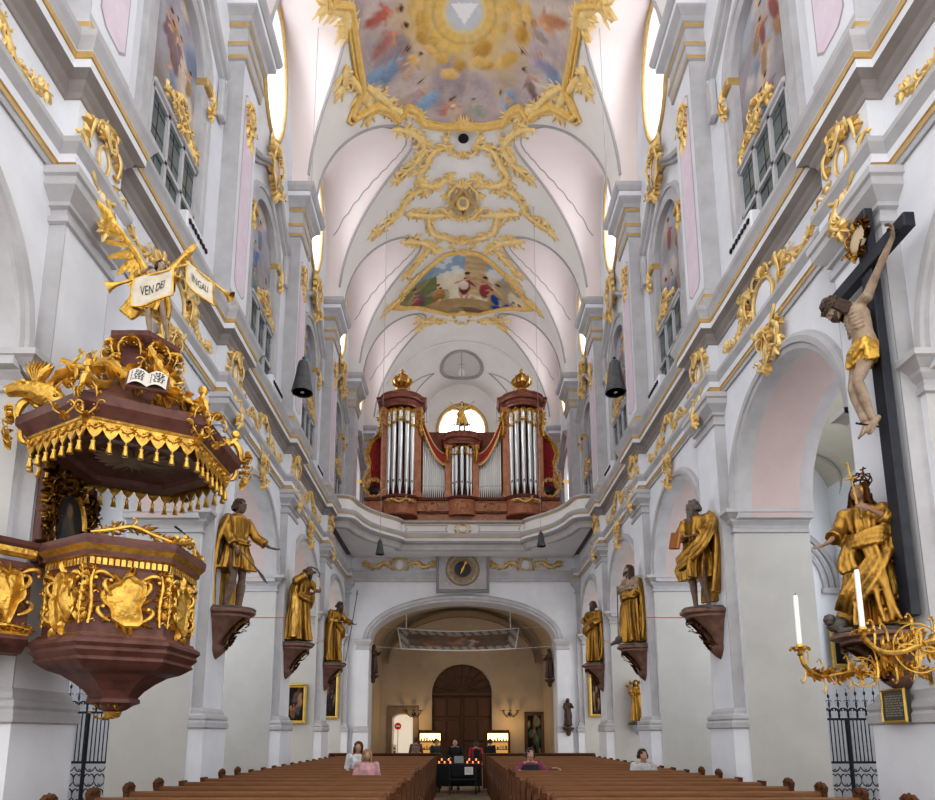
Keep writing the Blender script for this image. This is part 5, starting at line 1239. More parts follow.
# ------------------------------------------------ crucifix
def crucifix():
    t=thing('crucifix_cross','large blue-black wooden cross fixed high on the right pilaster','cross',(5.25,8.05,3.3))
    g=G(); g.box(5.18,7.94,3.25,5.30,8.16,8.75,bev=.012); g.build('upright',CROSSM,parent=t); g=G(); g.box(5.15,7.2,7.86,5.29,9.0,8.06,bev=.012)
    g.build('crossbeam',CROSSM,parent=t)
    g=G(); 
    for y in (7.9,8.2): g.ell((5.14,y,8.1),(.02,.03,.03),8)
    g.build('bolt',BLACK,parent=t,smooth=60) if False else None
    # cartouche
    t2=G(); t2.merge(rocaille(.52,.46,3,plaque=False,leaves=9,shell=False,h=.05),lambda p:(5.13-p[2],8.05+p[0],8.36+p[1])); t2.build('inscription_frame',GOLD,parent=t)
    t2=G(); t2.ell((5.14,8.05,8.36),(.03,.2,.17),16); t2.build('inscription_plate',mat('pale inscription',(.60,.48,.33),.6),parent=t)
    P=pose(pelvis=(0,0,.96),waist=(.01,-.02,1.12),chest=(.0,-.05,1.30),neck=(-.02,-.07,1.46),head=(-.08,-.25,1.46),shl=(.17,-.03,1.45),shr=(-.17,-.03,1.45),ell=(.36,.01,1.66),hal=(.56,.05,1.86),elr=(-.36,.01,1.66),har=(-.56,.05,1.86),
      dl=(.5,-.35,.8),dr=(-.5,-.35,.8),pl=(0,-1,0.3),pr=(0,-1,.3),cl=.45,cr=.45,hil=(.09,0,.93),hir=(-.09,0,.93),knl=(.06,-.16,.53),knr=(-.075,-.13,.52),anl=(.03,-.03,.13),anr=(-.03,-.08,.12),fl=(.02,-.55,-.8),fr=(-.02,-.6,-.75),yaw=-.25,pitch=.95,roll=.1,slim=.93)
    s_=1.2; loc=(5.06,8.05,7.86-1.86*s_); M=T(*loc,-PI/2,s_)
    c=thing('crucified_figure','carved crucified man with gilded loincloth nailed to the dark cross','statue',(5.0,8.05,loc[2]))
    b=bodyg(P)
    for k in range(5):
        for q in (-1,1): b.tube([(q*.025,-.160+.009*k,1.34-.042*k),(q*.08,-.145+.009*k,1.325-.045*k),(q*.14,-.07,1.34-.048*k)],.015,5)
    b.xf(M).build('body',PALE,parent=c,voxel=.012,relax=1)
    g=robeg([(.99,0,-.01,.155,.12,.03),(.94,0,-.01,.165,.13,.05),(.86,.0,-.03,.172,.14,.06),(.77,0,-.05,.168,.135,.07),(.74,0,-.05,.16,.13,.06)],5,freq=(5,8,12)); drape(g,[(-.16,-.1,.93),(.0,-.16,.86),(.16,-.12,.96)],.10,4,.026,(0,-1,0),3); drape(g,[(.165,-.08,.96),(.185,-.07,.85),(.18,-.05,.72)],.08,3,.03,(1,0,0),6); g.ell((.165,-.1,.96),.04,8)
    g.xf(M).build('loincloth',GOLDB,parent=c,voxel=.013,relax=1)
    HM=Matrix.Rotation(P['yaw'],3,'Z')@Matrix.Rotation(P['pitch'],3,'X')@Matrix.Rotation(P['roll'],3,'Y')
    hairg(P['head'],HM,'long',1.05).xf(M).build('hair',HAIRD,parent=c); beardg(P['head'],HM,.08).xf(M).build('beard',HAIRD,parent=c)
    g=G(); r=random.Random(4)
    for j in range(3): g.tube([P['head']+HM@V((.098*cos(2*PI*k/24+j),.108*sin(2*PI*k/24+j)+.02,.06+.016*sin(5*2*PI*k/24+2*j))) for k in range(25)],.010,6)
    for k in range(22): a=r.uniform(0,6.28); p=P['head']+HM@V((.098*cos(a),.108*sin(a)+.02,.06)); g.tube([p,p+HM@V((.035*cos(a),.035*sin(a),r.uniform(-.02,.035)))],[.006,.001],5)
    g.xf(M).build('thorn_crown',mat('brown thorn twigs',(.10,.07,.045),.7),parent=c)
    g=G()
    for p in (P['hal']+V((.03,0,.05)),P['har']+V((-.03,0,.05))): g.tube([p+V((0,.06,0)),p+V((0,-.06,0))],.010,6); g.ell(p+V((0,-.06,0)),.018,6)
    p=P['anl']+V((-.03,-.12,-.06)); g.tube([p+V((0,.2,-.02)),p+V((0,-.04,.02))],.010,6); g.xf(M).build('nail',BLACK,parent=c)
crucifix()
# ================================================================== PULPIT
PXc,PYc=-4.28,8.1
pul=thing('pulpit','red-brown marble hexagonal pulpit with gilded reliefs and tasselled sounding board','pulpit',(PXc,PYc,2.1))
def hexa(r,off=0.): return [(PXc+r*.955*cos(-PI/2+k*PI/3+off),PYc+r*.955*sin(-PI/2+k*PI/3+off)) for k in range(6)]
def hsweep(g,r,prof,mats=None):
    for j in range(len(prof)-1):
        (a,za),(b,zb)=prof[j],prof[j+1]; A_,B_=hexa(max(a,.001)),hexa(max(b,.001))
        g.add([(x,y,za) for x,y in A_]+[(x,y,zb) for x,y in B_],[(k,(k+1)%6,6+(k+1)%6,6+k) for k in range(6)],mats[j] if mats else None)
    return g
def hface(k,r):   # map for ornament on hexagon face k (k=0: front right)
    a,b=hexa(r)[k],hexa(r)[(k+1)%6]; m=V(((a[0]+b[0])/2,(a[1]+b[1])/2)); d=V((b[0]-a[0],b[1]-a[1])).normalized(); n=V((d.y,-d.x))
    return lambda u,v,w:(m.x+d.x*u+n.x*w,m.y+d.y*u+n.y*w,v)
tub=G(); hsweep(tub,.0,[(.84,2.93),(.84,3.80)]); tub.add([(x,y,3.1) for x,y in hexa(.84)],[tuple(range(6))])
tb=tub.build('tub',MARB,parent=pul,smooth=20)
g=hsweep(G(),0,[(.84,3.70),(.86,3.70),(.86,3.80),(.90,3.82),(.91,3.87),(.97,3.93),(.98,3.98),(.98,4.03),(.70,4.05),(.70,3.9)],[0,2,0,2,0,2,2,2,2]); g.build('tub_cornice',[GOLDB,GOLD,MARB],parent=pul,smooth=25)
g=G()
for k in range(6):
    f=hface(k,.875*1.0)
    for j in range(13): u=-.375+.75*j/12; g.box(0,0,0,0,0,0) if False else g.prism([(u-.022,3.715),(u+.022,3.715),(u+.022,3.785),(u,3.795),(u-.022,3.785)],.012,lambda a,b,c:f(a,b,c-.003))
g.build('dentil',GOLDB,parent=tb,smooth=0)
for k in (0,1,4,5,3):
    f=hface(k,.84); m_=lambda p:f(p[0],p[1]+3.33,p[2]+.002)
    g=G().merge(shield(.62,.80,100+k,.07),m_)
    g.build('relief_panel',[GOLDB,GOLDB],parent=tb)
    for q in (-1,1):
        g=G().merge(spray([(q*.36,-.28),(q*.345,-.05),(q*.365,.18),(q*.345,.32)],.14,k+q,.04),m_); g.build('relief_strip',GOLDB,parent=tb)
g=hsweep(G(),0,[(.84,2.96),(.88,2.95),(.90,2.92),(.97,2.88),(.98,2.84),(.93,2.80),(.95,2.76),(.88,2.70),(.90,2.66),(.80,2.60),(.74,2.57),(.60,2.53),(.46,2.45),(.34,2.36),(.27,2.28),(.30,2.26),(.30,2.22),(.22,2.19),(.15,2.14),(.04,2.10),(0,2.09)],[1]+[0]*19); bw=g.build('bowl',[MARB,GOLDB],parent=pul,smooth=25)
g=G().merge(rocaille(.34,.2,3,plaque=False,leaves=5,h=.04),lambda p:(PXc+p[0],PYc-.16-p[2],2.13+p[1])); g.lathe([(.10,2.12),(.08,2.06),(.0,2.03)],(PXc,PYc,0),12); g.build('finial_leaf',GOLDB,parent=bw)
g=G(); fr=hface(1,.84)
for q in range(3): g.merge(spray([(-.42,.0),(-.2,.06),(0,.12),(.2,.06),(.42,0)],.16,q+3,.04),lambda p:hface((0,1,2)[q],.9)(p[0],p[1]+4.06,p[2]))
g.build('rim_crest',GOLDB,parent=pul)
# stair landing wrapping the pier on the left
LP=[(-7.1,7.75),(-6.85,7.32),(-6.4,7.1),(-5.75,7.1),(-5.35,7.25),(-5.08,7.62)]
g=G().sweep(LP,[(-.05,2.84),(-.05,3.80)],side=-1); g.add([(x,y,2.86) for x,y in LP]+[(-5.1,7.84,2.86),(-7.1,7.84,2.86)],[tuple(range(8))]); ld=g.build('landing',MARB,parent=pul,smooth=30)
g=G().sweep(LP,[(-.05,3.84),(0,3.84),(.03,3.88),(.03,3.94),(.07,3.97),(.09,4.02),(-.12,4.06)],[0,0,0,1,1,1],side=-1); g.build('upper_moulding',[GOLDB,MARB],parent=ld,smooth=30); g=G(); g.sweep(LP,[(-.05,3.02),(0,3.0),(.03,2.95),(.05,2.9),(.0,2.84),(-.1,2.76),(-.25,2.74)],[0,0,1,1,1,1],side=-1); g.build('lower_moulding',[GOLDB,MARB],parent=ld,smooth=30)
for i,(a,b) in enumerate(zip(LP,LP[1:])):
    a,b=V(a),V(b); m=(a+b)/2; d=(b-a).normalized(); n=V((d.y,-d.x)); L=(b-a).length
    f=lambda p:(m.x+d.x*p[0]+n.x*(p[2]-.045),m.y+d.y*p[0]+n.y*(p[2]-.045),3.42+p[1])
    g=G().merge(shield(min(.62,L*.95),.80,130+i,.07),f); g.build('relief_panel',[GOLDB,GOLDB],parent=ld)
g=G(); 
for i,(a,b) in enumerate(zip(LP,LP[1:])):
    a,b=V(a),V(b); d=(b-a).normalized(); n=V((d.y,-d.x)); L=(b-a).length
    g.merge(spray([(0,0),(L*.5,.03),(L,0)],.12,i,.03),lambda p:(a.x+d.x*p[0]+n.x*(p[2]+.02),a.y+d.y*p[0]+n.y*(p[2]+.02),3.02+p[1]))
g.build('lower_border',GOLDB,parent=ld)
# back panel with oval painting
g=G(); g.box(-5.39,7.97,3.9,-5.28,9.08,5.35,bev=.02); g.box(-5.39,8.1,5.2,-5.2,8.95,5.5); bp=g.build('back_panel',MARB,parent=pul,smooth=0)
g=G(); g.tube([(-5.27,8.5+.36*cos(2*PI*k/36),4.5+.50*sin(2*PI*k/36)) for k in range(37)],.045,8,cap=False); g.build('picture_frame',GOLDB,parent=bp)
pf=painter(lambda x,y:lin((58,56,54)),[(0,-.1,.17,.38,0,(96,92,82),.5),(0,.22,.085,.10,0,(150,120,95),.5),(.1,0,.05,.2,.7,(120,100,84),.5),(-.12,-.2,.08,.2,-.4,(70,80,84),.6)],4,.03)
vs=[(-5.268,8.5,4.5)];cols=[pf(0,0)]
for j in range(1,13):
    for k in range(36): a=2*PI*k/36; vs.append((-5.268,8.5+.36*j/12*cos(a),4.5+.5*j/12*sin(a))); cols.append(pf(.36*j/12*cos(a),.5*j/12*sin(a)))
fs=[(0,1+k,1+(k+1)%36) for k in range(36)]+[(1+j*36+k,1+j*36+(k+1)%36,1+(j+1)*36+(k+1)%36,1+(j+1)*36+k) for j in range(11) for k in range(36)]
g=G(); g.add(vs,fs); g.build('oval_picture',PAINT,parent=bp,colors=cols,smooth=0)
g=G()
for q in (-1,1): g.merge(spray([(q*.45,.62),(q*.5,.3),(q*.42,-.05),(q*.48,-.35),(q*.40,-.6)],.26,q+5,.08),lambda p:(-5.27+p[2],8.5+p[0],4.55+p[1]))
for k in range(7): g.merge(rocaille(.3,.34,40+k,plaque=False,leaves=5,h=.07),lambda p:(-5.25+p[2],8.5+.5*cos(PI*k/6)+p[0],4.62+.5*sin(PI*k/6)+p[1]))
g.build('carved_surround',GOLD,parent=bp)
# sounding board
RC=1.18
g=hsweep(G(),0,[(.62,5.26),(.80,5.22),(.84,5.16),(1.02,5.14),(1.06,5.2),(RC,5.22),(RC+.02,5.28),(RC+.10,5.36),(RC+.17,5.42),(RC+.18,5.52),(RC+.14,5.55),(1.12,5.60),(1.06,5.66),(.98,5.72),(.80,5.86),(.66,5.98),(.62,6.06),(.56,6.12),(.30,6.16)]); g.add([(x,y,5.26) for x,y in hexa(.62)],[tuple(range(6))]); g.add([(x,y,6.16) for x,y in hexa(.3)],[tuple(range(6))])
cn=g.build('sounding_board',MARB,parent=pul,smooth=20)
g=G(); 
for k in range(24): a=2*PI*k/24; g.leaf(PXc+.1*cos(a),PYc+.1*sin(a),a,.36,.07,.03)
g.v=[(x,y,5.25-w) for x,y,w in g.v]; g.ell((PXc,PYc,5.22),(.13,.2,.05),10)
for q in (-1,1): g.tube([(PXc+q*.08,PYc,5.21),(PXc+q*.22,PYc+.05,5.2),(PXc+q*.34,PYc+.16,5.22)],[.05,.06,.01],6,flat=.4)
g.build('dove_glory',mat('greyed dove glory',(.22,.16,.12),.6),parent=cn)
g=G(); HX=hexa(RC-.01); tas=[]
for k in range(6):
    f=hface(k,RC+.0); L=RC*.955*.5; n=7; w=2*L/n
    top=5.30; 
    poly=[(-L,top),(L,top)]
    for j in range(n,0,-1):
        u1=-L+w*j; u0=u1-w
        for t in (0,.2,.4,.5,.6,.8): poly.append((u1-w*t,5.17-.10*sin(PI*t)))
        tas.append((k,u0+w/2))
    poly.append((-L,5.17))
    g.prism(poly,.02,lambda a,b,c:f(a,b,c))
    for j in range(n): u=-L+w*(j+.5); g.merge(spray([(u-.06,5.22),(u,5.18),(u+.06,5.22)],.07,j,.02,dens=.8),lambda p:f(p[0],p[1],p[2]+.02))
    g.tube([f(-L,5.29,.025),f(L,5.29,.025)],.02,6)
vl=g.build('valance',GOLDB,parent=cn,smooth=30)
first=None
for k,u in tas:
    f=hface(k,RC); p=f(u,5.07,.012)
    if first is None:
        g=G(); g.lathe([(.0,.0),(.012,0),(.012,-.03),(.028,-.045),(.02,-.065),(.034,-.14),(.038,-.16),(0,-.165)],(0,0,0),9); me=g.build('tassel',GOLDB,parent=cn,smooth=50); first=me
        # keep the tassel mesh around its own origin
        d=V(ORG[cn]); me.data.transform(Matrix.Translation(d)); me.location=V(p)-d
    else:
        o=first.copy(); col.objects.link(o); o.parent=cn; o.location=V(p)-V(ORG[cn])
# gilded corner scrolls of the roof
for k in range(6):
    a=-PI/2+k*PI/3; c,s_=cos(a),sin(a)
    g=G()
    f=lambda p:(PXc+c*p[0]-s_*p[2],PYc+s_*p[0]+c*p[2],p[1])
    q=G(); q.cscroll(.70,5.95,-.9,.55,1.2,1,.12,.0,n=20); q.cscroll(1.28,5.5,1.4,.34,1.4,1,.15,.0,n=18); q.cscroll(1.22,5.42,-1.2,.22,1.4,-1,.16,0,n=16); g.merge(q,lambda p:f((p[0],p[1],p[2])))
    for sg in (-1,1): g.merge(rocaille(.30,.42,k*3+sg+9,plaque=False,leaves=6,h=.05),lambda p:(PXc+c*(1.33+p[2])-s_*(p[0]*.9+sg*.12),PYc+s_*(1.33+p[2])+c*(p[0]*.9+sg*.12),5.40+p[1]))
    g.build('corner_scroll',GOLDB,parent=cn)
# front garland and pedestal
g=G().lathe([(.50,6.1),(.52,6.18),(.42,6.24),(.36,6.34),(.34,6.62),(.40,6.68),(.46,6.74),(.47,6.80),(.40,6.84),(0,6.85)],(PXc,PYc,0),6); g.v=[(x,y,z) for x,y,z in g.v]; pd=g.build('pedestal',MARB,parent=cn,smooth=20)
g=G()
for k in range(5):
    a=-PI*.95+k*PI*.24; g.merge(rocaille(.34,.55,60+k,plaque=False,leaves=7,h=.08),lambda p:(PXc+cos(a)*(.38+p[2])-sin(a)*p[0],PYc+sin(a)*(.38+p[2])+cos(a)*p[0],6.45+p[1]))
g.build('pedestal_carving',GOLDB,parent=pd)
g=G(); g.merge(spray([(-.75,.10),(-.4,-.02),(-.1,.05),(.2,-.16),(.45,-.30),(.7,-.42)],.34,8,.12),lambda p:(PXc+p[0]*.9+.05,PYc-.72-p[2]*.8-.1*p[0],6.12+p[1]))
g.merge(spray([(.35,.25),(.55,-.05),(.8,-.35),(1.0,-.5)],.3,9,.12),lambda p:(PXc+p[0]*.9+.05,PYc-.55-p[2]*.8,6.2+p[1])); g.build('roof_garland',GOLDB,parent=cn)
# ---- winged ox at the left corner
def winged_ox():
    t=thing('winged_ox','gilded winged ox head perched at the left corner of the sounding board','carving',(-5.2,7.5,5.6)); c=V((-5.2,7.45,5.86))
    g=G(); g.ell(c,(.16,.13,.12),12); g.tube([c,c+V((-.14,-.05,.0)),c+V((-.25,-.08,-.05)),c+V((-.29,-.09,-.07))],[.12,.10,.075,.06],10); g.tube([c,c+V((.14,.06,-.04)),c+V((.26,.12,-.14))],[.13,.15,.12],10)
    for q in (-1,1): g.ell(c+V((-.06,q*.12,.04)),(.04,.07,.03),8); g.ell(c+V((-.15,-.06+q*.07,.05)),.022,6)
    g.build('ox_head',GOLDB,parent=t,voxel=.014,relax=1)
    g=G()
    for q in (-1,1): g.tube([c+V((-.05,q*.07,.09)),c+V((-.09,q*.14,.16)),c+V((-.13,q*.13,.25))],[.026,.02,.006],7)
    g.build('horn',BASEM,parent=t)
    g=G()
    for k in range(10):
        a=.35+.10*k; L=.55-.02*k; b=c+V((.02+.02*k,.0,.02)); g.tube([b,b+V((cos(a)*L*.5,-.02,sin(a)*L*.55)),b+V((cos(a-.25)*L,-.03+.004*k,sin(a-.1)*L*.9))],[.03,.055,.012],7,flat=.35)
    for k in range(8): a=.9+.16*k; b=c+V((.02,-.03,.02)); g.tube([b,b+V((cos(a)*.2,-.04,sin(a)*.2)),b+V((cos(a)*.33,-.03,sin(a)*.33))],[.03,.05,.012],7,flat=.4)
    g.build('wing',GOLDB,parent=t)
winged_ox()
# ---- open book on the right edge of the roof
t=thing('open_book','open carved book with lines of script on the front edge of the sounding board','book',(-3.72,7.15,5.66))
bc=V((-3.72,7.12,5.78)); MB_=Matrix.Translation(bc)@Matrix.Rotation(.35,4,'Z')@Matrix.Rotation(-.55,4,'X')
g=G(); 
for q in (-1,1): g.grid(lambda u,v:(q*u*.2,-.03+.05*sin(PI*u)*-1+.0,-.14+.28*v),8,3)
g.xf(MB_).build('page',mat('aged white page',(.66,.63,.57),.7),parent=t)
g=G(); g.box(-.22,-.02,-.155,.22,.012,.155,bev=.005); g.xf(MB_).build('cover',MARB,parent=t)
r_=random.Random(2)
for q in (-1,1):
    g=G()
    for k in range(6):
        z=.09-.034*k; u=.03
        while u<.16: w_=r_.uniform(.012,.035); x0=q*.1+(u-.1)*1.0; y=-.036-.05*sin(PI*(abs(x0)/.2)); g.box(x0,y-.001,z-.009,x0+w_,y,z+.009); u+=w_+.010
    g.xf(MB_).build('script',BLACK,parent=t)
# ---- trumpeting angel on the pedestal
def angel():
    s_=.66; loc=(PXc+.08,PYc-.02,6.88); rz=.35; M=T(*loc,rz,s_)
    P=pose(pelvis=(.02,0,.98),waist=(.0,-.02,1.12),chest=(.02,-.03,1.32),head=(.07,-.06,1.64),neck=(.04,-.02,1.49),ell=(.38,-.2,1.36),hal=(.44,-.42,1.44),elr=(-.32,-.22,1.24),har=(-.10,-.42,1.30),cl=.9,cr=.9,yaw=.5,knl=(.20,-.10,.54),anl=(.30,.06,.16),knr=(-.08,-.10,.52),anr=(-.02,.0,.08),fl=(.3,-.6,-.7))
    t=thing('trumpet_angel','gilded angel with two long trumpets crowning the sounding board','statue',loc)
    bodyg(P).xf(M).build('body',PALE,parent=t,voxel=.0105,relax=1)
    g=robeg([(1.46,.02,-.01,.12,.1,0),(1.38,.02,-.02,.19,.13,.03),(1.15,0,-.01,.165,.135,.06),(1.0,.0,0,.2,.17,.08),(.8,-.03,.02,.27,.2,.13),(.62,-.08,.05,.30,.22,.15)],9); sleeve(g,P['shl'],P['ell'],P['hal'],.08,.08,.09,.4); sleeve(g,P['shr'],P['elr'],P['har'],.08,.08,.09,.4)
    drape(g,[(-.16,-.1,1.1),(-.28,-.05,.85),(-.42,.05,.62),(-.50,.05,.50)],.2,4,.05,(0,-1,0),3); drape(g,[(.2,-.05,1.1),(.27,.02,.85),(.26,.1,.6)],.18,4,.045,(1,0,0),4)
    g.xf(M).build('robe',GOLDB,parent=t,voxel=.0125,relax=1)
    HM=Matrix.Rotation(.5,3,'Z'); hairg(P['head'],HM,'short').xf(M).build('hair',HAIRD,parent=t)
    # wings : layered feathers
    for q,tip in ((-1,V((-1.05,.12,2.75))),(1,V((.55,.35,2.45)))):
        g=G(); b=V((q*.10,.12,1.36)); ax=(tip-b); n=ax.normalized(); dn=V((-q*.35,.1,-1)).normalized()
        g.tube([b,b+ax*.3+V((q*.02,0,.12)),b+ax*.65+V((0,0,.06)),tip],[.07,.075,.05,.015],8)
        for row,(LL,wd) in enumerate(((.62,.07),(.40,.065),(.24,.055))):
            for k in range(13-2*row):
                u=.06+.9*k/(13-2*row); s0=b+ax*u+V((0,-.015*row,.06*sin(PI*u))); d=(dn*(.75-.5*u)+n*(.30+.65*u)).normalized(); L=LL*(1-.35*u)
                g.tube([s0,s0+d*L*.4,s0+d*L*.8,s0+d*L],[wd*.6,wd,wd*.8,.01],7,flat=.3,up=(0,1,0))
        g.xf(M).build('wing',GOLDB,parent=t)
    return t
angel()
def trumpet(a,b,label):
    a,b=V(a),V(b); g=G(); ts=[0,.5,.8,.9,.96,1.]; g.tube([a.lerp(b,u) for u in ts],[.010,.013,.018,.028,.05,.078],12,cap=False); g.tube([a.lerp(b,u) for u in (1.,.96,.9)],[.074,.046,.02],12,cap=False)
    for u in (.25,.5,.75): p=a.lerp(b,u); g.ell(p,.022,8)
    return tag(g.build('trumpet',GOLDB),label,'trumpet')
hL=at_y(189,264,7.55); tl=at_y(107,287,7.45); tr_=at_y(231,297,7.75)
trumpet(hL,tl,'gilded trumpet pointing left, held by the angel on the pulpit'); trumpet(at_y(186,261,7.62),tr_,'gilded trumpet pointing right, held by the angel on the pulpit')
def banner(p0,p1,drop,txt,label,slant):
    p0,p1=V(p0),V(p1); t=thing('trumpet_banner',label,'banner',(p0+p1)/2-V((0,0,drop)))
    def f(u,v,w=0.): 
        p=p0.lerp(p1,u); return p+V((slant*v,-.02*sin(u*7+v*3)-.0-w,-drop*v-.03*sin(PI*u)*v))
    g=G().grid(lambda u,v:f(u,v),16,10); g.build('cloth',mat('aged white banner',(.62,.58,.50),.7,c2=(.50,.45,.36),scale=8),parent=t,smooth=60)
    g=G(); e=[f(0,v/8) for v in range(9)]+[f(u/8,1) for u in range(9)]+[f(1,1-v/8) for v in range(9)]; g.tube(e,.013,5); g.build('gilt_hem',GOLDB,parent=t)
    cu=bpy.data.curves.new('lettering','FONT'); cu.body=txt; cu.size=.5; cu.extrude=0.; o=bpy.data.objects.new('tmp',cu); col.objects.link(o); dg=bpy.context.evaluated_depsgraph_get(); me=bpy.data.meshes.new_from_object(o.evaluated_get(dg)); bpy.data.objects.remove(o)
    xs=[v.co.x for v in me.vertices]; ys=[v.co.y for v in me.vertices]; x0,x1,y0,y1=min(xs),max(xs),min(ys),max(ys); o_=ORG[t]
    vs=[f(.2+.6*(v.co.x-x0)/(x1-x0),.66-.30*(v.co.y-y0)/(y1-y0),.008) for v in me.vertices]; g=G(); g.add(vs,[tuple(p.vertices) for p in me.polygons]); g.build('lettering',BLACK,parent=t,smooth=0)
b0=hL.lerp(tl,.86-.34); 
banner(hL.lerp(tl,.68),hL.lerp(tl,.18),.36,'VEN DEI','white gilt-edged banner hanging from the left trumpet of the angel',.0)
q0=at_y(186,261,7.62)
banner(q0.lerp(tr_,.02),q0.lerp(tr_,.62),.30,'INGALI','white gilt-edged banner hanging from the right trumpet of the angel',.02)
# ---- microphone on the pulpit rim
t=thing('microphone','thin black gooseneck microphone on the right-hand rim of the pulpit','microphone',(-3.55,8.35,4.06))
g=G(); g.lathe([(.045,0),(.045,.02),(.012,.03),(0,.03)],(-3.55,8.35,4.05),10); g.build('foot',BLACK,parent=t)
g=G(); g.tube([(-3.55,8.35,4.06),(-3.55,8.35,4.18),(-3.60,8.33,4.30),(-3.72,8.28,4.40)],.007,6); g.build('gooseneck',BLACK,parent=t)
g=G(); g.tube([(-3.70,8.29,4.385),(-3.78,8.25,4.44)],[.012,.016],8); g.build('capsule',BLACK,parent=t)
# ================================================================== PEWS
ORD=['','first','second','third','fourth','fifth','sixth','seventh','eighth','ninth','tenth','eleventh','twelfth','thirteenth','fourteenth','fifteenth','sixteenth','seventeenth','eighteenth','nineteenth','twentieth','twenty-first','twenty-second']
def make_pew(xa,xb,label,inner,fin=True):
    """pew facing the altar (towards the camera): seat, back, kneeler, shelf and two carved ends"""
    w=xb-xa; t=thing('church_pew',label,'pew',((xa+xb)/2,0,0),'wooden pews of the nave')
    g=G(); g.box(xa+.03,-.45,.42,xb-.03,-.02,.46,bev=.012); g.build('seat',WOODK,parent=t)
    g=G(); g.box(xa+.03,-.01,.14,xb-.03,.03,1.08); 
    n=7
    for k in range(n): 
        u0=xa+.1+(w-.2)*k/n; u1=xa+.1+(w-.2)*(k+1)/n; g.box(u0+.04,.03,.25,u1-.04,.042,.72,bev=.008)
    g.build('backrest',WOODK,parent=t)
    g=G(); g.sweep([(xa+.02,0.01),(xb-.02,0.01)],[(-.055,1.06),(-.06,1.10),(-.05,1.135),(0,1.15),(.05,1.135),(.06,1.10),(.055,1.06)],side=1); g.add([(xa+.02,-.045,1.06),(xb-.02,-.045,1.06),(xb-.02,.065,1.06),(xa+.02,.065,1.06)],[(0,1,2,3)]); g.build('top_rail',WOODT,parent=t)
    g=G(); g.box(xa+.03,.03,.80,xb-.03,.22,.825,bev=.006); g.build('book_shelf',WOOD,parent=t)
    g=G(); g.box(xa+.03,.22,.14,xb-.03,.38,.18,bev=.01); g.build('kneeler',WOOD,parent=t)
    for x,d in ((xa,1),(xb-.055,-1)):
        g=G(); P=[(-.47,0),(-.45,.36),(-.47,.52),(-.40,.62),(-.26,.66),(-.14,.74),(-.09,.9),(-.09,1.10),(-.10,1.17),(.10,1.17),(.11,1.1),(.10,.8),(.12,.5),(.10,0)]
        g.prism(P,.055,lambda u,v,ww:(x+ww,u,v)); pe=g.build('pew_end',WOOD,parent=t,smooth=20)
        if not fin: continue
        g=G(); cx_=x+.027
        for q in (-1,1):
            g.tube([(cx_,q*.10,1.15),(cx_,q*.115,1.20),(cx_,q*.07,1.235),(cx_,q*.045,1.20),(cx_,q*.07,1.185)],[.028,.03,.026,.02,.012],7)
        g.ell((cx_,0,1.215),(.034,.05,.05),10); g.tube([(cx_,0,1.24),(cx_,0,1.27)],[.02,.012],7); g.build('finial',WOOD,parent=pe)
    return t
rows=[7.15+.86*k for k in range(20)]
for s,xa,xb in ((-1,-4.40,-.92),(1,.74,4.42)):
    first=None; nm='left-hand' if s<0 else 'right-hand'
    plain=None
    for k,y in enumerate(rows):
        lab='%s dark wooden pew, %s row counted from the picture bottom'%(nm,ORD[k+1])
        if first is None: first=make_pew(xa,xb,lab,s); first.location.y=y; reg(first)
        elif k in (1,2,3,6,7): dup(first,((xa+xb)/2,y,0),0,lab)
        elif plain is None: plain=make_pew(xa,xb,lab,s,False); plain.location.y=y; reg(plain)
        else: dup(plain,((xa+xb)/2,y,0),0,lab)
# panelled rear screens behind the last row
for s,xa,xb in ((-1,-4.75,-.85),(1,.70,4.6)):
    t=thing('pew_screen','long panelled wooden screen closing the rear of the %s pew block'%('left' if s<0 else 'right'),'screen',((xa+xb)/2,24.6,0))
    g=G(); g.box(xa,24.57,0,xb,24.63,1.16); g.build('panel',WOOD,parent=t)
    g=G(); g.box(xa-.03,24.5,1.16,xb+.03,24.72,1.22,bev=.015); g.build('cap_rail',WOOD,parent=t)
    for k in range(5):
        g=G(); x=xa+(xb-xa)*k/4; g.box(x-.05,24.53,0,x+.05,24.67,1.17,bev=.01); g.build('post',WOOD,parent=t)
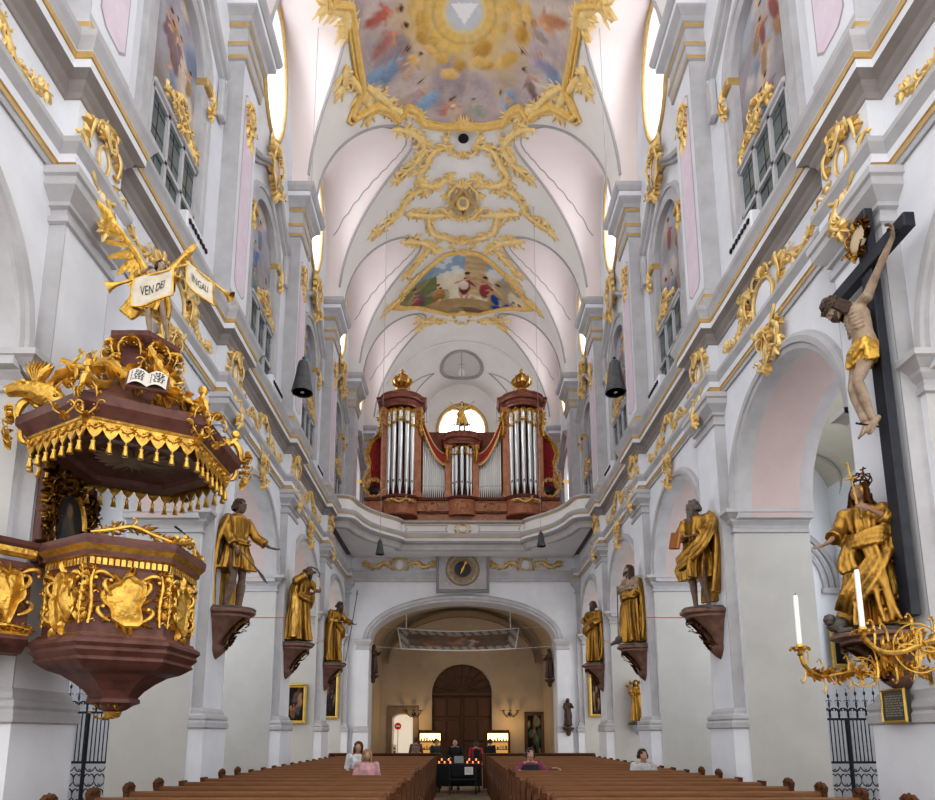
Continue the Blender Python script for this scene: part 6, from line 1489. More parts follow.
# ================================================================== PEOPLE
def cloth(n,c,c2=None): return mat(n,c,.85,c2=c2 or tuple(v*.6 for v in c),scale=9,bump=.3,bscale=30)
SKIN=mat('skin',(.48,.29,.21),.55,c2=(.40,.23,.165),scale=9)
def person(label,loc,rz,P,top,bottom,hair,hcol,scale=1.,shoes=BLACK,vox=.016,skirt=False,long_=False,extra=None):
    M=T(*loc,rz,scale); t=thing('person',label,'person',loc)
    bodyg(P).xf(M).build('body',SKIN,parent=t,voxel=.013,relax=1)
    pz=P['pelvis'].z; px,py=P['pelvis'].x,P['pelvis'].y; c=P['chest']; n=P['neck']; w=P['waist']
    g=G(); r=[(P['pelvis']-V((0,0,.06)),.175,.135),(P['pelvis']+V((0,0,.02)),.178,.138),(w,.158,.128),(lerp(w,c,.5),.168,.132),(c+V((0,0,.03)),.188,.132),(lerp(c,n,.72),.175,.105),(n-V((0,0,.005)),.082,.08)]
    ax=P['shl']-P['shr']; ax.z=0; ax.normalize(); ay=V((-ax.y,ax.x,0))
    g.loft([[q+ax*(cos(2*PI*k/20)*a*(1+.03*sin(5*k)))+ay*(sin(2*PI*k/20)*b) for k in range(20)] for q,a,b in r])
    for q in 'lr': g.ell(P['sh'+q],.082,10); g.tube([P['sh'+q],lerp(P['sh'+q],P['el'+q],.5),P['el'+q],lerp(P['el'+q],P['ha'+q],.5),lerp(P['el'+q],P['ha'+q],.92)],[.075,.068,.058,.054,.046],10)
    g.xf(M).build('jacket',top,parent=t,voxel=vox,relax=1)
    g=G()
    for q in 'lr': g.tube([P['hi'+q]+V((0,0,.04)),lerp(P['hi'+q],P['kn'+q],.4),P['kn'+q],lerp(P['kn'+q],P['an'+q],.5),P['an'+q]+V((0,0,.03))],[.115,.105,.078,.072,.066],12)
    g.ell(P['pelvis']-V((0,0,.02)),(.17,.13,.10),12); g.xf(M).build('trousers',bottom,parent=t,voxel=vox,relax=1)
    g=G()
    for q,sg in (('l',1),('r',-1)):
        f=P['f'+q] or V((.1*sg,-1,0)); f=V(f).normalized(); Mx=mdir(f,(0,0,1)) if abs(f.z)<.9 else mdir(f,(0,-1,0)); o=P['an'+q]-Mx@V((0,0,.045))
        g.loft([[o+Mx@V((x,cos(2*PI*k/10)*a,sin(2*PI*k/10)*b+h)) for k in range(10)] for x,a,b,h in ((-.09,.03,.03,0),(-.06,.042,.045,.005),(.03,.045,.05,.008),(.11,.05,.036,-.004),(.185,.04,.022,-.014))])
    g.xf(M).build('shoes',shoes,parent=t)
    HM=Matrix.Rotation(P['yaw'],3,'Z')@Matrix.Rotation(P['pitch'],3,'X')@Matrix.Rotation(P['roll'],3,'Y')
    if hair: hairg(P['head'],HM,hair).xf(M).build('hair',hcol,parent=t)
    for nm,gg,mt in (extra or []): gg.xf(M).build(nm,mt,parent=t)
    return t
def sit(dz=0.,**k):
    b=dict(pelvis=(0,.0,.56),waist=(0,.0,.70),chest=(0,-.01,.91),neck=(0,-.03,1.08),head=(0,-.05,1.21),shl=(.18,-.01,1.02),shr=(-.18,-.01,1.02),ell=(.24,-.10,.78),elr=(-.24,-.10,.78),hal=(.10,-.33,.70),har=(-.10,-.33,.70),hil=(.09,-.02,.54),hir=(-.09,-.02,.54),knl=(.11,-.42,.53),knr=(-.11,-.42,.53),anl=(.11,-.38,.09),anr=(-.11,-.38,.09)); b.update(k); return pose(**b)
brown=mat('auburn hair',(.11,.035,.02),.5,c2=(.06,.02,.012),scale=30); blond=mat('blond hair',(.42,.27,.13),.5,c2=(.30,.18,.08),scale=30); darkh=mat('dark brown hair',(.03,.018,.012),.5,c2=(.05,.03,.02),scale=30)
jean=cloth('blue denim',(.06,.09,.16)); dk=cloth('dark trousers',(.02,.02,.025)); blk=cloth('black jacket',(.015,.015,.018)); 
def rowy(px,py,top): return None
yA=15.0; yB=13.1; yC=14.75; yD=14.7
person('woman with long auburn hair and white top standing in the left pews',(at_y(358,755,yA).x,yA,.0),.35,pose(hal=(.14,-.22,1.02),har=(-.14,-.22,1.02),yaw=-.3),cloth('white blouse',(.72,.72,.74)),dk,'long',brown,.98)
person('person with blond hair and pink top standing in the left pews',(at_y(367,760,yB).x,yB,.0),.1,pose(hal=(.12,-.22,1.02),har=(-.12,-.22,1.02)),cloth('pink shirt',(.72,.42,.45)),jean,'long',blond,.91)
person('man in plum sleeves and dark vest leaning back on a right-hand pew',(at_y(530,758,yC).x,yC,.14),0,sit(ell=(.33,-.02,.84),hal=(.44,-.16,.96),elr=(-.30,-.08,.82),har=(-.22,-.28,.92),dl=(.8,-.3,0),dr=(-.3,-.9,0),yaw=.2,roll=.1),cloth('plum sweater',(.28,.07,.13)),dk,'short',darkh,1.07,extra=[('vest',G().lathe([(.16,.58),(.18,.7),(.195,.9),(.18,1.02),(.09,1.07)],(0,-.012,0),20,sy=.78),cloth('charcoal vest',(.04,.042,.05)))])
person('seated woman with dark curly hair near the right pillar',(at_y(643,758,yD).x,yD,.12),-.2,sit(yaw=.4),cloth('white cardigan',(.62,.62,.64)),dk,'curly',darkh,1.07)
# standing visitors at the rear
person('standing man in black behind the candle stand',(at_y(455,750,24.2).x,24.15,0),PI*.0,pose(hal=(.16,-.30,1.10),har=(-.16,-.30,1.10),ell=(.28,-.06,1.16),elr=(-.28,-.06,1.16),pitch=.25,head=(0,-.04,1.60)),blk,dk,None,darkh,.98)
person('standing man in dark jacket near the left lit display case',(at_y(436,750,27.5).x,27.5,0),.6,pose(hal=(.05,-.25,1.14),har=(-.05,-.25,1.16),cl=.8,cr=.8,pitch=.2),cloth('dark grey coat',(.04,.042,.05)),dk,'short',darkh,.97)
person('visitor with brown backpack seen at the left display case',(at_y(416,750,28.5).x,28.5,0),PI,pose(),cloth('brown jacket',(.16,.09,.07)),jean,'curly',darkh,1.0,extra=[('backpack',G().box(-.17,.13,.98,.17,.30,1.42,bev=.05),cloth('patterned backpack',(.30,.20,.17)))])
person('visitor in dark red with black backpack right of the candle stand',(at_y(476,750,26.).x,26.,0),PI,pose(),cloth('red jacket',(.45,.04,.05)),dk,'short',darkh,.93,extra=[('backpack',G().box(-.17,.13,.95,.12,.30,1.44,bev=.05),BLACKC)])
person('visitor in black leaning at the right display case',(at_y(490,750,28.).x,28.,0),PI*.8,pose(pitch=.2),blk,dk,'short',darkh,.97)
# ================================================================== CANDLE STAND IN THE AISLE
cs=thing('votive_candle_stand','black draped votive candle table standing in the centre aisle','table',(0,23.2,0)); cxs=at_y(459,770,23.2).x; w2=.72
g=G(); g.box(cxs-w2,22.95,.86,cxs+w2,23.55,.92,bev=.01); g.build('tabletop',BLACK,parent=cs)
g=G(); nn=40; out=[]
for z,e in ((.86,0.),(.5,.02),(.2,.03)): out.append([(cxs+x*(w2+.01+e*(.6+.6*sin(k*1.7))),23.25+y*(.31+e*(.6+.6*sin(k*2.3))),z) for k,(x,y) in enumerate([(-1+2*i/10,-1) for i in range(10)]+[(1,-1+2*i/10) for i in range(10)]+[(1-2*i/10,1) for i in range(10)]+[(-1,1-2*i/10) for i in range(10)])])
g.loft(out,cap=False); g.build('cloth_skirt',BLACKC,parent=cs)
for x in (-1,1):
    for y in (-1,1): g=G(); g.box(cxs+x*(w2-.06)-.02,23.25+y*.25-.02,0,cxs+x*(w2-.06)+.02,23.25+y*.25+.02,.86); g.build('leg',BLACK,parent=cs)
g=G(); g.box(cxs-w2,23.3,.92,cxs+w2,23.5,1.0,bev=.01); g.box(cxs-w2,23.42,1.0,cxs+w2,23.5,1.08,bev=.01); g.build('step_rack',BLACK,parent=cs)
cand=None
for k,(u,rw) in enumerate([(-.92+.26*i,0) for i in range(8)]+[(-.8+.32*i,1) for i in range(6)]):
    if rw==0 and -.15<u<.2: continue
    x=cxs+u*w2; y=23.1 if rw==0 else 23.36; z=.92 if rw==0 else 1.0
    if cand is None:
        cand=thing('votive_candle','small burning votive candle on the black draped table','candle',(x,y,z),'votive candles on the draped table')
        g=G(); g.lathe([(.03,0),(.034,.055),(.031,.055),(.027,.012),(0,.012)],(x,y,z),12); g.build('glass_cup',REDG,parent=cand)
        g=G(); g.lathe([(.025,.013),(.025,.035),(0,.036)],(x,y,z),10); g.build('wax',WAX,parent=cand)
        g=G(); g.ell((x,y,z+.060),(.008,.008,.018),8); g.build('flame',FLAME,parent=cand); reg(cand)
    else: dup(cand,(x,y,z),0)
t=thing('notice_sign','small grey notice on the front edge of the candle table','sign',(cxs-.02,23.0,.92)); g=G(); g.box(cxs-.16,23.0,.93,cxs+.15,23.03,1.16,bev=.008); g.build('board',mat('grey notice',(.30,.31,.32),.5),parent=t); g=G(); g.box(cxs-.2,22.98,.92,cxs+.2,23.06,.935); g.build('foot',BLACK,parent=t)
# black chair in front with a white leaflet
ch=thing('folding_chair','black chair standing in front of the candle table','chair',(cxs+.1,22.2,0))
cx0=cxs+.12
for x in (-1,1):
    g=G(); g.tube([(cx0+x*.42,22.05,0),(cx0+x*.42,22.35,.45),(cx0+x*.42,22.35,.92)],.018,6); g.build('rear_leg',BLACK,parent=ch); g=G(); g.tube([(cx0+x*.42,22.55,0),(cx0+x*.42,22.25,.45)],.018,6); g.build('front_leg',BLACK,parent=ch)
g=G(); g.box(cx0-.42,22.1,.43,cx0+.42,22.5,.46,bev=.01); g.build('seat',BLACKC,parent=ch)
g=G(); g.box(cx0-.42,22.33,.55,cx0+.42,22.36,.92,bev=.01); g.build('backrest',BLACKC,parent=ch)
t=thing('leaflet_holder','white leaflet holder hanging on the black chair','leaflet',(cx0+.22,22.3,.6)); g=G(); g.box(cx0+.06,22.29,.60,cx0+.33,22.32,.84,bev=.004); g.build('holder',PAPER,parent=t)
g=G()
for k in range(5): g.box(cx0+.09,22.286,.80-.035*k,cx0+.30-.04*(k%2),22.29,.812-.035*k)
g.build('print',LINE,parent=t,smooth=0)
# white jug on the stand
t=tag(G().lathe([(.05,0),(.07,.05),(.07,.16),(.05,.22),(.055,.26),(.045,.26),(.0,.2)],(cxs+.78,23.0,.93),14).build('glass_jar',mat('milky jar',(.55,.57,.60),.3)),'milky glass jar at the right end of the candle table','jar') if False else None
# ================================================================== PORCH
def framed(name,label,cat,x0,x1,z0,z1,Y,fw,fmat,pf,face=-1,res=(30,40)):
    t=thing(name,label,cat,((x0+x1)/2,Y,z0)); 
    g=G(); gg=G(); cxm,czm=(x0+x1)/2,(z0+z1)/2; hw,hh=(x1-x0)/2,(z1-z0)/2
    gg.sweep([(-hw,-hh),(hw,-hh),(hw,hh),(-hw,hh)],[(0,0),(0,.05),(fw*.3,.08),(fw*.6,.04),(fw,.03),(fw,0)],closed=True,side=1); g.merge(gg,lambda p:(cxm+p[0],Y-p[2],czm+p[1])); g.build('frame',fmat,parent=t)
    cols=[];vs=[];nu,nv=res
    for j in range(nv+1):
        for i in range(nu+1):
            u=-1+2*i/nu; v=-1+2*j/nv; vs.append((cxm+u*(hw-fw*.8),Y-.02,czm+v*(hh-fw*.8))); cols.append(pf(u,v))
    g=G(); g.add(vs,[(j*(nu+1)+i,j*(nu+1)+i+1,(j+1)*(nu+1)+i+1,(j+1)*(nu+1)+i) for j in range(nv) for i in range(nu)]); g.build('canvas',PAINT,parent=t,colors=cols,smooth=0)
    return t
def darkpic(seed,pal,n=9,bg=(34,28,24)):
    r=random.Random(seed); b=[(r.uniform(-.9,.9),r.uniform(-.9,.9),r.uniform(.15,.4),r.uniform(.15,.5),r.uniform(0,3),r.choice(pal),.7) for _ in range(n)]+[q for k in range(3) for q in pfig(r.uniform(-.5,.5),r.uniform(-.9,-.4),r.uniform(.8,1.2),r.choice(pal),(150,110,85),r)]
    return painter(lambda x,y:[c*(.7+.6*fbm(x*2+seed,y*2)) for c in lin(bg)],b,seed,.06)
# main door
dr=thing('church_door','large round-arched dark wooden door at the back of the porch','door',(0,40.3,0)); 
g=G(); g.prism([(-1.75,0),(1.75,0),(1.75,4.2),(-1.75,4.2)],.1,lambda u,v,w:(u,40.30+w,v)); 
for x in (-1.72,.06): 
    for z0,z1 in ((.15,1.3),(1.5,2.7),(2.9,4.0)):
        for q in (0,1): g.box(x+.05+q*.83,40.25,z0,x+.80+q*.83,40.3,z1,bev=.03)
dl_=g.build('door_leaf',WOODD,parent=dr,smooth=20)
g=G(); g.box(-.05,40.22,0,.05,40.3,4.15,bev=.02); g.build('meeting_stile',WOODD,parent=dr)
g=G(); g.box(-1.85,40.15,4.1,1.85,40.35,4.35,bev=.04); g.build('transom',WOODD,parent=dr)
g=G(); g.prism([(1.75*cos(PI*k/30),4.35+1.6*sin(PI*k/30)) for k in range(31)],.08,lambda u,v,w:(u,40.34+w,v)); fan=g.build('fanlight',WOODD,parent=dr,smooth=0)
for k in range(9): 
    a=PI*(k+.5)/9; g=G(); g.tube([(.4*cos(a),40.3,4.4+.36*sin(a)),(1.6*cos(a),40.3,4.4+1.45*sin(a))],.04,5); g.build('fan_rib',WOODD,parent=fan)
g=G()
for r_ in (.4,1.0,1.68): g.tube([(r_*cos(PI*k/24),40.29,4.37+r_*.92*sin(PI*k/24)) for k in range(25)],.04,5)
g.build('fan_ring',WOODD,parent=fan)
for q in (-1,1): g=G(); g.tube([(q*.12,40.2,1.35),(q*.12,40.15,1.3),(q*.12,40.15,1.15),(q*.12,40.2,1.1)],.015,6); g.build('handle',IRON,parent=dr)
# display cases
def case(x,label):
    t=thing('display_case',label,'display case',(x,38.,0)); w=.62
    g=G(); g.box(x-w,37.9,0,x+w,38.35,.75,bev=.01); g.box(x-w,38.3,.75,x+w,38.35,1.95); g.box(x-w,37.9,1.95,x+w,38.35,2.12,bev=.01); 
    for q in (-1,1): g.box(x+q*w-.05,37.9,.75,x+q*w+.05,38.35,2.0,bev=.01)
    g.build('cabinet',WOOD,parent=t,smooth=20)
    g=G(); g.box(x-w+.06,38.28,1.55,x+w-.06,38.295,1.94); g.build('lit_panel',LIT,parent=t,smooth=0)
    for z in (1.05,1.45): g=G(); g.box(x-w+.05,37.95,z,x+w-.05,38.28,z+.03); g.build('shelf',WOOD,parent=t,smooth=0)
    g=G(); g.box(x-w+.06,38.27,.78,x+w-.06,38.28,1.5); g.build('back_panel',mat('amber back panel',(.55,.30,.08),.6,emit=((1,.55,.15),.5)),parent=t,smooth=0)
    r=random.Random(int(x*9)); pal=[(.6,.55,.45),(.45,.10,.06),(.7,.45,.15),(.2,.2,.25),(.65,.6,.55)]
    for z in (1.08,1.48):
        for k in range(7):
            xx=x-w+.14+k*.155; h=r.uniform(.10,.24); g=G(); g.box(xx-.05,38.08,z,xx+.05,38.1,z+h,bev=.004); o=g.build('devotional_card',mat('card',pal[(k+int(z*10))%5],.6)); tag(o,'small devotional card standing in the %s display case'%('left' if x<0 else 'right'),'card','cards in the %s display case'%('left' if x<0 else 'right'))
case(at_y(430,740,38).x,'lit wooden display case left of the big door'); case(at_y(498,740,38).x,'lit wooden display case right of the big door')
# passage on the left with a no-entry sign and notice
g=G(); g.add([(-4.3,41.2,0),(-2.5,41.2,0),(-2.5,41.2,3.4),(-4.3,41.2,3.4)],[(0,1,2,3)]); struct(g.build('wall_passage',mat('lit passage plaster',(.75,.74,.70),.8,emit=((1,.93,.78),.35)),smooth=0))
xs=at_y(397,726,39.96).x; zs=at_y(397,726,39.96).z
t=thing('no_entry_sign','round red no-entry sign in the lit side passage','sign',(xs,40.6,zs-.22))
g=G(); g.prism([(xs+.20*cos(2*PI*k/28),zs+.20*sin(2*PI*k/28)) for k in range(28)],.02,lambda u,v,w:(u,40.6-w,v)); g.build('disc',mat('sign red',(.55,.02,.02),.4),parent=t,smooth=0)
g=G(); g.box(xs-.13,40.572,zs-.035,xs+.13,40.58,zs+.035); g.build('bar',PAPER,parent=t,smooth=0)
g=G(); g.box(xs-.02,40.6,0,xs+.02,40.63,zs); g.build('pole',LINE,parent=t,smooth=0)
xn=at_y(392,747,39.9).x; t=thing('notice_board','white notice with red symbols standing in the lit side passage','sign',(xn-.02,40.5,.6)); g=G(); g.box(xn-.2,40.5,.65,xn+.2,40.52,1.3); g.box(xn-.02,40.52,0,xn+.02,40.54,1.2); g.build('board',PAPER,parent=t,smooth=0)
g=G()
for a in (-.09,.09):
    for b in (-.1,.1): g.box(xn+a-.06,40.49,.98+b-.06,xn+a+.06,40.5,.98+b+.06)
g.build('symbol',mat('notice red',(.5,.04,.03),.5),parent=t,smooth=0)
# passage surround panel
t=thing('portal_surround','dark grey painted panel framing the lit side passage','surround',(-3.45,39.98,0)); g=G(); gg=G()
o=[(-4.3,0),(-2.55,0),(-2.55,3.5),(-4.3,3.5)]; hole=[(-4.06,.01)]+[(-3.45-.61*cos(PI*i/12),2.78+.32*sin(PI*i/12)) for i in range(13)]+[(-2.84,.01)]
plate(g,o,[hole],lambda u,v,w:(u,39.97,v)); g.tube([(-4.3,39.96,0),(-4.3,39.96,3.5),(-2.55,39.96,3.5),(-2.55,39.96,0)],.05,5); g.build('panel',mat('brown grey painted panel',(.16,.13,.11),.8,c2=(.24,.19,.16),scale=2),parent=t,smooth=0)
# right painting beside the door
a=at_y(524,712,39.95); b=at_y(545,756,39.95)
framed('porch_painting','dark arched altar painting on the porch wall right of the door','painting',a.x,b.x,.5,a.z,39.95,.2,mat('dark brown frame',(.10,.06,.04),.5),darkpic(3,[(70,100,90),(110,120,110),(60,70,80),(140,130,110)],12,(26,30,28)))
# wall sconces
for px_,sd in ((414,-1),(510,1)):
    p=at_y(px_,714,39.9); t=thing('wall_sconce','dark wrought candle sconce on the porch wall %s of the door'%('left' if sd<0 else 'right'),'sconce',(p.x,39.95,p.z))
    g=G(); g.lathe([(.12,0),(.12,.03),(0,.04)],(0,0,0),12); g.xf(Matrix.Translation((p.x,39.99,p.z))@Matrix.Rotation(PI/2,4,'X')); g.build('wall_plate',IRON,parent=t)
    for q in (-1,0,1):
        g=G(); g.tube([(p.x,39.95,p.z),(p.x+q*.18,39.7,p.z-.18),(p.x+q*.36,39.55,p.z-.02),(p.x+q*.40,39.5,p.z+.16)],.028,6); g.lathe([(.02,0),(.09,.03),(.10,.05),(0,.04)],(p.x+q*.40,39.5,p.z+.16),10); g.build('arm',IRON,parent=t)
# dark carved figures on the porch jambs and the right wall
def jambfig(px_,py,Y,rz,label,h=1.5):
    p=at_y(px_,py,Y); P=pose(ell=(.26,-.16,1.2),hal=(.15,-.35,1.3),elr=(-.25,-.1,1.2),har=(-.14,-.28,1.1),pitch=.2)
    g=robeg([(1.45,0,0,.12,.1,0),(1.38,0,0,.2,.13,.02),(1.1,0,0,.19,.16,.06),(.7,0,0,.22,.19,.1),(.1,0,0,.24,.22,.13)],int(px_)); sleeve(g,P['shl'],P['ell'],P['hal']); sleeve(g,P['shr'],P['elr'],P['har'])
    t=statue('dark_statue',label,(p.x,Y,p.z-h/2),rz,h/1.75,P,g,'long',skin=HAIRD,gold=mat('dark oak carving',(.05,.03,.022),.5,c2=(.09,.055,.04),scale=9),vox=.025)
    g=G(); g.lathe([(.02,-.35),(.10,-.28),(.12,-.12),(.24,-.06),(.26,-.0),(0,.0)],(p.x,Y,p.z-h/2-.03),12); g.build('corbel',WOODD,parent=t)
jambfig(373.5,660,32.85,1.2,'dark carved saint on the left jamb of the porch arch'); jambfig(549.5,664,32.85,-1.2,'dark carved saint on the right jamb of the porch arch'); 
jambfig(568,713,31.7,0,'tall dark carved figure on the pier right of the portal arch',1.35)
# hanging painted cloth under the arch
c0=at_y(397,628,35.); c1=at_y(520,652,35.)
hp=thing('hanging_canvas','painted canvas panel hung by ropes beneath the portal arch','canvas',((c0.x+c1.x)/2,35,c1.z))
cols=[];vs=[];nu,nv=60,20
pc=darkpic(12,[(165,140,120),(150,110,90),(120,115,110),(180,165,150),(130,90,75),(95,100,105)],26,(120,104,92))
def cpt(u,v):
    dip=.18*sin(PI*u); y=35.4-1.6*(1-v)*.9; inset=.16*(1-v)*(1 if u<.5 else -1)*abs(2*u-1)
    return (c0.x+(c1.x-c0.x)*u+inset*2, y, c0.z+.05-dip*v -(1-v)*(c0.z-c1.z)+.10*sin(PI*u)*(1-v)*-1)
for j in range(nv+1):
    for i in range(nu+1):
        u,v=i/nu,j/nv; vs.append(cpt(u,v)); e=min(u*2,2-2*u,v*.8,.8-.8*v); cols.append(lin((176,172,166)) if (e<.16 and int((u*40+v*7))%3) or e<.03 else pc((u*2-1)*2,v*2-1))
g=G(); g.add(vs,[(j*(nu+1)+i,j*(nu+1)+i+1,(j+1)*(nu+1)+i+1,(j+1)*(nu+1)+i) for j in range(nv) for i in range(nu)]); g.build('canvas',PAINT,parent=hp,colors=cols)
g=G(); e=[cpt(i/30,0) for i in range(31)]+[cpt(1,i/6) for i in range(1,7)]+[cpt(1-i/30,1) for i in range(1,31)]+[cpt(0,1-i/6) for i in range(1,7)]; g.tube(e,.035,5); g.build('hem',PAPER,parent=hp)
for u in (.07,.93): 
    p=cpt(u,1); g=G(); g.tube([p,(p[0],p[1],8.4)],.03,6); g.build('rope',PAPER,parent=hp)
for u,sg in ((0,-1),(1,1)):
    for v in (0,1): p=cpt(u,v); g=G(); g.tube([p,(sg*4.7,p[1],p[2]+.12)],.012,5); g.build('guy_wire',PAPER,parent=hp)
# ================================================================== PAINTINGS ON THE PIERS
GF=mat('gilt picture frame',(.50,.33,.08),.35,.6,c2=(.62,.44,.13),scale=8)
def pic(x0,y0,x1,y1,Y,label,seed,pal):
    a=at_y(x0,y0,Y); b=at_y(x1,y1,Y); framed('framed_painting',label,'painting',a.x,b.x,b.z,a.z,Y,.13,GF,darkpic(seed,pal),res=(24,32))
pj=[(120,85,60),(95,60,45),(150,120,90),(80,80,90)]
pic(283,684,306,724,25.7-.02,'brown narrative painting in a broad gilt frame on the left pier',5,pj)
pic(322,668,338,719,31.62,'tall dark painting in a gilt frame behind the left spear saint',6,[(60,50,45),(120,95,70),(40,40,46)])
pic(588,671,604,717,31.62,'tall dark floral painting in a gilt frame on the right side',7,[(60,50,45),(130,110,80),(80,60,60)])
# gilded group on the right pier
def madonna():
    p=at_y(636,697,25.55); P=pose(ell=(.26,-.14,1.2),hal=(.05,-.3,1.25),elr=(-.25,-.1,1.2),har=(-.14,-.28,1.1)); s_=.92
    g=robeg([(1.45,0,0,.12,.1,0),(1.38,0,0,.2,.13,.02),(1.1,0,0,.19,.16,.06),(.7,0,0,.22,.19,.1),(.1,0,0,.26,.24,.15)],71); sleeve(g,P['shl'],P['ell'],P['hal']); sleeve(g,P['shr'],P['elr'],P['har'])
    t=statue('gilded_group','small gilded carved figure with child hung on the right pier',(p.x,25.5,p.z-.98),-.2,s_,P,g,'long',gold=GOLD,skin=GOLD,vox=.02)
    g=G(); g.ell((.1,-.36,1.42),.075,10); g.ell((.1,-.33,1.26),(.09,.08,.12),10); 
    for k in range(5): a=.5*k+.6; g.ell((.38*cos(a),.02,1.35+.35*sin(a)),(.085,.07,.085),8)
    g.xf(T(p.x,25.5,p.z-.98,-.2,s_)).build('child_and_cherubs',GOLD,parent=t)
    g=G(); g.lathe([(.03,-.4),(.12,-.25),(.24,-.06),(.26,0),(0,0)],(p.x,25.55,p.z-.99),12); g.build('corbel',mat('blue grey corbel',(.42,.46,.55),.7),parent=t)
madonna()
# ================================================================== HANGING LOUDSPEAKER LAMPS AND CORDS
def lamp(px_,py,Y,label,h,r,ztop):
    p=at_y(px_,py,Y); t=thing('hanging_lamp',label,'lamp',(p.x,Y,p.z-h/2)); z=p.z-h/2
    g=G(); 
    def fold(u,z_): return 1+.06*abs(sin(u*PI*8))
    g.lathe([(r*.92,.02),(r,0),(r,.03),(r*.8,h*.3),(r*.62,h*.65),(r*.5,h*.86),(r*.42,h*.92),(r*.2,h*.97),(0,h*.98)],(p.x,Y,z),32,fold=fold); g.build('shade',mat('dark pleated shade',(.06,.06,.065),.5,c2=(.10,.10,.105),scale=6),parent=t)
    g=G(); g.lathe([(r*.9,.02),(r*.5,.10),(.0,.11)],(p.x,Y,z),20); g.ell((p.x,Y,z+.06),r*.28,10); g.build('bulb_recess',mat('grey bulb',(.35,.34,.32),.5),parent=t)
    g=G(); g.tube([(p.x,Y,z+h*.96),(p.x,Y,z+h*1.05)],r*.16,8); g.build('cap',BLACK,parent=t)
    g=G(); g.tube([(p.x,Y,z+h),(p.x,Y,ztop)],.010,5); g.build('cord',LINE,parent=t)
lamp(303,376,18,'black pleated bell-shaped lamp hanging on the left side',1.05,.29,vz(-4.6,18)); lamp(615,376,18,'black pleated bell-shaped lamp hanging on the right side',1.05,.29,vz(4.3,18))
lamp(380,547,26.2,'small dark bell lamp hanging left below the gallery',.62,.17,vz(-3.3,26.2)); lamp(541,539,26.2,'small dark bell lamp hanging right below the gallery',.62,.17,vz(3.1,26.2))
# orange cords between the brackets
for s in (-1,1):
    for a,b,z0,lab in ((14.9,19.85,4.42,'near'),(20.9,25.8,4.55,'far')):
        g=G(); g.tube([(s*(XP-.45),a,z0),(s*(XP-.25),(a+b)/2,z0+.42),(s*(XP-.03),b,z0+.86)],.012,5); tag(g.build('orange_cord',ORANGE),'thin orange cord stretched between statue brackets on the %s wall, %s span'%(SN[s],lab),'cord')
# ================================================================== PLAQUE, SCONCE ARMS, GATES
p0=at_x(884,691,5.26);p1=at_x(911,721,5.26)
t=thing('wall_plaque','small dark plaque in a gilt frame below the big right bracket','plaque',(5.25,(p0.y+p1.y)/2,p1.z)); ya,yb=p1.y,p0.y; za,zb=at_x(897,722,5.26).z,at_x(897,690,5.26).z
g=G(); g.box(5.22,ya,za,5.30,yb,zb,bev=.008); g.build('plate',mat('dark slate plate',(.05,.055,.05),.4,c2=(.08,.08,.07),scale=12),parent=t)
g=G(); P_=[(ya,za),(yb,za),(yb,zb),(ya,zb)]; g.tube([(5.215,y,z) for y,z in P_+[P_[0]]],.022,4); g.build('frame',GF,parent=t)
g=G(); r_=random.Random(4)
for k in range(9):
    y=yb-.06; z=zb-.07-k*(zb-za-.12)/9
    while y>ya+.10: w_=r_.uniform(.03,.08); g.box(5.214,y-w_,z-.012,5.22,y,z+.006); y-=w_+.02
g.build('inscription',mat('faded lettering',(.26,.24,.18),.5),parent=t,smooth=0)
def arm(pts,tipc,label,clabel,filig,rad=.022,cs_=1.):
    pan=V(tipc); t=thing('candle_arm',label,'candle holder',pts[0])
    P=[V(p) for p in pts]; Q=[]
    for i in range(len(P)-1):
        q0=P[max(i-1,0)];q1=P[i];q2=P[i+1];q3=P[min(i+2,len(P)-1)]
        for k in range(6): u=k/6; Q.append(.5*((2*q1)+(q2-q0)*u+(2*q0-5*q1+4*q2-q3)*u*u+(3*q1-q0-3*q2+q3)*u**3))
    Q.append(P[-1]); g=G(); g.tube(Q,rad,8); g.build('arm',GOLDB,parent=t)
    d=(P[0]-P[-1]); d.z=0; L_=d.length; d.normalize(); n=V((-d.y,d.x,0)); o_=P[-1]
    uv=[((q-o_).dot(d),q.z) for q in P][::-1]
    g=spray(uv[1:],.17*filig,4,.022,dens=1.1,th=.05)
    for i in range(1,len(uv)-1):
        a_=math.atan2(uv[i+1][1]-uv[i][1],uv[i+1][0]-uv[i][0])
        for sg in (-1,1): g.cscroll(uv[i][0],uv[i][1],a_+sg*.9,.20*filig,1.5,sg,.05,.02,n=16)
    g.fn(lambda p:o_+d*p[0]+n*(p[2]-.01)+V((0,0,p[1]-o_.z))).build('filigree',GOLDB,parent=t)
    g=G(); g.lathe([(.012,-.08),(.035,-.06),(.02,-.04),(.03,-.015),(.085,0),(.10,.012),(.09,.02),(.04,.015),(.035,.05),(.0,.05)],pan,16); 
    for k in range(8): a=2*PI*k/8; g.leaf(0,0,0,.01,.01) if False else g.ell(pan+V((.095*cos(a),.095*sin(a),-.004)),(.02,.02,.014),6)
    g.build('drip_pan',GOLDB,parent=t)
    c=thing('altar_candle',clabel,'candle',pan+V((0,0,.03)))
    h=.52*cs_; g=G(); g.lathe([(.026,0),(.026,.12),(.024,h-.02),(.019,h),(0,h)],pan+V((0,0,.02)),14); g.build('wax_shaft',WAX,parent=c)
    g=G(); g.tube([pan+V((0,0,h+.02)),pan+V((.004,0,h+.045))],.004,5); g.build('wick',BLACK,parent=c)
A1=at_y(800,649,7.0); B1=at_y(800,662,7.0); C1=at_y(822,676,7.15); D1=at_y(848,672,7.35); E1=at_y(868,672,7.6); F1=at_y(905,668,8.0)
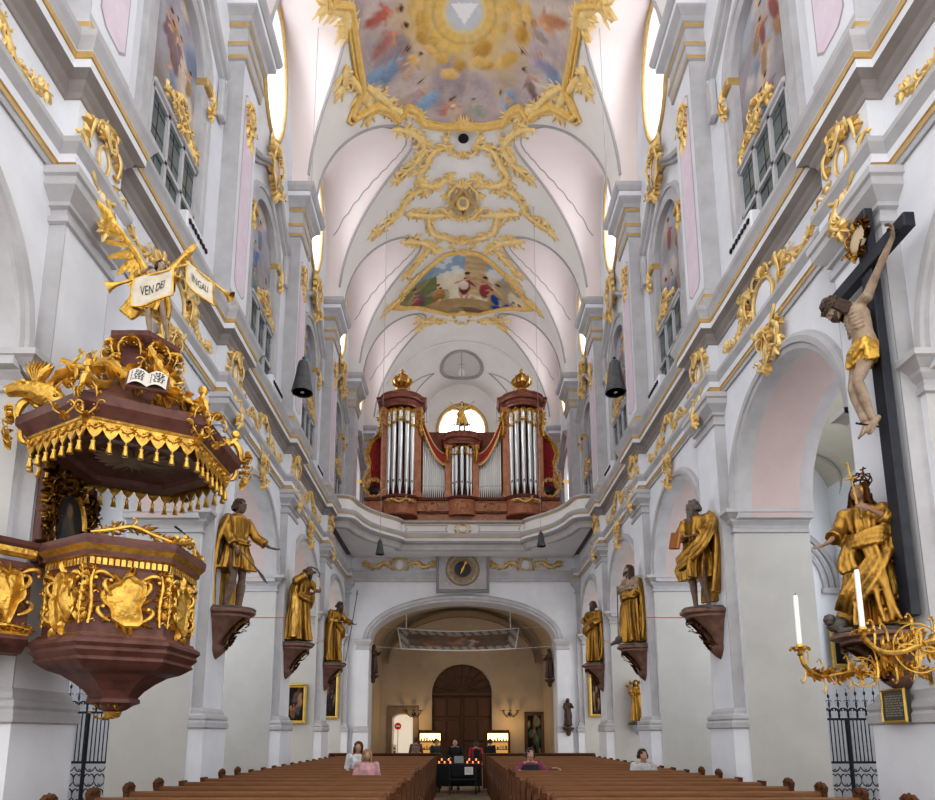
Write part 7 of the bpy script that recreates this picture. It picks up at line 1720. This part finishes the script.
arm([V((5.39,8.05,2.52)),F1,E1,D1,C1,at_y(806,667,7.02),A1-V((0,0,.06))],A1,'gilt wrought candle arm reaching furthest left from the right pier','tall white candle on the left gilt arm',1.0,cs_=1.05)
A2=at_y(863,632,6.5); 
arm([V((5.9,7.83,2.75)),at_y(975,640,6.9),at_y(935,640,6.8),at_y(900,652,6.65),at_y(878,650,6.55),A2-V((0,0,.06))],A2,'large gilt filigree candle arm entering from the right edge','thick white candle on the large gilt arm at right',1.7,.026,1.15)
# filigree rosettes of the arms
for pc_,yy,rr,lab in (((862,672),7.45,.17,'gilt wire rosette on the left candle arm'),((918,648),6.72,.26,'large gilt wire rosette on the right candle arm')):
    c=at_y(pc_[0],pc_[1],yy); g=G()
    for k in range(8):
        a=2*PI*k/8; q=G(); q.cscroll(.02,0,.3,rr*.8,1.3,1 if k%2 else -1,.07,.01,n=14); g.merge(q,lambda p:c+V((cos(a)*p[0]-sin(a)*p[1],p[2]-.02,sin(a)*p[0]+cos(a)*p[1])))
    for q_ in (.35,.95): g.tube([c+V((rr*q_*cos(2*PI*k/28),0,rr*q_*sin(2*PI*k/28))) for k in range(29)],.010,5,cap=False)
    tag(g.build('filigree_rosette',GOLDB),lab,'ornament')
# wrought-iron gates closing the aisles
def gate(x0,x1,Y,z1,label):
    t=thing('iron_gate',label,'gate',((x0+x1)/2,Y,0)); zt=z1-.75
    g=G(); n=3
    for k in range(n+1): x=x0+(x1-x0)*k/n; g.box(x-.03,Y-.03,0,x+.03,Y+.03,zt+.02)
    for z in (.08,1.25,zt): g.box(x0,Y-.025,z-.025,x1,Y+.025,z+.025)
    g.build('frame',IRON,parent=t,smooth=0)
    m=int((x1-x0)/.085)
    g=G()
    for k in range(m): x=x0+(x1-x0)*(k+.5)/m; g.box(x-.009,Y-.009,1.25,x+.009,Y+.009,zt)
    g.build('bars',IRON,parent=t,smooth=0)
    g=G(); r=random.Random(int(x0*7))
    fm=lambda p:(p[0],Y-.0-p[2],p[1])
    nx=max(2,int((x1-x0)/.22))
    for k in range(nx):
        xc=x0+(x1-x0)*(k+.5)/nx
        for z in (.35,.68,1.0):
            for sg in (-1,1):
                q=G(); q.cscroll(0,-.16,PI/2-sg*.2,.20,1.5,sg,.075,.01,n=14); q.cscroll(0,.16,-PI/2+sg*.2,.18,1.5,sg,.075,.01,n=12); g.merge(q,lambda p:fm((xc+p[0],z+p[1],p[2])))
    g.build('scroll_panel',IRON,parent=t)
    g=G()
    for k in range(nx+2):
        xc=x0+(x1-x0)*(k+.5)/(nx+2); hh=.45+.28*sin(PI*(k+.5)/(nx+2))
        for sg in (-1,1):
            q=G(); q.cscroll(0,0,PI/2-sg*.3,.30,1.5,sg,.07,.008,n=16); q.cscroll(0,.25,PI/2+sg*.5,.2,1.5,-sg,.05,.008,n=12); g.merge(q,lambda p:fm((xc+p[0],zt+p[1],p[2])))
        g.tube([(xc,Y,zt),(xc,Y,zt+hh)],[.012,.004],5); g.ell((xc,Y,zt+hh*.8),(.03,.012,.05),6)
    g.build('cresting',IRON,parent=t)
gate(7.25,11.15,15.5,2.95,'dark wrought iron gate in the right aisle behind the candle arms'); gate(-11.15,-7.25,15.5,3.1,'black wrought iron gate in the left aisle beneath the pulpit')
# aisle pictures
a=at_y(828,620,19.8); b=at_y(846,668,19.8)
framed('framed_painting','dark painting in a gilt frame in the right aisle behind the candles','painting',a.x,a.x+1.5,b.z,a.z,19.8,.12,GF,darkpic(15,[(90,95,100),(60,60,70),(140,130,120)]),res=(20,26))
# ================================================================== ANGEL ON THE ORGAN
def organ_angel():
    zc_=OC(390,255)[1]+.05; P=pose(ell=(.34,-.1,1.42),hal=(.52,-.16,1.62),elr=(-.34,-.1,1.42),har=(-.52,-.16,1.60),knl=(.13,-.1,.52),anl=(.12,.05,.1)); s_=1.05; loc=(OX,33.45,zc_-.02); M=T(*loc,0,s_)
    t=thing('organ_angel','small gilded winged angel with raised arms on the central organ tower','statue',loc)
    bodyg(P).xf(M).build('body',mat('ivory carved skin',(.62,.48,.34),.5),parent=t,voxel=.02)
    g=robeg([(1.1,0,0,.17,.14,.04),(.95,0,0,.21,.17,.08),(.7,.04,0,.26,.19,.12),(.5,.07,0,.30,.2,.14)],4); drape(g,[(.15,-.1,1.4),(-.05,-.18,1.15),(-.22,-.1,.95)],.12,4,.035,(0,-1,0),3); g.xf(M).build('robe',GOLDB,parent=t,voxel=.022)
    for q in (-1,1):
        g=G()
        for k in range(8): a=.25+.16*k; L=.75-.05*k; b=V((q*.10,.12,1.35)); g.tube([b,b+V((q*cos(a)*L*.5,.04,sin(a)*L*.5+.06)),b+V((q*cos(a-.4)*L,.06,sin(a-.4)*L))],[.05,.08,.015],7,flat=.4,up=(0,1,0))
        g.xf(M).build('wing',GOLDB,parent=t)
    hairg(P['head'],Matrix.Identity(3),'curly').xf(M).build('hair',GOLD,parent=t)
organ_angel()
# lights
def area(n,loc,rot,sx,sy,e,c=(1,1,1)):
    d=bpy.data.lights.new(n,'AREA'); d.shape='RECTANGLE'; d.size=sx; d.size_y=sy; d.energy=e; d.color=c
    o=bpy.data.objects.new(n,d); o.location=loc; o.rotation_euler=rot; col.objects.link(o); return o
def point(n,loc,e,c,r=.2):
    d=bpy.data.lights.new(n,'POINT'); d.energy=e; d.color=c; d.shadow_soft_size=r
    o=bpy.data.objects.new(n,d); o.location=loc; col.objects.link(o); return o
w=bpy.data.worlds.new('world'); bpy.context.scene.world=w; w.use_nodes=True
w.node_tree.nodes['Background'].inputs[0].default_value=(1.,.985,.97,1); w.node_tree.nodes['Background'].inputs[1].default_value=1.85
for s in (-1,1):
    for i,c in enumerate(BC):
        # daylight falling in through each oval window
        area('window_light',(s*(XU+.9),c,21.75),(0,s*math.radians(62),0),1.6,1.2,130,(.95,.97,1.))
    for i in (1,2): area('aisle_light',(s*11.1,BC[i],6.2),(0,s*PI/2,0),4.0,1.8,75,(.9,.95,1.))
    area('aisle_light',(s*10.2,17.8,5.),(0,s*PI/2,0),3.0,1.8,70,(.9,.95,1.))  # unseen extra lamp, added to brighten the wall behind the gates
for x in (-2.75,2.75): point('porch_glow_fill',(x,38.9,2.6),38,(1,.62,.22),.12)
point('porch_glow_fill',(0,35.5,6.6),95,(1,.88,.74),.5)  # general fill without a fixture, added to brighten the upper porch
sc=bpy.context.scene
sc.view_settings.view_transform='Standard'; sc.view_settings.look='Medium High Contrast'; sc.view_settings.exposure=-.03; sc.view_settings.gamma=1.
